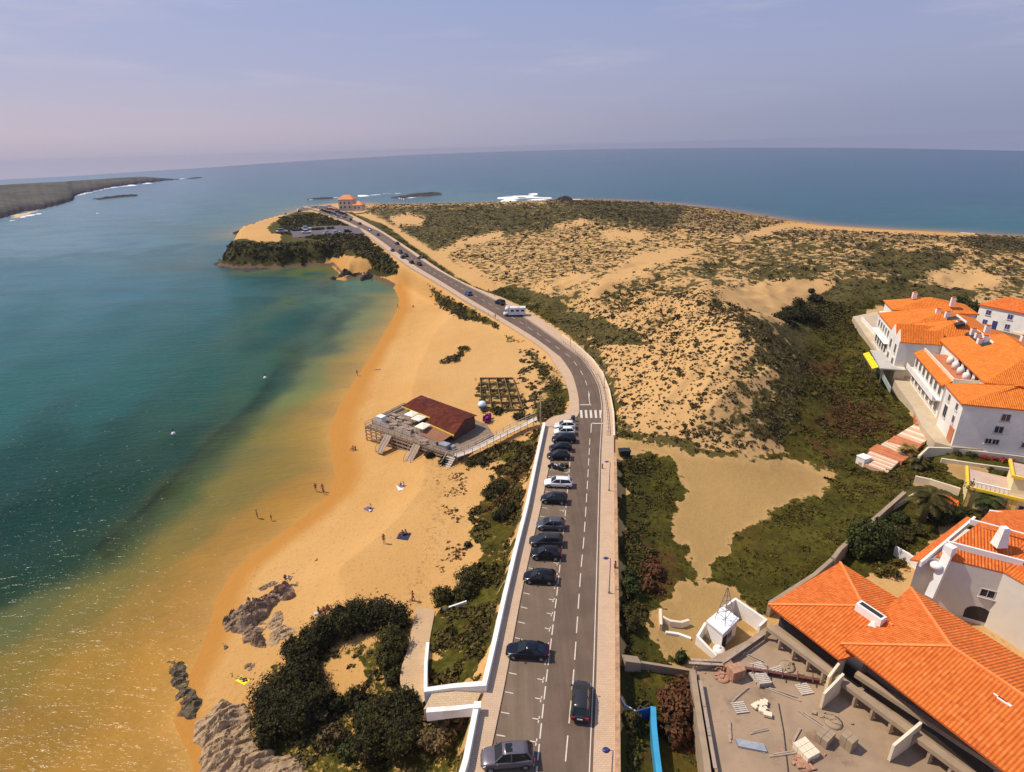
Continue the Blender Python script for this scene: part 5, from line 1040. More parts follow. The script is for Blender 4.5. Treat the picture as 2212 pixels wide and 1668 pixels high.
slab_roof('porch_roof',[[at(2012,1068,6.4),at(2068,1100,6.4),at(2072,1082,7.4),at(2030,1062,7.4)]],M_TILE,yv,.15)
# ---- house on the cape
hc=at(752,452,10.6); FCp=Fr(hc,(1,-.12)); ch_=empty('cape_house',(hc[0],hc[1],10.5),0,'tall cream house with salmon hipped roofs alone on the cape','house')
def Kp(a,e,z): return FCp(a,-e,z)
m=MB(); m.prism([Kp(-8,0,0),Kp(5,0,0),Kp(5,9,0),Kp(-8,9,0)],9,18.5); m.prism([Kp(5,-2,0),Kp(13,-2,0),Kp(13,7,0),Kp(5,7,0)],9,14); m.build('wall',M_CREAM,ch_,True)
M_SAL=plain('salmon_tiles',(.72,.26,.10),.85,.15,1)
def khip(a0,a1,e0,e1,ze,zr):
    k=min(a1-a0,e1-e0)/2.4; em=(e0+e1)/2; r0=Kp(a0+k,em,zr); r1=Kp(a1-k,em,zr); slab_roof('roof',[[Kp(a0,e0,ze),Kp(a1,e0,ze),r1,r0],[Kp(a1,e1,ze),Kp(a0,e1,ze),r0,r1],[Kp(a0,e1,ze),Kp(a0,e0,ze),r0],[Kp(a1,e0,ze),Kp(a1,e1,ze),r1]],M_SAL,ch_,.3)
khip(-8.7,5.7,-.7,9.7,18.5,22); khip(4.5,13.7,-2.7,7.7,14,16.8)
NK=np.array(Kp(0,-1,0)[:2])-np.array(Kp(0,0,0)[:2])
for a in (-6,-2.5,1.5):
    for z in (12.2,15.8): window(ch_,Kp(a,0,z),NK,1.4,1.8,None,sill=False)
for a in (7,10.5): window(ch_,Kp(a,-2,11.8),NK,1.4,1.6,None,sill=False)
# wall round the far car park on the cape
m=MB(); wall_path(m,[at(*c2(u,v),11.3) for u,v in ((25,494),(30,482),(120,470),(230,462))],.5,1.6); put(m.build('cape_wall',M_CREAM),'pale low wall round the end of the cape car park','wall')
# ------------------------------------------------------------------ foliage
def leafmat(name,a,b_,c=None,rough=.75):
    m,nt,b=newmat(name); g=N(nt,'ShaderNodeNewGeometry'); v=g.outputs['Position']
    col=mixc(nt,g.outputs['Random Per Island'],a,b_); n1=noise(nt,.9,4,.6,v); col=mixc(nt,maprange(nt,n1,.42,.68,0,.7),col,c or tuple(x*1.7 for x in b_)); col=mixc(nt,maprange(nt,noise(nt,.33,3,.5,v),.45,.7,0,.5),col,tuple(x*.5 for x in a))
    nt.links.new(col,b.inputs['Base Color']); b.inputs['Roughness'].default_value=rough; b.inputs['Specular IOR Level'].default_value=.2; return m
M_JUN=leafmat('juniper_leaf',(.010,.010,.002),(.034,.030,.005),(.080,.064,.013)); M_BROWN=leafmat('brown_scrub_leaf',(.09,.060,.022),(.16,.105,.04),(.22,.14,.06)); M_OLIVE=leafmat('olive_leaf',(.026,.025,.004),(.070,.058,.010),(.13,.095,.020))
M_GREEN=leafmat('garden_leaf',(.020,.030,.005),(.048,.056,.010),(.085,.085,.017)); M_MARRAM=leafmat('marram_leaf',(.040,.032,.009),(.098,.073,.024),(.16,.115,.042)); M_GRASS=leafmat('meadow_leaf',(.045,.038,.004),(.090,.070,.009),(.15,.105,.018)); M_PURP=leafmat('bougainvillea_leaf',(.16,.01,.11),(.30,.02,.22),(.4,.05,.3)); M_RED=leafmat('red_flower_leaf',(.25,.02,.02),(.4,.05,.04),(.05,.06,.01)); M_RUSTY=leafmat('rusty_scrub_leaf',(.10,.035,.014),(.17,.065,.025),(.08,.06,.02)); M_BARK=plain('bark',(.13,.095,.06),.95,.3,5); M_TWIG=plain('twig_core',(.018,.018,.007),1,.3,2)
def quads(P,Nn,sz,rng,asp=1.5):
    n=len(P); r=rng.normal(size=(n,3)); t=np.cross(Nn,r); t/=np.linalg.norm(t,axis=1)[:,None]+1e-9; b=np.cross(Nn,t); b/=np.linalg.norm(b,axis=1)[:,None]+1e-9
    s=sz[:,None]*.5; V=np.stack([P-t*s*asp-b*s*.5,P-b*s*.9,P+t*s*asp+b*s*.4,P+b*s],1)
    return V.reshape(-1,3),np.arange(4*n).reshape(n,4)
def crown(blobs,leaf,dens,rng):
    "blobs: (x,y,z,rx,ry,rz); leaf clumps spread over and just inside each blob with gaps"
    Vs=[];Fs=[];o=0
    for (x,y,z,rx,ry,rz) in blobs:
        area=4*math.pi*((rx*ry)**1.6/3+(rx*rz)**1.6/3+(ry*rz)**1.6/3)**(1/1.6); nc=max(14,int(area*1.3)); n=int(area/leaf**2*dens)
        cd_=rng.normal(size=(nc,3)); cd_/=np.linalg.norm(cd_,axis=1)[:,None]; cd_[:,2]=np.where(cd_[:,2]<-.35,-cd_[:,2],cd_[:,2]); cr=rng.uniform(.72,1.06,nc)
        k=rng.integers(0,nc,n); w=rng.normal(size=(n,3))*rng.uniform(.08,.22,(n,1))
        d=cd_[k]*cr[k][:,None]+w; R=np.array([rx,ry,rz]); P=d*R+np.array([x,y,z])
        nn=d/ (np.linalg.norm(d,axis=1)[:,None]+1e-9)+rng.normal(size=(n,3))*.55; nn/=np.linalg.norm(nn,axis=1)[:,None]
        V,F=quads(P,nn,leaf*rng.uniform(.6,1.4,n),rng); Vs.append(V);Fs.append(F+o);o+=len(V)
    return np.vstack(Vs),np.vstack(Fs)
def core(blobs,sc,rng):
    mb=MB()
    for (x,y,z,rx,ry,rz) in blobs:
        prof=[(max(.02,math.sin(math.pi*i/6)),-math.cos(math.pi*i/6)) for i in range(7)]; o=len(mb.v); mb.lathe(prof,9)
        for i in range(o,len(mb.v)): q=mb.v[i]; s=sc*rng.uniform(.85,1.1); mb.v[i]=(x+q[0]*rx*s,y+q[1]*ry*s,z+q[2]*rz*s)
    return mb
def shrub(label,spots,mat,leaf=.17,dens=1.35,cat='shrub',group=None,corek=.72,name='shrub',parent=None):
    "spots: picture x, y, radius px, height m"
    bl=[]
    for (px,py,rp,h) in spots:
        g=ground(px,py); s=FOC/np.dot(g-CAM,CF); r=rp*.9/s; bl.append((g[0],g[1],g[2]+h*.30,r,r*RNG.uniform(.85,1.1),h*.72))
        for k in range(3): a=RNG.uniform(0,6.28); bl.append((g[0]+r*.55*math.cos(a),g[1]+r*.55*math.sin(a),g[2]+h*RNG.uniform(.25,.5),r*.55,r*.55,h*RNG.uniform(.4,.6)))
    c=np.array(bl)[:,:3].mean(0); root=empty(name,(c[0],c[1],bl[0][2]-.3),0,label,cat,group); off=np.array([c[0],c[1],bl[0][2]-.3])
    V,F=crown(bl,leaf,dens,RNG); npmesh('foliage',V-off,F,mat,root)
    if corek: core(bl,corek,RNG).build('branches',M_TWIG,root,True,True)
    return root
S=shrub; JG='dark junipers above the rocks'
S('long dark juniper mound stretching along the top of the beach',[(690,1392,42,3.0),(735,1368,40,3.2),(780,1352,40,3.4),(825,1348,46,3.2),(862,1352,34,2.8)],M_JUN,group=JG)
S('dark bushy juniper behind the seaward tip of the long mound',[(640,1425,34,2.4),(668,1428,30,2.2)],M_JUN,group=JG)
S('drooping juniper at the path end of the long mound, brown tinged',[(850,1400,36,2.6),(846,1440,28,2.4),(852,1474,22,1.9)],M_OLIVE,group=JG)
S('largest dark juniper nearest the water at the foot of the photo',[(598,1520,58,3.2),(650,1490,58,3.4),(640,1560,64,3.6),(590,1585,46,2.6),(690,1530,38,2.8)],M_JUN,group=JG)
S('big round juniper nearest the white wall at the foot of the photo',[(835,1570,62,3.4),(880,1600,60,3.2),(810,1620,48,2.8),(870,1548,44,2.8)],M_JUN,group=JG)
S('small round juniper between the two big junipers',[(733,1532,19,1.4)],M_JUN,group=JG); S('small juniper on the sand in the middle of the juniper clump',[(770,1518,26,1.8),(782,1550,24,1.6)],M_JUN,group=JG)
S('brown dry bush beside the round juniper',[(950,1585,52,2.0),(985,1560,30,1.4)],M_BROWN,.24,1.3,group='dry bushes',corek=0); S('dry brown bush behind the largest juniper',[(720,1600,34,1.4),(700,1560,22,1.2)],M_BROWN,.24,1.0,group='dry bushes',corek=0)
S('bright green low bush at the bottom edge below the junipers',[(752,1625,28,1.2)],M_GREEN,.24,1.4)
BG='bushes on the bank below the white wall'
S('round olive bush beside the white wall stub',[(958,1300,26,2.0)],M_OLIVE,group=BG); S('pair of leaning green bushes above the wall stub',[(1012,1262,30,2.2),(1005,1290,24,1.8)],M_OLIVE,group=BG)
S('broad low bush halfway along the bank',[(1078,1058,26,1.3),(1060,1072,20,1.1)],M_OLIVE,group=BG); S('dark spreading bush below the middle of the white wall',[(1085,1118,22,1.3),(1098,1108,20,1.4)],M_JUN,group=BG)
S('low bush at the top of the bank by the boardwalk',[(1040,1000,16,1.0),(1015,1005,12,.9)],M_OLIVE,group=BG); S('dark bush under the bar stairs',[(960,1000,16,1.0),(930,985,14,.9)],M_JUN,.25,1.3,group=BG); S('small dark bush in the footprints below the bank',[(1010,1180,9,.7)],M_OLIVE,.25,1.3,group=BG)
S('patch of shrubs on the open sand above the bar, lower half',[(980,778,19,1.0),(962,783,12,.8)],M_MARRAM,.3,.8,group='dune shrubs on the beach',corek=0); S('patch of shrubs on the open sand above the bar, upper half',[(1003,757,15,1.1),(992,768,12,.9)],M_MARRAM,.3,.9,group='dune shrubs on the beach',corek=0)
S('magenta bougainvillea beside the gable of the beach bar',[(1052,912,9,1.6),(1056,905,6,1.3)],M_PURP,.28,1.4)
S('dark shrub between the globe and the boardwalk',[(1075,893,14,1.3),(1118,905,12,1.1)],M_OLIVE,.28,1.2)
S('low green hedge along the bar deck',[(905,893,7,.5)],M_GREEN,.25,1.2)
S('dark spreading bush at the end of the sand bowl',[(1715,685,36,2.6),(1690,690,20,1.8),(1745,690,26,2)],M_JUN,.34,1.3); S('tall dark shrub just above the spreading bush in the sand bowl',[(1722,664,14,2.6)],M_JUN,.34,1.3); S('rounded dark shrub on the dune behind the sand bowl',[(1762,652,15,2.2)],M_JUN,.36,1.2); S('small dark shrub high in the sand bowl',[(1752,632,8,1.2)],M_JUN,.36,1.1)
S('dense dark trees between the apartment row and the white house',[(2070,672,24,4),(2095,680,22,3.6),(2115,684,18,3)],M_GREEN,.4,1.2)
S('large dark green tree against the field wall',[(1868,1190,40,4.4),(1900,1180,28,3.6),(1845,1198,24,3)],M_GREEN,.28,1.5,cat='tree',name='broadleaf_tree')
GG='garden bushes near the palm'
S('round garden bush just below the big palm',[(1942,1128,17,1.4)],M_GREEN,group=GG); S('dark hedge in the garden corner by the scalloped wall',[(1945,1160,26,1.4),(1980,1150,20,1.2)],M_OLIVE,group=GG); S('bush against the side of the orange roofed white building',[(2030,1128,28,2.0),(2060,1120,20,1.8)],M_GREEN,group=GG); S('yellowish tufts beside the large field tree',[(1915,1240,26,1.2),(1940,1225,18,1)],M_GRASS,.26,1.0,group=GG,corek=0)
S('reddish bush in the field right of the footpath',[(1410,1235,26,1.4),(1400,1270,20,1.2)],M_RUSTY,.26,1.0,corek=0); S('tall mixed bush hiding the edge of the builders yard',[(1462,1540,40,2.4),(1455,1590,34,2.0),(1480,1500,26,2)],M_RUSTY,.26,1.3); S('dark green bush hugging the stone wall opposite the black cars',[(1362,1278,22,1.8),(1360,1250,16,1.4)],M_GREEN); S('dark bush on the verge by the stone wall, nearer the blue sheet',[(1366,1360,20,1.5),(1352,1330,14,1.2)],M_OLIVE); S('round bush under the printed banner',[(1362,1566,22,1.4)],M_OLIVE); S('leafy bush where the field wall meets the yard',[(1470,1430,16,1.2)],M_GREEN)
S('strip of red flowers below the apartment gable',[(2125,990,8,.5),(2145,993,8,.5),(2165,996,8,.5),(2185,998,8,.5)],M_RED,.22,1.0,cat='flower bed',name='flower_bed',corek=0); S('green hedge strip beside the red flowers',[(2040,978,10,.6),(2070,982,10,.6),(2098,985,10,.6)],M_GREEN,.24,1.1,cat='hedge',name='hedge')
def palm(px,py,h,fl,nf,label,mat=None,dead=False):
    g=ground(px,py); root=empty('palm_tree',g,0,label,'palm tree'); m=MB(); m.tube([(0,0,-.3),(.1,.05,h*.5),(.15,0,h)],[.42,.34,.30],9); m.build('trunk',M_BARK,root)
    V=[];F=[];o=0
    for k in range(nf):
        a=k*2.399+RNG.uniform(-.2,.2); up=RNG.uniform(-.35,.95); n=9; P=[]
        for i in range(n+1):
            t=i/n; r=fl*t*(.95 if up<.6 else .75); z=h+fl*(up*t*.9-.62*t*t*(1.0 if up>0 else .6)); P.append(np.array([.15+r*math.cos(a),r*math.sin(a),z]))
        for i in range(n):
            d=P[i+1]-P[i]; d/=np.linalg.norm(d); sd_=np.array([-math.sin(a),math.cos(a),0]); w=fl*.23*math.sin(math.pi*min(.97,(i+1.2)/(n+1)))+.05
            for s in(-1,1):
                for j in range(2):
                    b=P[i]+(P[i+1]-P[i])*j*.5; tip=b+sd_*s*w+d*w*.7+np.array([0,0,-w*.35]); V+=[b,b+d*fl*.075,tip+d*.05,tip]; F.append((o,o+1,o+2,o+3)); o+=4
        for i in range(n): V+=[P[i]+np.array([0,0,.02]),P[i]+sd_*.04,P[i+1]+sd_*.03,P[i+1]]; F.append((o,o+1,o+2,o+3)); o+=4
    npmesh('crown',np.array(V),np.array(F),mat or M_GREEN,root); return root
palm(1992,1128,4.6,3.3,30,'big bushy palm tree in the garden below the pink topped wall',M_OLIVE); palm(2126,1112,2.6,2.2,26,'smaller palm in front of the yellow villa',M_GREEN); palm(1955,990,2.2,1.7,20,'yellowing small palm beside the brick stairs',leafmat('dry_palm_leaf',(.16,.10,.02),(.26,.17,.04))); palm(1978,1010,1.6,1.9,22,'low spiky palm in the shaded garden below the stairs',M_OLIVE)
# bare poplar like sapling before the villa
g=ground(2070,1118); root=empty('sapling',g,0,'tall thin leafless sapling before the yellow villa','tree'); m=MB(); m.tube([(0,0,-.2),(.1,0,2.5),(.35,.1,5.5)],[.09,.07,.03],6)
for k in range(9): z=2.5+k*.34; a=k*2.4; m.tube([(.1+.25*(z-2.5)/3,0,z),(.1+.25*(z-2.5)/3+.7*math.cos(a),.7*math.sin(a),z+.7)],[.03,.012],5)
m.build('trunk',M_BARK,root); V,F=crown([(.3,0,4.6,.8,.8,1.4)],.2,.25,RNG); npmesh('crown',V,F,M_BROWN,root)
# ------------------------------------------------------------------ ground cover
GA=np.gradient(rr)[:,None]*rr[:,None]*(ph[1]-ph[0])*np.ones_like(TX)
VEG,DIRT=veg,dirt
def scatter(mask,n,power,rng):
    w=(mask*GA**power).ravel(); w/=w.sum(); i=rng.choice(len(w),n,p=w); ri,ci=np.unravel_index(i,TX.shape)
    r=rr[ri]+rng.uniform(-.5,.5,n)*np.gradient(rr)[ri]; a=ph[ci]+rng.uniform(-.5,.5,n)*(ph[1]-ph[0]); X=r*np.sin(a);Y=r*np.cos(a)
    ok=sdf(X,Y,R_POLY)<-.9
    for q in KEEP: ok&=~inside(X,Y,q)
    X=X[ok];Y=Y[ok]; return X,Y,H(X,Y),r[ok]
KEEP=[np.array([Bp(-1,-1,0)[:2],Bp(LB+2,-1,0)[:2],Bp(LB+2,14,0)[:2],Bp(-1,18,0)[:2]]),np.array([at(x,y,ZY)[:2] for x,y in YP]),LOT_W,np.array([q[:2] for q in (FA(-3,-3),FA(70,-3),FA(70,24),FA(-3,24))]),np.array([at(*p,4.5)[:2] for p in ((950,1490),(868,1525),(868,1440),(890,1310),(950,1310),(930,1440))])]
def tufts(name,X,Y,Z,R,H_,nq,mat,rng,flat=.75):
    n=len(X); u=rng.normal(size=(n,nq,3)); u/=np.linalg.norm(u,axis=2)[...,None]; u[...,2]=np.abs(u[...,2]); rad_=rng.uniform(.45,1.05,(n,nq,1))
    P=u*rad_*np.stack([R,R,H_],-1)[:,None,:]+np.stack([X,Y,Z-.03],-1)[:,None,:]; nn=u+rng.normal(size=u.shape)*.6; nn/=np.linalg.norm(nn,axis=2)[...,None]
    sz=(R[:,None]*flat*rng.uniform(.6,1.3,(n,nq)))
    V,F=quads(P.reshape(-1,3),nn.reshape(-1,3),sz.ravel(),rng,1.3); return npmesh(name,V,F,mat)
cl1=fbm(TX/2.6,TY/2.6,3,41); cl2=fbm(TX/17,TY/17,3,47)
dpm=pmask(PX,PY,DUNEP,6); hill=pmask(PX,PY,[(1330,820),(1200,690),(1260,640),(1400,610),(1500,635),(1570,635),(1755,780),(1710,970),(1500,980),(1340,945)],8)
dm=dpm*(1-hill)*(VEG>.15)*np.clip(VEG-.05,0,1)*(.25+sstep(.38,.6,.55*cl1+.45*cl2))
X,Y,Z,r=scatter(dm,36000,.74,RNG); R=RNG.gamma(2.6,.105,len(X))*np.clip(r/190,.7,1.6)+.07
put(tufts('dune_scrub',X,Y,Z,R,R*RNG.uniform(.35,.6,len(X)),9,M_MARRAM,RNG),kind='stuff')
hm_=hill*(VEG>.12)*(.55*sstep(.44,.62,.6*cl1+.4*cl2)+.42+.9*pmask(PX,PY,[(1548,640),(1640,700),(1748,790),(1700,960),(1640,930),(1680,810),(1600,725),(1525,672)],10)+1.2*pmask(PX,PY,[(1480,880),(1600,840),(1690,900),(1690,970),(1560,960),(1480,930)],20)*sstep(.42,.6,cl1))
X,Y,Z,r=scatter(hm_,6800,.92,RNG); R=RNG.gamma(2.2,.085,len(X))+.10
put(tufts('dune_tussocks',X,Y,Z,np.clip(R,.2,1.5),np.clip(R*.55,.15,.7),16,M_MARRAM,RNG),kind='stuff')
gm=(VEG>.7)*(1-dpm)*(1-pmask(PX,PY,[(440,600),(440,440),(800,440),(880,590),(700,620)],5))
X,Y,Z,r=scatter(gm*(.12+sstep(.42,.62,cl1)),20000,.7,RNG); R=RNG.gamma(2.6,.055,len(X))+.07; R*=np.clip(r/80,.8,1.6)
put(tufts('meadow_grass',X,Y,Z,R,R*RNG.uniform(.35,.7,len(X)),8,M_GRASS,RNG),kind='stuff')
dk=masks2[:,0].reshape(TX.shape)
X,Y,Z,r=scatter((dk+.55*pmask(PX,PY,[(600,505),(605,470),(690,462),(760,485),(850,560),(868,590),(800,600),(760,540),(700,520)],5)*(VEG>.5))*(VEG>.5)*(.2+sstep(.4,.6,cl1))*(TZ>3.2),5600,.7,RNG); R=RNG.uniform(.3,.85,len(X))*np.clip(r/190,.6,1.5)
put(tufts('cliff_scrub',X,Y,Z,R,R*.7,12,M_OLIVE,RNG),kind='stuff')
bk=pmask(PX,PY,[(1176,924),(1140,1094),(1090,1300),(1050,1474),(915,1488),(925,1390),(965,1310),(1015,1240),(1030,1180),(1015,1110),(1040,1060),(1070,1015),(990,1000)],6)
X,Y,Z,r=scatter(bk*sstep(.40,.62,cl1),3800,1,RNG); R=RNG.gamma(2.4,.09,len(X))+.1
put(tufts('bank_scrub',X,Y,Z,R,R*.7,14,leafmat('bank_leaf',(.045,.036,.005),(.095,.072,.012),(.16,.105,.03)),RNG),kind='stuff')
rm=red*(VEG>.3)*sstep(.40,.6,cl1); X,Y,Z,r=scatter(rm,1500,.8,RNG); R=RNG.uniform(.18,.5,len(X)); put(tufts('rusty_scrub',X,Y,Z,R,R*.6,12,M_RUSTY,RNG),kind='stuff')
fp=pmask(PX,PY,[(925,985),(1010,1010),(1000,1100),(1020,1180),(1000,1250),(960,1290),(940,1250),(970,1150),(950,1050)],10)
X,Y,Z,r=scatter(fp*sstep(.5,.62,cl1),260,1,RNG); R=RNG.uniform(.12,.34,len(X)); put(tufts('strand_plants',X,Y,Z,R,R*.35,10,M_RUSTY,RNG),kind='stuff')
gb=pmask(PX,PY,[(1035,818),(1110,818),(1132,850),(1130,890),(1040,890),(1030,850)],3)*.4+pmask(PX,PY,[(1125,760),(1160,750),(1215,800),(1232,850),(1225,892),(1160,915),(1120,900)],6)*.8+pmask(PX,PY,[(925,615),(960,635),(1020,665),(1085,700),(1075,712),(1000,690),(940,655)],6)*2+pmask(PX,PY,[(700,1420),(900,1360),(880,1480),(1000,1530),(1000,1760),(700,1760),(600,1600)],8)*.25
X,Y,Z,r=scatter(gb*sstep(.42,.56,cl1),1500,.9,RNG); R=RNG.uniform(.25,.7,len(X)); put(tufts('beach_scrub',X,Y,Z,R,R*.55,12,M_MARRAM,RNG),kind='stuff')
# ------------------------------------------------------------------ rocks
def rockmat(name,a,b_,dk_):
    m,nt,b=newmat(name); v=geopos(nt); mp=N(nt,'ShaderNodeMapping'); mp.inputs['Rotation'].default_value=(.5,.4,.9); mp.inputs['Scale'].default_value=(.8,2.0,1.6); nt.links.new(v,mp.inputs[0])
    st=noise(nt,1.1,6,.65,mp.outputs[0]); n=noise(nt,2.5,6,.7,v); c=mixc(nt,maprange(nt,st,.38,.62),a,b_); c=mixc(nt,maprange(nt,n,.55,.72,0,.8),c,dk_); nt.links.new(c,b.inputs['Base Color']); b.inputs['Roughness'].default_value=.9; b.inputs['Specular IOR Level'].default_value=.2
    bump(nt,b,math_(nt,'ADD',st,n),.9,.25); return m
M_ROCK=rockmat('beach_rock',(.21,.135,.085),(.38,.26,.165),(.06,.04,.032)); M_PALE=rockmat('pale_rock',(.38,.25,.135),(.48,.34,.20),(.17,.11,.06)); M_WETR=rockmat('weedy_rock',(.10,.075,.05),(.20,.15,.08),(.05,.055,.015)); M_REEF=rockmat('dark_reef',(.035,.028,.03),(.075,.06,.055),(.018,.015,.016))
def rock(label,P,h,mat,res=46,sea=False,jag=1.,name='rock',group=None,seed=0):
    W=np.array([(at(x,y,0.) if sea else ground(x,y))[:2] for x,y in P]); lo=W.min(0)-.3;hi=W.max(0)+.3; nx=max(8,min(res,int((hi[0]-lo[0])/.14))); ny=max(8,min(res,int((hi[1]-lo[1])/.14)))
    gx,gy=np.meshgrid(np.linspace(lo[0],hi[0],nx),np.linspace(lo[1],hi[1],ny)); d=sdf(gx,gy,W); sc=max(.4,min(hi-lo)*.35)
    d=d+(fbm(gx/(sc*.6),gy/(sc*.6),3,seed)-.5)*sc*.7
    u=gx*.8+gy*.6; w_=-gx*.6+gy*.8
    rid=1-np.abs(2*fbm(u/(sc*1.3),w_/(sc*.5),5,seed+5)-1); k=np.clip(d/(sc*.8),-.6,1); k=np.where(k>0,k**.5,k); k=k*(1+.5*(fbm(gx/(.16*sc),gy/(.16*sc),3,seed+40)-.5))
    cr=1-np.abs(2*fbm(u/(sc*.7)+7,w_/(sc*.24),4,seed+9)-1)
    z=(0 if sea else H(gx,gy))+h*k*(.30+jag*(.75*rid*rid-.38*sstep(.80,.97,cr)))-.12; z=np.where(d<-.05*sc,z-.6,z)
    V=np.stack([gx,gy,z],-1).reshape(-1,3); F=gridfaces(ny,nx); keep=(d.reshape(-1)[F].max(1)>-.35*sc); c=V.mean(0); o=npmesh(name,V-c,F[keep],mat,None,False); o.location=c; return put(o,label,'rock',group)
def k5(*p): return [(345.6+.3436*u,1094.5+.3436*v) for u,v in p]
rock('large jagged grey rock outcrop on the beach with people sitting on it',k5((405,740),(440,690),(560,620),(660,590),(750,510),(830,470),(865,560),(830,590),(760,600),(690,650),(660,720),(665,880),(600,890),(550,850),(530,790),(420,790)),1.7,M_ROCK,110,jag=1.5,seed=3)
rock('sloping pale rock shelf behind the jagged outcrop',k5((690,650),(775,640),(790,720),(860,790),(740,860),(670,880)),.7,M_PALE,60,seed=8)
rock('flat dark slab lying seaward of the outcrop',k5((600,520),(640,500),(700,465),(740,480),(700,510),(630,538)),.55,M_ROCK,seed=11)
rock('large pale tan rock sloping into the bottom left corner',k5((210,1420),(330,1270),(390,1185),(470,1220),(540,1330),(620,1450),(720,1560),(900,1620),(900,1760),(300,1760),(240,1560)),1.6,M_PALE,110,jag=1.1,seed=14)
rock('long weedy rock reaching into the shallows',k5((40,970),(110,950),(160,1010),(190,1110),(240,1230),(230,1330),(180,1345),(110,1330),(90,1200),(50,1090)),1.0,M_WETR,80,jag=1.4,seed=17)
RG='small rocks scattered on the wet sand'
for lab,pp,h,mt,s in (('ring shaped grey rock above the yellow towel',((520,1020),(545,980),(600,985),(608,1010),(560,1040)),.4,M_ROCK,2),('small dark rock left of the ring shaped rock',((440,1045),(470,1040),(465,1070),(442,1080)),.4,M_ROCK,4),('branching brown weed covered rock near the outcrop',((380,845),(405,850),(440,880),(405,915),(395,880)),.35,M_WETR,6),('thin upright weedy rock at the edge of the shallows',((250,830),(270,845),(285,890),(268,890)),.35,M_WETR,7),('slim dark rock above the flat slab',((805,425),(850,405),(862,370),(866,405),(835,430)),.35,M_ROCK,9),('low brown rock on the tide line far up the beach',((965,345),(995,310),(998,335),(975,350)),.3,M_WETR,12),('isolated brown stone nearest the seated couple',((1008,275),(1035,272),(1030,295),(1012,292)),.3,M_WETR,13),('tiny stone at the water edge by the long weedy rock',((165,775),(195,755),(192,775),(170,788)),.25,M_WETR,15),('tumbled grey rock under the tip of the juniper mound',((1310,600),(1350,570),(1430,580),(1400,610),(1340,620)),.6,M_ROCK,16),('low rock at the foot of the reddish group of bathers',((960,690),(1000,672),(1090,685),(1060,700),(990,705)),.35,M_PALE,18)): rock(lab,k5(*pp),h,mt,40,group=RG,seed=s)
def c3(*p): return [(604.8+.15625*u,403.2+.15625*v) for u,v in p]
rock('dark rocks between the two small beaches below the road',c3((790,1260),(850,1210),(960,1170),(1100,1190),(1170,1180),(1220,1190),(1120,1215),(960,1215),(870,1250)),1.8,M_REEF,70,seed=21); rock('dark rock stub at the near end of the small beaches',c3((1080,1290),(1150,1250),(1240,1200),(1290,1240),(1230,1290),(1120,1310)),1.8,M_REEF,60,seed=22); rock('lone low rock in the shallows off the small beach',c3((680,1275),(740,1245),(790,1270),(770,1300),(700,1290)),1.2,M_REEF,50,seed=23)
rock('dark rocky point at the seaward foot of the cape',[(456,572),(475,560),(500,575),(560,578),(600,580),(540,586),(490,584)],1.6,M_REEF,70,sea=True,seed=24)
rock('flat rock spit off the far sandy tip',[(502,505),(530,494),(570,487),(575,492),(540,502),(518,508)],2.0,M_REEF,70,sea=True,seed=25)
rock('long black reef breaking the swell behind the cape house',[(846,427),(880,421),(925,417),(953,416),(953,421),(915,425),(870,428)],4,M_REEF,70,sea=True,jag=.4,seed=26); rock('thin reef awash left of the cape house',[(662,431),(690,428),(720,427),(720,429),(690,431)],2.5,M_REEF,60,sea=True,jag=.4,seed=27); rock('black rock in the surf behind the long dune',[(1196,435),(1215,429),(1232,429),(1238,434),(1215,437)],7,M_REEF,50,sea=True,jag=.5,seed=28); rock('chain of low reefs off the hazy headland',[(205,430),(250,424),(295,421),(296,424),(250,428),(212,432)],2.2,M_REEF,70,sea=True,jag=1.2,seed=29); rock('last reef off the tip of the hazy headland',[(402,386.5),(425,383.5),(438,383.5),(425,386)],4,M_REEF,50,sea=True,jag=.4,seed=30)
# ------------------------------------------------------------------ headland on the far left
hs=[(-420,520),(-250,500),(-120,486),(-20,478),(22,467),(50,458),(95,451),(140,440),(160,432),(150,426),(185,416),(225,407),(270,400),(330,394),(365,390),(388,388)]
ht=[(-420,404),(-120,399),(20,392),(100,389.5),(170,388),(230,385),(280,382),(315,381),(345,384),(388,387.5)]
px_=np.linspace(-420,388,190); sy=np.interp(px_,[p[0] for p in hs],[p[1] for p in hs])+(_hash(np.arange(190),np.zeros(190,int),3)-.5)*2.2; ty=np.interp(px_,[p[0] for p in ht],[p[1] for p in ht])
tt=np.r_[np.linspace(0,.12,9),np.linspace(.15,1,26),[1.12,1.3]]; HV=np.zeros((len(px_),len(tt),3))
for i,(x,ys_,yt) in enumerate(zip(px_,sy,ty)):
    p0=at(x,ys_,0.); r0=np.hypot(p0[0],p0[1]); dirn=p0[:2]/r0; dep=min(460,max(60,(388-x)*1.6)); r1=r0+dep; zt=min(topz((dirn[0]*r1,dirn[1]*r1,0),x,yt),40)
    for j,t in enumerate(tt):
        r=r0+dep*t; nz=fbm(np.array([dirn[0]*r/60]),np.array([dirn[1]*r/60]),4,77)[0]; prof=(.17*sstep(0,.05,t)+.83*min(1,t)**.85)
        z=zt*prof*(1+(nz-.5)*.5*(1-t) if t<1 else 1) if t<=1 else zt*(1-(t-1)/.3)-.5
        if t==0: z=-.5
        HV[i,j]=(dirn[0]*r,dirn[1]*r,z)
mh,nt,b=newmat('headland_ground'); v=geopos(nt); g=N(nt,'ShaderNodeSeparateXYZ'); nt.links.new(v,g.inputs[0]); n=noise(nt,.02,6,.65,v); n2=noise(nt,.09,5,.7,v)
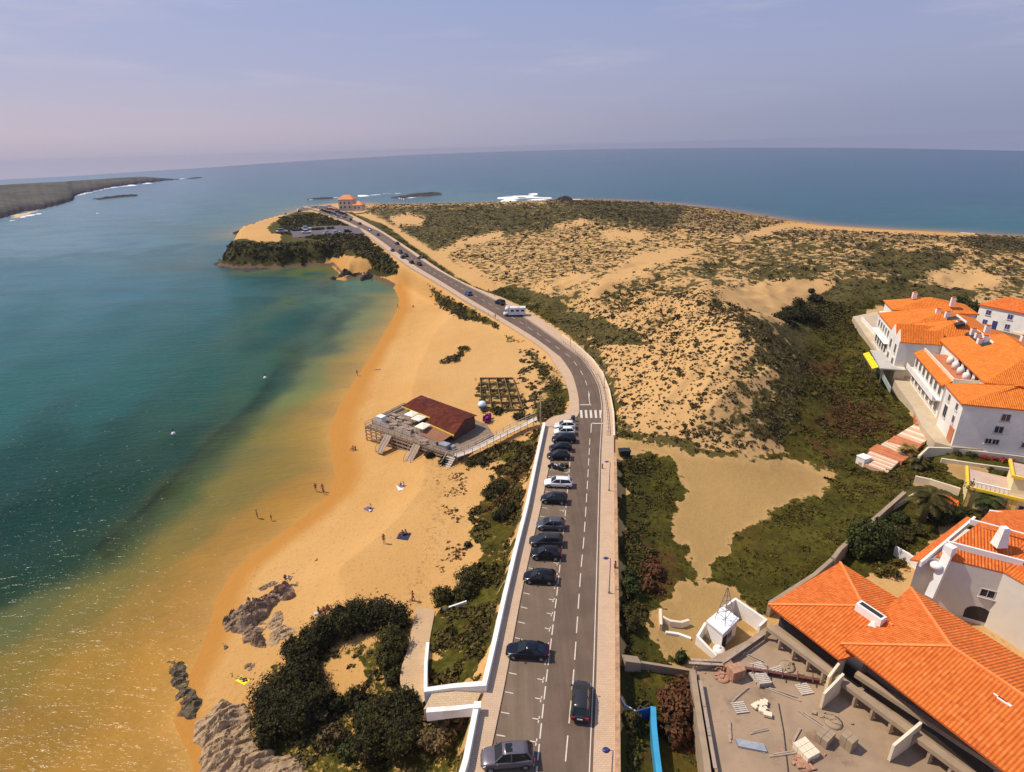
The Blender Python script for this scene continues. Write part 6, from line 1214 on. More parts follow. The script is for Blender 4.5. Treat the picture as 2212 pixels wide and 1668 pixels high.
c=mixc(nt,maprange(nt,n,.35,.65),(.055,.055,.045),(.095,.090,.07)); c=mixc(nt,maprange(nt,n2,.5,.7,0,.6),c,(.20,.15,.09)); c=mixc(nt,maprange(nt,math_(nt,'ADD',g.outputs[2],math_(nt,'MULTIPLY',n2,9)),7,12.5),(.035,.028,.032),c); nt.links.new(c,b.inputs['Base Color']); b.inputs['Roughness'].default_value=.95; b.inputs['Specular IOR Level'].default_value=.1  # plateau green greyed in the base colour to suggest distance haze
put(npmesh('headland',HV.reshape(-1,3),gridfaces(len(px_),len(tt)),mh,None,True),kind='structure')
put(rock('small sandy cove patch under the hazy headland',[(24,466),(60,458),(82,455),(60,465),(30,472)],1.4,plain('cove_sand',(.55,.38,.2),.95,.1,.1),50,sea=True,jag=.2,name='cove_beach'),'small sandy cove under the hazy headland','beach')
# ------------------------------------------------------------------ vehicles
def paint(name,c,rough=.22,metal=.0):
    if name in _mats: return _mats[name]
    m,nt,b=newmat(name); n=noise(nt,3,4,.6,objco(nt)); nt.links.new(mixc(nt,maprange(nt,n,.4,.7),c,tuple(x*.86+.004 for x in c)),b.inputs['Base Color']); b.inputs['Roughness'].default_value=rough; b.inputs['Metallic'].default_value=metal; b.inputs['Coat Weight'].default_value=.22; b.inputs['Coat Roughness'].default_value=.08; b.inputs['Specular IOR Level'].default_value=.3; _mats[name]=m; return m
PB=paint('black_paint',(.004,.004,.005)); PN=paint('navy_paint',(.004,.005,.012)); PD=paint('charcoal_paint',(.035,.035,.040),.28,.3); PG=paint('grey_paint',(.10,.105,.125),.3,.4); PM=paint('mauve_grey_paint',(.155,.135,.15),.3,.4); PS=paint('silver_paint',(.42,.42,.43),.3,.3); PW=paint('white_paint',(.78,.77,.75)); PR=paint('red_paint',(.35,.03,.02)); PU=paint('blue_paint',(.05,.12,.33))
M_TYRE=plain('tyre_rubber',(.018,.018,.018),.85,.1); M_RIM=plain('alloy',(.30,.30,.31),.4,.1,metal=.7); M_CGL=plain('car_glass',(.012,.016,.017),.06,.1,1,spec=.5); M_HEAD=plain('headlight_glass',(.70,.72,.74),.15,.05,spec=.7); M_TAIL=plain('tail_light_glass',(.42,.015,.012),.2,.1); M_PLATE=plain('plate_white',(.7,.7,.66),.5,.04); M_TRIM=plain('black_trim',(.02,.02,.02),.6,.1)
TYPES={'hatch':dict(L=4.0,W=1.72,belt=.93,H=1.47,ws=.98,rf=.22,rr=-1.42,rb=-1.86,hood=.80,tr=.96),'sedan':dict(L=4.5,W=1.76,belt=.92,H=1.42,ws=.95,rf=.15,rr=-1.0,rb=-1.62,hood=.78,tr=.96),'wagon':dict(L=4.5,W=1.75,belt=.92,H=1.46,ws=1.05,rf=.30,rr=-1.75,rb=-2.12,hood=.79,tr=.95),'suv':dict(L=4.55,W=1.84,belt=1.06,H=1.70,ws=1.0,rf=.38,rr=-1.75,rb=-2.12,hood=.98,tr=1.08),'mpv':dict(L=4.3,W=1.78,belt=1.0,H=1.62,ws=1.25,rf=.42,rr=-1.6,rb=-2.0,hood=.88,tr=1.02)}
def loft(mb,st,mi=0):
    n=len(st[0]); vs=[p for s in st for p in s]; fs=[]
    for i in range(len(st)-1): fs+=[(i*n+k,i*n+(k+1)%n,(i+1)*n+(k+1)%n,(i+1)*n+k) for k in range(n)]
    fs+=[tuple(range(n-1,-1,-1)),tuple((len(st)-1)*n+k for k in range(n))]; mb.add(vs,fs,mi,True)
def body_sections(T):
    h=T['L']/2; w=T['W']/2; S_=[]
    for x,k,zt,zl in ((-h,.86,T['tr']-.16,.42),(-h+.10,.95,T['tr']-.04,.28),(-h+.45,1.0,T['tr'],.22),(T['rb']+.35,1.0,T['belt']+.02,.22),(0,1.0,T['belt'],.2),(T['ws']-.05,1.0,T['belt']-.02,.2),(T['ws']+.12,.99,T['belt']-.03,.2),(h-.55,.97,T['hood'],.21),(h-.16,.91,T['hood']-.12,.24),(h,.76,T['hood']-.28,.36)):
        W=w*k; S_.append([(x,-W*.80,zl),(x,-W*.97,zl+.12),(x,-W,(zl+zt)/2+.05),(x,-W*.965,zt-.08),(x,-W*.84,zt),(x,0,zt+.035),(x,W*.84,zt),(x,W*.965,zt-.08),(x,W,(zl+zt)/2+.05),(x,W*.97,zl+.12),(x,W*.80,zl)])
    return S_
def cabin(T,glass=True):
    w=T['W']/2; mb=MB(); b=T['belt']-.01; z=T['H']-.03
    A=[(T['ws']+.06,-w*.80,b),(T['ws']+.06,w*.80,b),(T['rf'],w*.64,z),(T['rf'],-w*.64,z)]; Bk=[(T['rb'],-w*.82,T['tr']-.02),(T['rb'],w*.82,T['tr']-.02),(T['rr'],w*.63,z-.02),(T['rr'],-w*.63,z-.02)]
    mid=[(-.35,-w*.915,b),(-.35,w*.915,b),(-.35,w*.675,z+.02),(-.35,-w*.675,z+.02)]; mb.add(A+mid+Bk,[(0,1,2,3),(8,11,10,9),(1,5,6,2),(4,0,3,7),(5,9,10,6),(8,4,7,11),(2,6,7,3),(6,10,11,7),(0,4,5,1),(4,8,9,5)],0); return mb,A,mid,Bk
def make_car(kind,P,label,name='parked_car',sunroof=False,group='cars parked along the promenade',cat='car',rack=False):
    T=TYPES[kind]; root=empty(name,(0,0,0),0,label,cat,group); mb=MB(); loft(mb,body_sections(T)); o=mb.build('body',P,root,None,True); md=o.modifiers.new('s','SUBSURF'); md.levels=1; md.render_levels=2
    mb,A,mid,Bk=cabin(T); g=mb.build('windows',M_CGL,root); w=T['W']/2
    m=MB(); z=T['H']
    xs=np.linspace(T['rf']+.03,T['rr']-.05,6); prof=[]
    for i,x in enumerate(xs):
        zz=z-.02+.03*math.sin(math.pi*i/5); prof.append([(x,-w*.665,zz-.05),(x,-w*.60,zz),(x,0,zz+.025),(x,w*.60,zz),(x,w*.665,zz-.05),(x,0,zz-.05)])
    loft(m,prof)
    for s in(-1,1):
        m.beam((T['ws']+.08,s*w*.83,T['belt']-.02),(T['rf']+.02,s*w*.655,z-.05),.07,.06); m.beam((T['rb']-.02,s*w*.83,T['tr']-.02),(T['rr']-.02,s*w*.645,z-.06),.14,.10); m.beam((-.35,s*w*.925,T['belt']),(-.35,s*w*.69,z-.04),.09,.04)
    m.build('roof',P,root)
    if sunroof: q=MB(); q.box((T['rf']-.55,0,z+.015),(.62,w*.86,.03)); q.build('sunroof',M_CGL,root)
    if rack:
        for s in(-1,1): q=MB(); q.beam((T['rf']-.1,s*w*.6,z+.05),(T['rr']+.1,s*w*.6,z+.05),.05,.05); q.build('roof_rail',M_RIM,root)
    h=T['L']/2
    for x in (h-.82,-h+.78):
        for s in(-1,1):
            m=MB(); m.lathe([(.20,-.11),(.30,-.115),(.325,-.07),(.325,.07),(.30,.115),(.20,.11)],18,(x,s*(w-.085),.325),0,'y'); t=m.build('wheel',M_TYRE,root); r=MB(); r.lathe([(.02,-.035),(.20,-.03),(.215,.0),(.20,.03),(.02,.035)],12,(x,s*(w+.0),.325),0,'y'); r.build('rim',M_RIM,t)
    for s in(-1,1):
        m=MB(); m.add([(h-.07,s*w*.50,T['hood']-.27),(h-.02,s*w*.55,T['hood']-.36),(h-.22,s*w*.93,T['hood']-.30),(h-.42,s*w*.94,T['hood']-.17),(h-.30,s*w*.62,T['hood']-.085)],[(0,1,2,3,4)]); sm=m.build('headlight',M_HEAD,root); mo=sm.modifiers.new('t','SOLIDIFY'); mo.thickness=.05; mo.offset=0
        m=MB(); m.box((-h+.04,s*w*.72,T['tr']-.19),(.12,w*.34,.20)); m.build('tail_light',M_TAIL,root); m=MB(); m.box((T['ws']-.12,s*(w+.08),T['belt']+.06),(.10,.20,.14)); m.build('mirror',P,root)
    m=MB(); m.box((-h-.005,0,T['tr']-.30),(.03,.50,.12)); m.build('number_plate',M_PLATE,root); m=MB(); m.box((h-.03,0,.40),(.10,w*1.15,.16)); m.build('grille',M_TRIM,root)
    return root
def place(o,px,py,z=7.012,rz=None,toward=None):
    p=at(px,py,z); o.location=p
    if toward: q=at(*toward,z); rz=math.atan2(q[1]-p[1],q[0]-p[0])
    o.rotation_euler=(0,0,rz); return o
W180=math.pi
CARS=[('suv',PM,(1096,1645),(1010,1652),'mauve grey estate with a dark sunroof at the very bottom of the parking row',True,'suv'),('sedan',PN,(1140,1414),(1060,1409),'dark navy saloon parked alone with empty bays either side',False,''),('hatch',PB,(1166,1254),(1090,1249),'black hatchback with a bright rear screen, fourth car bay down from the grey cars',False,''),
 ('hatch',PB,(1180,1203),(1110,1200),'black hatchback touching the charcoal estate',False,''),('wagon',PD,(1180,1175),(1110,1173),'long charcoal estate between the black and the light grey car',False,''),('hatch',PG,(1190,1140),(1120,1138),'light grey hatchback with a pale roof',False,''),('hatch',PN,(1197,1084),(1130,1080),'navy hatchback parked beside the white estate',False,''),
 ('wagon',PW,(1206,1049),(1140,1046),'white estate car parked just below the motorcycles',False,''),('hatch',PB,(1207,990),(1150,989),'black hatchback parked just above the motorcycles',False,''),('hatch',PB,(1211,973),(1160,973),'black compact second above the motorcycles',False,''),('mpv',PN,(1218,954),(1160,954),'dark navy people carrier next to the white cars',False,''),
 ('hatch',PW,(1219,938),(1160,938),'white hatchback with dark side windows near the top of the row',False,''),('hatch',PW,(1220,925),(1160,925),'white car at the very top of the parking row by the bin',False,'')]
for kd,P,p,t,lab,sr,_ in CARS: place(make_car(kd,P,lab,sunroof=sr),p[0],p[1],toward=t)
mv=make_car('mpv',PD,'charcoal people carrier driving away on the right lane',name='moving_car',group='cars on the road'); place(mv,1255,1522,toward=(1263,1400))
def rz_at(x,y): _,bi,bt=seg_dist(np.array([x]),np.array([y]),R_MID); i=bi[0]; return float(R_MID[i,2]*(1-bt[0])+R_MID[min(i+1,len(R_MID)-1),2]*bt[0]), math.atan2(R_MID[min(i+1,len(R_MID)-1),1]-R_MID[i,1],R_MID[min(i+1,len(R_MID)-1),0]-R_MID[i,0])
def onroad(px,py):
    z=7.5
    for _ in range(8): p=at(px,py,z); z,a=rz_at(p[0],p[1])
    return p,z,a
def putroad(o,px,py,flip=0,dz=.012):
    p,z,a=onroad(px,py); o.location=(p[0],p[1],z+dz); o.rotation_euler=(0,0,a+flip); return o
putroad(make_car('hatch',PU,'pale blue car driving towards the cape on the empty stretch','moving_car',group='cars on the road'),1012,637)
putroad(make_car('suv',PB,'black car parked on the verge just beyond the motorhome','parked_car',group='cars on the far verge'),1080,657,.2)
# motorhome
mh_=empty('motorhome',(0,0,0),0,'long white motorhome parked on the verge at the bend','motorhome'); m=MB(); m.prism([(-3.4,-1.12),(1.7,-1.12),(1.7,1.12),(-3.4,1.12)],.5,2.75); loft(m,[[(x,-1.1*k,z0),(x,1.1*k,z0),(x,1.08*k,z1),(x,-1.08*k,z1)] for x,k,z0,z1 in ((1.6,1,1.85,2.95),(2.6,.96,1.95,2.85),(3.0,.8,2.1,2.5))]); m.build('body',PW,mh_)
m=MB(); loft(m,[[(x,-.98*k,.4),(x,.98*k,.4),(x,.9*k,z1),(x,-.9*k,z1)] for x,k,z1 in ((1.65,1,2.0),(2.35,1,1.95),(2.9,.97,1.25),(3.55,.86,.95))]); m.build('cab',PW,mh_); m=MB(); m.add([(2.40,-.85,1.90),(2.40,.85,1.90),(2.93,.9,1.28),(2.93,-.9,1.28)],[(0,1,2,3)]); w_=m.build('windscreen',M_CGL,mh_); w_.location=(.03,0,.03)
for s in(-1,1):
    for x in (-2.5,-.9,.7): m=MB(); m.box((x,s*1.13,1.85),(.95,.03,.55)); m.build('side_window',M_CGL,mh_)
    for x in (2.4,-2.0): m=MB(); m.lathe([(.2,-.11),(.34,-.11),(.35,.11),(.2,.11)],14,(x,s*.98,.35),0,'y'); m.build('wheel',M_TYRE,mh_)
m=MB(); m.box((-1.2,0,2.80),(.8,.8,.1)); m.build('roof_hatch',M_FRAME,mh_); m=MB(); m.box((-.2,-1.12,1.2),(5,.03,.14)); m.build('stripe',PU,mh_)
p,z,a=onroad(1112,682); mh_.location=(p[0],p[1],z+.02); mh_.rotation_euler=(0,0,math.pi-.03)
# far traffic: one small mesh per car
def tinycar(P,label,group,px,py,z=None,rot=0.,kind='hatch',big=1.):
    T=TYPES[kind]; key='tiny_'+kind
    if key not in _mats:
        mb=MB(); loft(mb,[[s[i] for i in (0,2,4,6,8,10)] for s in body_sections(T)[::2]+[body_sections(T)[-1]]],0); c_,A,mid,Bk=cabin(T); mb.add(c_.v,c_.f,1)
        w=T['W']/2; mb.box((T['rf']*.5+T['rr']*.5,0,T['H']),(T['rf']-T['rr'],w*1.3,.08),0,0)
        for x in (T['L']/2-.8,-T['L']/2+.8):
            for s in(-1,1): mb.lathe([(.32,-.1),(.32,.1)],8,(x,s*(w-.08),.32),2,'y')
        o=mb.build('far_car',[PW,M_CGL,M_TYRE]); _mats[key]=o.data; COL.objects.unlink(o); bpy.data.objects.remove(o)
    o=bpy.data.objects.new('parked_car',_mats[key]); COL.objects.link(o); o.material_slots[0].link='OBJECT'; o.material_slots[0].material=P
    if z is None: putroad(o,px,py,rot)
    else: p=at(px,py,z); o.location=p; o.rotation_euler=(0,0,rot)
    o.scale=(big,big,big); return put(o,label,'car',group)
RGp='cars on the far road'
for P,px,py,rot,lab in ((PG,847.8,543,0,'grey car heading a short black queue on the far road'),(PB,865.7,546.5,W180,'first black car of the far queue in the outer lane'),(PB,877.5,554,W180,'second black car of the far queue in the outer lane'),(PB,870,558,0,'black car in the seaward lane beside the far queue'),(PB,889,569,0,'black car in the seaward lane nearer the red barrier'),(PB,906.4,573,W180,'last black car of the far queue, nearest the camera'),(PD,909.5,559,.6,'dark car parked askew on the far verge with its door open'),(PD,858,528,.1,'dark car on the verge above the far queue'),(PU,816.5,508.5,0,'blue grey car alone on the climb to the cape'),(PS,799.3,498,W180,'silver car at the lot junction on the far road'),(PD,776.7,485,.2,'dark car parked on the inland side just past the lot junction'),(PB,757,476,.1,'black car parked on the inland side near the cape'),(PG,746,473,.1,'grey car next to the black one near the cape')): tinycar(P,lab,RGp,px,py,None,rot)
for P,px,py,rot,lab,k,b in ((PW,662.6,496,0.1,'white van in the back row of the cape parking lot','mpv',1.35),(PW,663,504,.05,'white van in the front row of the cape parking lot','mpv',1.35),(PW,707,505,.5,'white car middle of the front row of the cape lot','hatch',1.1),(PW,728,503.5,.4,'white estate right of the middle white car in the cape lot','wagon',1.1),(PB,751.7,502,0,'black car by the mouth of the cape parking lot','suv',1.1),(PS,610,503,.1,'pale camper van at the seaward end of the cape lot','mpv',1.6)): tinycar(P,lab,'cars in the cape lot',px,py,LOTZ+.03,rot,k,b)
for i,(px,py) in enumerate(((636,498.6),(642,498.2),(648,497.8),(678,496.8),(684,496.4),(690,496),(697,495.4),(710,494.4),(718,494))): tinycar((PB,PD,PN)[i%3],'dark car in the back row of the cape parking lot','dark cars in the back row of the cape lot',px,py,LOTZ+.03,1.4,'hatch',1.)
rs=np.random.default_rng(5); PAL=[PW,PS,PU,PR,PD,PB,PW,PG,PS,PN]
NMC={id(PW):'white',id(PS):'silver',id(PU):'blue',id(PR):'red',id(PD):'charcoal',id(PB):'black',id(PG):'grey',id(PN):'navy'}
k=0
for (u0,v0,u1,v1,n) in ((420,300,700,285,7),(560,330,760,400,6),(690,400,900,440,6),(640,310,830,345,6),(760,350,930,405,6)):
    for i in range(n):
        t=(i+.5)/n; u=u0+(u1-u0)*t+rs.uniform(-5,5); v=v0+(v1-v0)*t+rs.uniform(-4,4); x,y=c2(0,0); X_,Y_=604.8+.15625*u,403.2+.15625*v; P=PAL[(k*7+i*3)%10]; k+=1
        p,z,a=onroad(X_,Y_); o=tinycar(P,'%s car among those packed at the cape car park'%NMC[id(P)],'%s cars packed at the cape'%NMC[id(P)],X_,Y_,max(z,10.6)+.05,a+(1.4 if rs.random()<.6 else 0),'hatch',1.05)
pc=MB(); pc.prism([at(604.8+.15625*u,403.2+.15625*v,10.85)[:2] for u,v in ((240,330),(300,285),(700,262),(800,300),(1010,420),(960,470),(760,420),(500,335))],9.5,10.85); put(pc.build('cape_car_park',_mats.get('x') or bpy.data.materials['asphalt']),kind='structure')
# motorcycles
def moto(px,py,rz,label,P):
    r=empty('motorcycle',at(px,py,7.012),rz,label,'motorcycle','motorcycles sharing one bay')
    for x in(-.7,.7):
        m=MB(); m.lathe([(.22,-.06),(.31,-.06),(.33,0),(.31,.06),(.22,.06)],16,(x,0,.32),0,'y'); w_=m.build('wheel',M_TYRE,r); q=MB(); q.lathe([(.03,-.05),(.22,-.02),(.22,.02),(.03,.05)],10,(x,0,.32),0,'y'); q.build('rim',M_RIM,w_)
    m=MB(); m.tube([(-.7,0,.35),(-.2,0,.45),(.25,0,.5),(.5,0,.85)],[.05,.10,.12,.06],8); m.box((0,0,.42),(.45,.28,.32)); m.tube([(.7,0,.32),(.45,0,.98)],.04,6); m.build('frame',M_TRIM,r)
    m=MB(); loft(m,[[(x,-w*.7,z-.1),(x,w*.7,z-.1),(x,w,z),(x,w*.5,z+.12),(x,-w*.5,z+.12),(x,-w,z)] for x,w,z in ((-.02,.08,.82),(.12,.16,.86),(.34,.15,.88),(.46,.06,.86))]); m.build('tank',P,r)
    m=MB(); loft(m,[[(x,-w,z-.06),(x,w,z-.06),(x,w*.8,z+.03),(x,-w*.8,z+.03)] for x,w,z in ((-.8,.09,.86),(-.4,.14,.80),(0,.12,.80))]); m.build('seat',M_TRIM,r)
    m=MB(); m.tube([(.34,-.38,1.02),(.46,-.2,1.0),(.46,.2,1.0),(.34,.38,1.02)],.02,6); m.build('handlebar',M_RIM,r); m=MB(); m.lathe([(.02,0),(.10,.03),(.11,.09)],10,(.58,0,.86)); m.build('headlight',M_HEAD,r); m=MB(); m.tube([(.1,-.16,.25),(-.4,-.18,.3),(-.85,-.18,.38)],[.03,.05,.06],7); m.build('exhaust',M_RIM,r)
moto(1196,1012,2.9,'dark motorcycle with bright tank nearest the pavement',PD); moto(1206,1016,2.6,'silver tanked motorcycle in the middle of the bay',PS); moto(1216,1012,3.4,'black touring motorcycle nearest the road',PB)
# ------------------------------------------------------------------ street furniture
def lamp(bx,by,label,z=7.12,h=5.0,side=-1):
    p=at(bx,by,z); r=empty('street_lamp',p,0,label,'street lamp','street lamps along the footpath'); m=MB(); m.lathe([(.13,0),(.12,.35),(.07,.4)],10); m.tube([(0,0,.35),(0,0,h)],[.065,.045],8); m.build('pole',M_STEEL,r)
    m=MB(); m.tube([(0,0,h-.04),(side*.18,0,h+.06),(side*.34,0,h+.06)],.03,6); m.build('arm',M_STEEL,r); m=MB(); loft(m,[[(side*x,-w,h+.08-d),(side*x,0,h+.14),(side*x,w,h+.08-d),(side*x,0,h+.02-d)] for x,w,d in ((.24,.08,0),(.42,.24,.0),(.66,.26,.0),(.84,.10,0))]); m.build('lamp_head',M_NAVY,r); return r
lamp(1319,1712,'street lamp at the bottom edge with a navy head over the footpath'); lamp(1315.5,1281,'street lamp beside the person at the stone wall'); lamp(1315.5,1060,'street lamp opposite the white estate car'); lamp(1305,838,'street lamp on the outside of the bend'); lamp(1232,747,'street lamp past the bend on the way to the motorhome'); lamp(1068,640,'street lamp far along beyond the black car on the verge',7.5)
g=at(1168,921,7.0); r=empty('utility_pole',g,0,'tall dark timber pole beside the start of the white wall','pole'); m=MB(); m.tube([(0,0,-3),(0,0,6.3)],[.15,.10],8); m.build('pole',M_WOOD,r); m=MB(); m.beam((-.5,0,6.0),(.5,0,6.0),.08,.1); m.build('crossarm',M_WOOD,r)
g=at(1239,908,7.13); r=empty('litter_bin',g,0,'dark litter bin on the pavement by the zebra crossing','litter bin'); m=MB(); m.lathe([(.25,0),(.28,.1),(.31,.75),(.33,.8)],14); m.build('bin_body',M_TRIM,r); m=MB(); m.lathe([(.34,.82),(.30,.98),(.1,1.05)],14); m.build('lid',M_NAVY,r)
g=at(1242,912,7.13); m=MB(); m.tube([(0,0,0),(0,0,1.1)],.05,8); o=m.build('bollard',M_STEEL); o.location=g; put(o,'thin grey bollard beside the litter bin','bollard')
g=at(1301,1012,7.13); m=MB(); m.lathe([(.1,0),(.09,.8),(.05,.9)],10); o=m.build('bollard',M_TRIM); o.location=g; put(o,'short dark bollard on the right kerb opposite the motorcycles','bollard')
for px,lab in ((1344,'dark green waste container nearer the road by the dirt track'),(1353,'dark green waste container on the field side of its twin')):
    g=ground(px,985); r=empty('waste_container',g,.1,lab,'waste container','waste containers at the dirt track'); m=MB(); m.add([(-.5,-.42,.15),(.5,-.42,.15),(.5,.42,.15),(-.5,.42,.15),(-.62,-.52,1.1),(.62,-.52,1.1),(.62,.52,1.1),(-.62,.52,1.1)],[(3,2,1,0),(0,1,5,4),(1,2,6,5),(2,3,7,6),(3,0,4,7),(4,5,6,7)]); m.build('bin_body',plain('container_green',(.015,.03,.022),.5,.15),r); m=MB(); m.prism([(-.65,-.55),(.65,-.55),(.65,.55),(-.65,.55)],1.1,[1.2,1.2,1.3,1.3]); m.build('lid',M_TRIM,r); m=MB(); m.box((.62,0,.7),(.04,.3,.5)); m.build('sticker',M_PLATE,r)
b0,z0,_=onroad(873,569); b1,z1,_=onroad(907,586); r=empty('barrier',(b0[0],b0[1],z0),0,'red and white plastic barrier line at the cut in the far bank','barrier'); m=MB(); m2=MB()
for i in range(7):
    a=b0+(b1-b0)*i/7; b=b0+(b1-b0)*(i+.85)/7; (m if i%2==0 else m2).beam((a[0],a[1],z0+.7),(b[0],b[1],z1+.5),.4,.8)
m.build('red_block',PR,r); m2.build('white_block',M_WHITE,r)
# mooring buoys
for (x,y),lab in (((375,938),'small dark and white buoy in the dark channel'),((573,817),'small white buoy near the far end of the dark channel')):
    p=at(x,y,0.); r=empty('buoy',p,0,lab,'buoy','mooring buoys'); m=MB(); m.lathe([(.05,-.2),(.45,-.05),(.5,.15),(.3,.45),(.08,.55)],12); m.build('float',M_PLATE,r); m=MB(); m.tube([(0,0,.5),(0,0,1.3)],.04,6); m.box((.15,0,1.15),(.3,.02,.25)); m.build('staff',M_NAVY,r)
# ------------------------------------------------------------------ people
SK={'pale':plain('skin_fair',(.52,.30,.20),.6,.06),'tan':plain('skin_tan',(.36,.19,.11),.6,.06)}
def cloth(n,c): return plain('cloth_'+n,c,.85,.12,9)
CL={'red':cloth('red',(.50,.03,.025)),'black':cloth('black',(.015,.015,.018)),'blue':cloth('blue',(.05,.10,.30)),'white':cloth('white',(.72,.70,.68)),'navy':cloth('navy',(.02,.025,.07)),'pink':cloth('pink',(.55,.20,.20)),'green':cloth('green',(.05,.15,.06)),'yellow':cloth('yellow',(.80,.70,.03)),'grey':cloth('grey',(.2,.2,.21))}
M_HAIR=plain('dark_hair',(.025,.016,.011),.6,.2)
def pose_joints(pose):
    J={}
    if pose in ('stand','walk'):
        k=.16 if pose=='walk' else .03
        J=dict(pel=(0,0,.94),sp=(0,.01,1.14),ch=(0,0,1.34),nk=(0,0,1.49),hb=(0,.03,1.57),ht=(0,.02,1.69),ns=(0,.125,1.58))
        for s,n in((-1,'l'),(1,'r')):
            f=s*k; J.update({n+'hip':(s*.09,0,.90),n+'kn':(s*.10,f*.9+.02,.50),n+'an':(s*.10,f*1.5-.03,.09),n+'to':(s*.11,f*1.5+.13,.04),n+'sh':(s*.18,0,1.42),n+'el':(s*.23,-f*.7-.02,1.14),n+'wr':(s*.22,-f*1.1+.08,.90),n+'ha':(s*.22,-f*1.2+.11,.83)})
        tip=(0,.03,-.09); 
    elif pose=='sit':
        J=dict(pel=(0,0,.13),sp=(0,-.03,.34),ch=(0,-.05,.55),nk=(0,-.03,.70),hb=(0,.02,.77),ht=(0,.02,.89),ns=(0,.12,.78))
        for s,n in((-1,'l'),(1,'r')): J.update({n+'hip':(s*.10,.05,.12),n+'kn':(s*.15,.42,.40),n+'an':(s*.13,.66,.10),n+'to':(s*.13,.82,.05),n+'sh':(s*.19,-.04,.63),n+'el':(s*.24,.10,.42),n+'wr':(s*.17,.34,.42),n+'ha':(s*.15,.41,.41)})
        tip=(0,.09,-.02)
    else:
        J=dict(pel=(0,0,.13),sp=(0,-.2,.13),ch=(0,-.40,.14),nk=(0,-.56,.13),hb=(0,-.64,.13),ht=(0,-.76,.13),ns=(0,-.65,.245))
        for s,n in((-1,'l'),(1,'r')): J.update({n+'hip':(s*.09,.05,.12),n+'kn':(s*.12,.45,.17 if s>0 else .10),n+'an':(s*.13,.86,.08),n+'to':(s*.15,.92,.16),n+'sh':(s*.18,-.49,.12),n+'el':(s*.30,-.24,.08),n+'wr':(s*.26,.0,.06),n+'ha':(s*.25,.07,.06)})
        tip=(0,.09,-.01)
    return J,np.array(tip)
BONES=[('pel','sp'),('sp','ch'),('ch','nk'),('nk','hb'),('hb','ht'),('hb','ns')]+[(a,b) for n in 'lr' for a,b in (('pel',n+'hip'),(n+'hip',n+'kn'),(n+'kn',n+'an'),(n+'an',n+'to'),('ch',n+'sh'),(n+'sh',n+'el'),(n+'el',n+'wr'),(n+'wr',n+'ha'))]
RADI=dict(pel=.135,sp=.118,ch=.135,nk=.052,hb=.088,ht=.062,ns=.016,hip=.088,kn=.055,an=.038,to=.032,sh=.06,el=.041,wr=.027,ha=.030)
_body={}
def bake(V,E,R,name,sub=1):
    me=bpy.data.meshes.new(name); bm=bmesh.new(); ly=bm.verts.layers.skin.verify(); vs=[bm.verts.new(v) for v in V]
    for a,b in E: bm.edges.new((vs[a],vs[b]))
    for v,r in zip(vs,R): v[ly].radius=(r,r)
    vs[0][ly].use_root=True; bm.to_mesh(me); bm.free(); o=bpy.data.objects.new(name,me); COL.objects.link(o); md=o.modifiers.new('skin','SKIN'); md.use_smooth_shade=True; s=o.modifiers.new('sub','SUBSURF'); s.levels=sub; s.render_levels=sub
    dg=bpy.context.evaluated_depsgraph_get(); out=bpy.data.meshes.new_from_object(o.evaluated_get(dg)); bpy.data.objects.remove(o); out.name=name; return out
def body_mesh(pose):
    if pose in _body: return _body[pose]
    J,tip=pose_joints(pose); ks=list(J); V=[J[k] for k in ks]; R=[RADI[k[1:] if k[0] in 'lr' and k[1:] in RADI else k] for k in ks]; ix={k:i for i,k in enumerate(ks)}; E=[(ix[a],ix[b]) for a,b in BONES]
    for n,s in(('l',-1),('r',1)):
        h=np.array(J[n+'ha']); 
        for j,(dx,ln) in enumerate(((-.03,.82),(-.01,1.0),(.011,.94),(.031,.72))):
            a=h+np.array([dx,0,0])+tip*.35; b=a+tip*.75*ln+np.array([-s*.008,0,0]); i=len(V); V+= [tuple(a),tuple(b)]; R+=[.0095,.008]; E+=[(ix[n+'ha'],i),(i,i+1)]
        a=h+np.array([-s*.045,.02,.0]); i=len(V); V+=[tuple(a),tuple(a+tip*.5+np.array([-s*.012,.012,0]))]; R+=[.011,.009]; E+=[(ix[n+'ha'],i),(i,i+1)]
    out={'body':bake(V,E,R,'body')}
    tv=lambda ks_,dr,nm: bake([J[k] for k in ks_],[(i,i+1) for i in range(len(ks_)-1)],[RADI[k[1:] if k[0] in 'lr' and k[1:] in RADI else k]+dr for k in ks_],nm)
    lerp=lambda a,b,t: tuple(np.array(J[a])*(1-t)+np.array(J[b])*t)
    out['shirt']=bake([J['ch'],J['sp'],lerp('sp','pel',.7),J['lsh'],lerp('lsh','lel',.5),J['rsh'],lerp('rsh','rel',.5),lerp('ch','nk',.5)],[(0,1),(1,2),(0,3),(3,4),(0,5),(5,6),(0,7)],[.15,.135,.145,.078,.062,.078,.062,.075],'shirt')
    out['shorts']=bake([J['pel'],J['lhip'],lerp('lhip','lkn',.55),J['rhip'],lerp('rhip','rkn',.55),lerp('pel','sp',.35)],[(0,1),(1,2),(0,3),(3,4),(0,5)],[.148,.10,.088,.10,.088,.140],'shorts')
    out['head']=(J['hb'],J['ht']); _body[pose]=out; return out
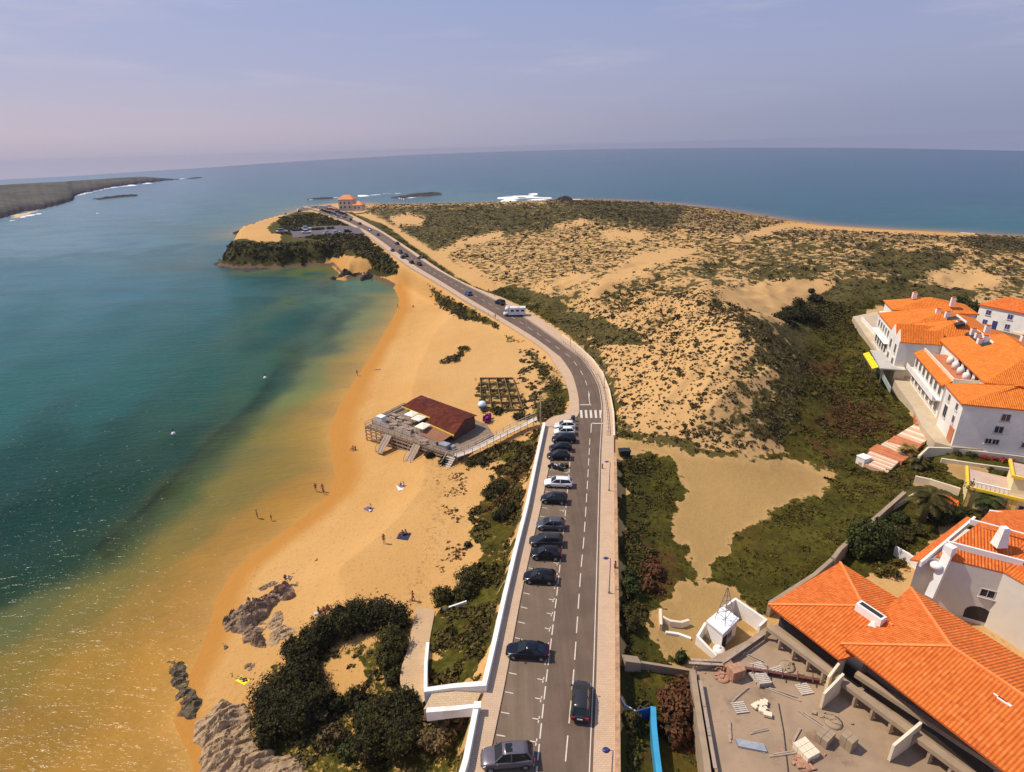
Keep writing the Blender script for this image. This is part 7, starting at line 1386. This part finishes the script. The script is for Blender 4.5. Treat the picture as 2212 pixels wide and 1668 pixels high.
def person(px,py,pose,label,top=None,bottom='black',skin='pale',rz=0.,z=None,on='beach',s=1.,group='people on the beach',where=None):
    B=body_mesh(pose); p=where if where is not None else (ground(px,py) if z is None else at(px,py,z)); r=empty('person',p,rz,label,'person',group); r.scale=(s,s,s)
    def add(nm,me,mat): o=bpy.data.objects.new(nm,me.copy()); COL.objects.link(o); o.parent=r; o.data.materials.clear(); o.data.materials.append(mat); return o
    add('body',B['body'],SK[skin]); add('shorts',B['shorts'],CL[bottom])
    if top: add('shirt',B['shirt'],CL[top])
    hb,ht=np.array(B['head'][0]),np.array(B['head'][1]); d=(ht-hb)/np.linalg.norm(ht-hb); bk=np.array([0,-.022,0]) if pose!='lie' else np.array([0,0,-.03]); m=MB(); c=hb+d*.055+bk
    m.lathe([(.03,-.09),(.092,-.06),(.108,0),(.098,.055),(.06,.095),(.015,.108)],12,tuple(c)); m.build('hair',M_HAIR,r)
    for sx in(-.034,.034): m=MB(); e=np.array([sx,.088,hb[2]+.035]) if pose!='lie' else np.array([sx,hb[1]-.035,.215]); m.lathe([(.004,-.012),(.012,0),(.004,.012)],8,tuple(e+(np.array([0,hb[1]-.03,0]) if pose!='lie' else 0))); m.build('eye',M_DARK,r)
    return r
def towel(px,py,rz,label,c,sz=(.9,1.9)):
    p=ground(px,py); m=MB(); n=6
    m.add([(sz[0]*(i/(n-1)-.5),sz[1]*(j/(n-1)-.5),.05+RNG.uniform(0,.035)) for i in range(n) for j in range(n)],[(i*n+j,i*n+j+1,(i+1)*n+j+1,(i+1)*n+j) for i in range(n-1) for j in range(n-1)]); o=m.build('towel',CL[c]); o.location=p; o.rotation_euler=(0,0,rz); sm=o.modifiers.new('t','SOLIDIFY'); sm.thickness=.03; return put(o,label,'towel','beach towels')
def bag(px,py,label,c): p=ground(px,py); m=MB(); loft(m,[[(x,-.16*k,.0),(x,.16*k,.0),(x,.18*k,.2),(x,.06*k,.34),(x,-.06*k,.34),(x,-.18*k,.2)] for x,k in ((-.28,.7),(-.2,1),(.2,1),(.28,.7))]); m.tube([(-.15,0,.32),(0,0,.5),(.15,0,.32)],.02,6); o=m.build('bag',CL[c]); o.location=p; put(o,label,'bag','beach bags')
person(557,1120,'stand','person in dark shorts wading in the shallows',None,'navy','tan',2.0); person(587,1125,'stand','child wading beside the dark shorted adult',None,'pink','tan',1.,s=.68)
person(683,1062,'walk','person in black walking at the water edge, nearer the sea','black','black','pale',.6); person(698,1063,'walk','person in red walking at the water edge, nearer the bar','red','navy','pale',.6); person(700,1068,'stand','child in navy behind the walking pair','navy','navy','tan',.3,s=.7)
person(763,971,'sit','person in red sitting near the water below the bar','red','navy','tan',2.2); person(768,972,'sit','person in dark top sitting beside the one in red below the bar','navy','black','tan',2.4)
person(866,1052,'sit','person in navy sitting on a white towel in mid beach','navy','black','pale',1.2); person(872,1050,'sit','person in white sitting on a white towel in mid beach','white','blue','pale',2.6); towel(868,1053,.4,'white towel under the seated couple in mid beach','white',(1.6,1.8))
person(801,1098,'sit','person in white sitting at the end of a pale blue towel','white','blue','pale',2.4); towel(798,1101,.9,'pale blue towel lying askew on the open sand','blue'); person(797,1103,'lie','person in white top lying on the pale blue towel','white','grey','tan',.9)
person(830,1174,'stand','lone person standing on the open sand in dark clothes','red','black','tan',3.6)
person(870,1156,'sit','person in navy seated on a dark blue towel','navy','black','tan',1.4); person(877,1154,'sit','person in black leaning on the dark blue towel','black','navy','pale',2.0); towel(873,1158,1.3,'dark blue towel right of the lone standing person','navy',(1.7,1.8))
person(893,1299,'walk','person in red top walking up from the beach by the bushes','red','navy','tan',5.0); person(891,1297,'sit','child in pink crouching beside the person in red','pink','pink','pale',2.,s=.7)
for x,y,po,lab,t_,b_ in ((700,1322,'sit','person in red leaning back beside the juniper mound','red','red'),(709,1318,'sit','person in pink sitting at the right of the red group','pink','red'),(689,1323,'sit','person in black sitting left of the red group','black','black'),(703,1330,'sit','person in black with back to the red group','black','navy')): person(x,y,po,lab,t_,b_,'tan',x*.7)
bag(696,1331,'black bag in front of the red group','black'); bag(684,1328,'white bag left of the red group','white')
def onrock(px,py,dz): p=ground(px,py); p[2]+=dz; return p
for x,y,lab,t_,b_,po in ((541,1311,'person in red sitting at the seaward end of the rock','red','black','sit'),(551,1312,'person in blue sitting under a pale hat on the rock','white','blue','sit'),(560,1306,'person in pink lying back on the rock','pink','red','lie'),(619,1262,'person in navy sitting at the landward end of the rock','navy','black','sit'),(628,1264,'person in white sitting at the landward end of the rock','white','blue','sit'),(617,1280,'person in pink sitting lower on the landward rock','pink','navy','sit')): person(x,y,po,lab,t_,b_,'tan',x*.9,where=onrock(x,y,.75))
person(523,1468,'lie','person in black lying on a yellow towel','black','black','tan',1.2); towel(524,1471,1.1,'bright yellow towel on the sand beside the rocks','yellow',(.75,1.5))
person(860,666,'stand','tiny figure standing at the far water edge',None,'navy','tan',1.); person(772,812,'walk','tiny figure walking the water edge above the bar','pink','navy','tan',1.); person(816,799,'lie','person sunbathing alone far up the beach',None,'red','pale',1.7); person(893,664,'sit','tiny figure sitting below the far bank','navy','navy','tan',1.)
person(597,1297,'sit','person in white resting against the middle of the rock','white','grey','pale',2.,where=onrock(590,1297,.6))
person(1328,1236,'stand','person in purple leaning at the stone wall by the street lamp','pink','navy','tan',4.,z=7.12,group='people on the pavements'); person(1056,634,'walk','person in black walking the far verge path','black','black','tan',1.,z=7.6,group='people on the pavements'); person(1070,690,'walk','person in dark clothes on the seaward pavement near the motorhome','navy','black','tan',1.,z=7.4,group='people on the pavements'); person(1235,915,'walk','person in black crossing to the litter bin','black','navy','tan',1.,z=7.13,group='people on the pavements')
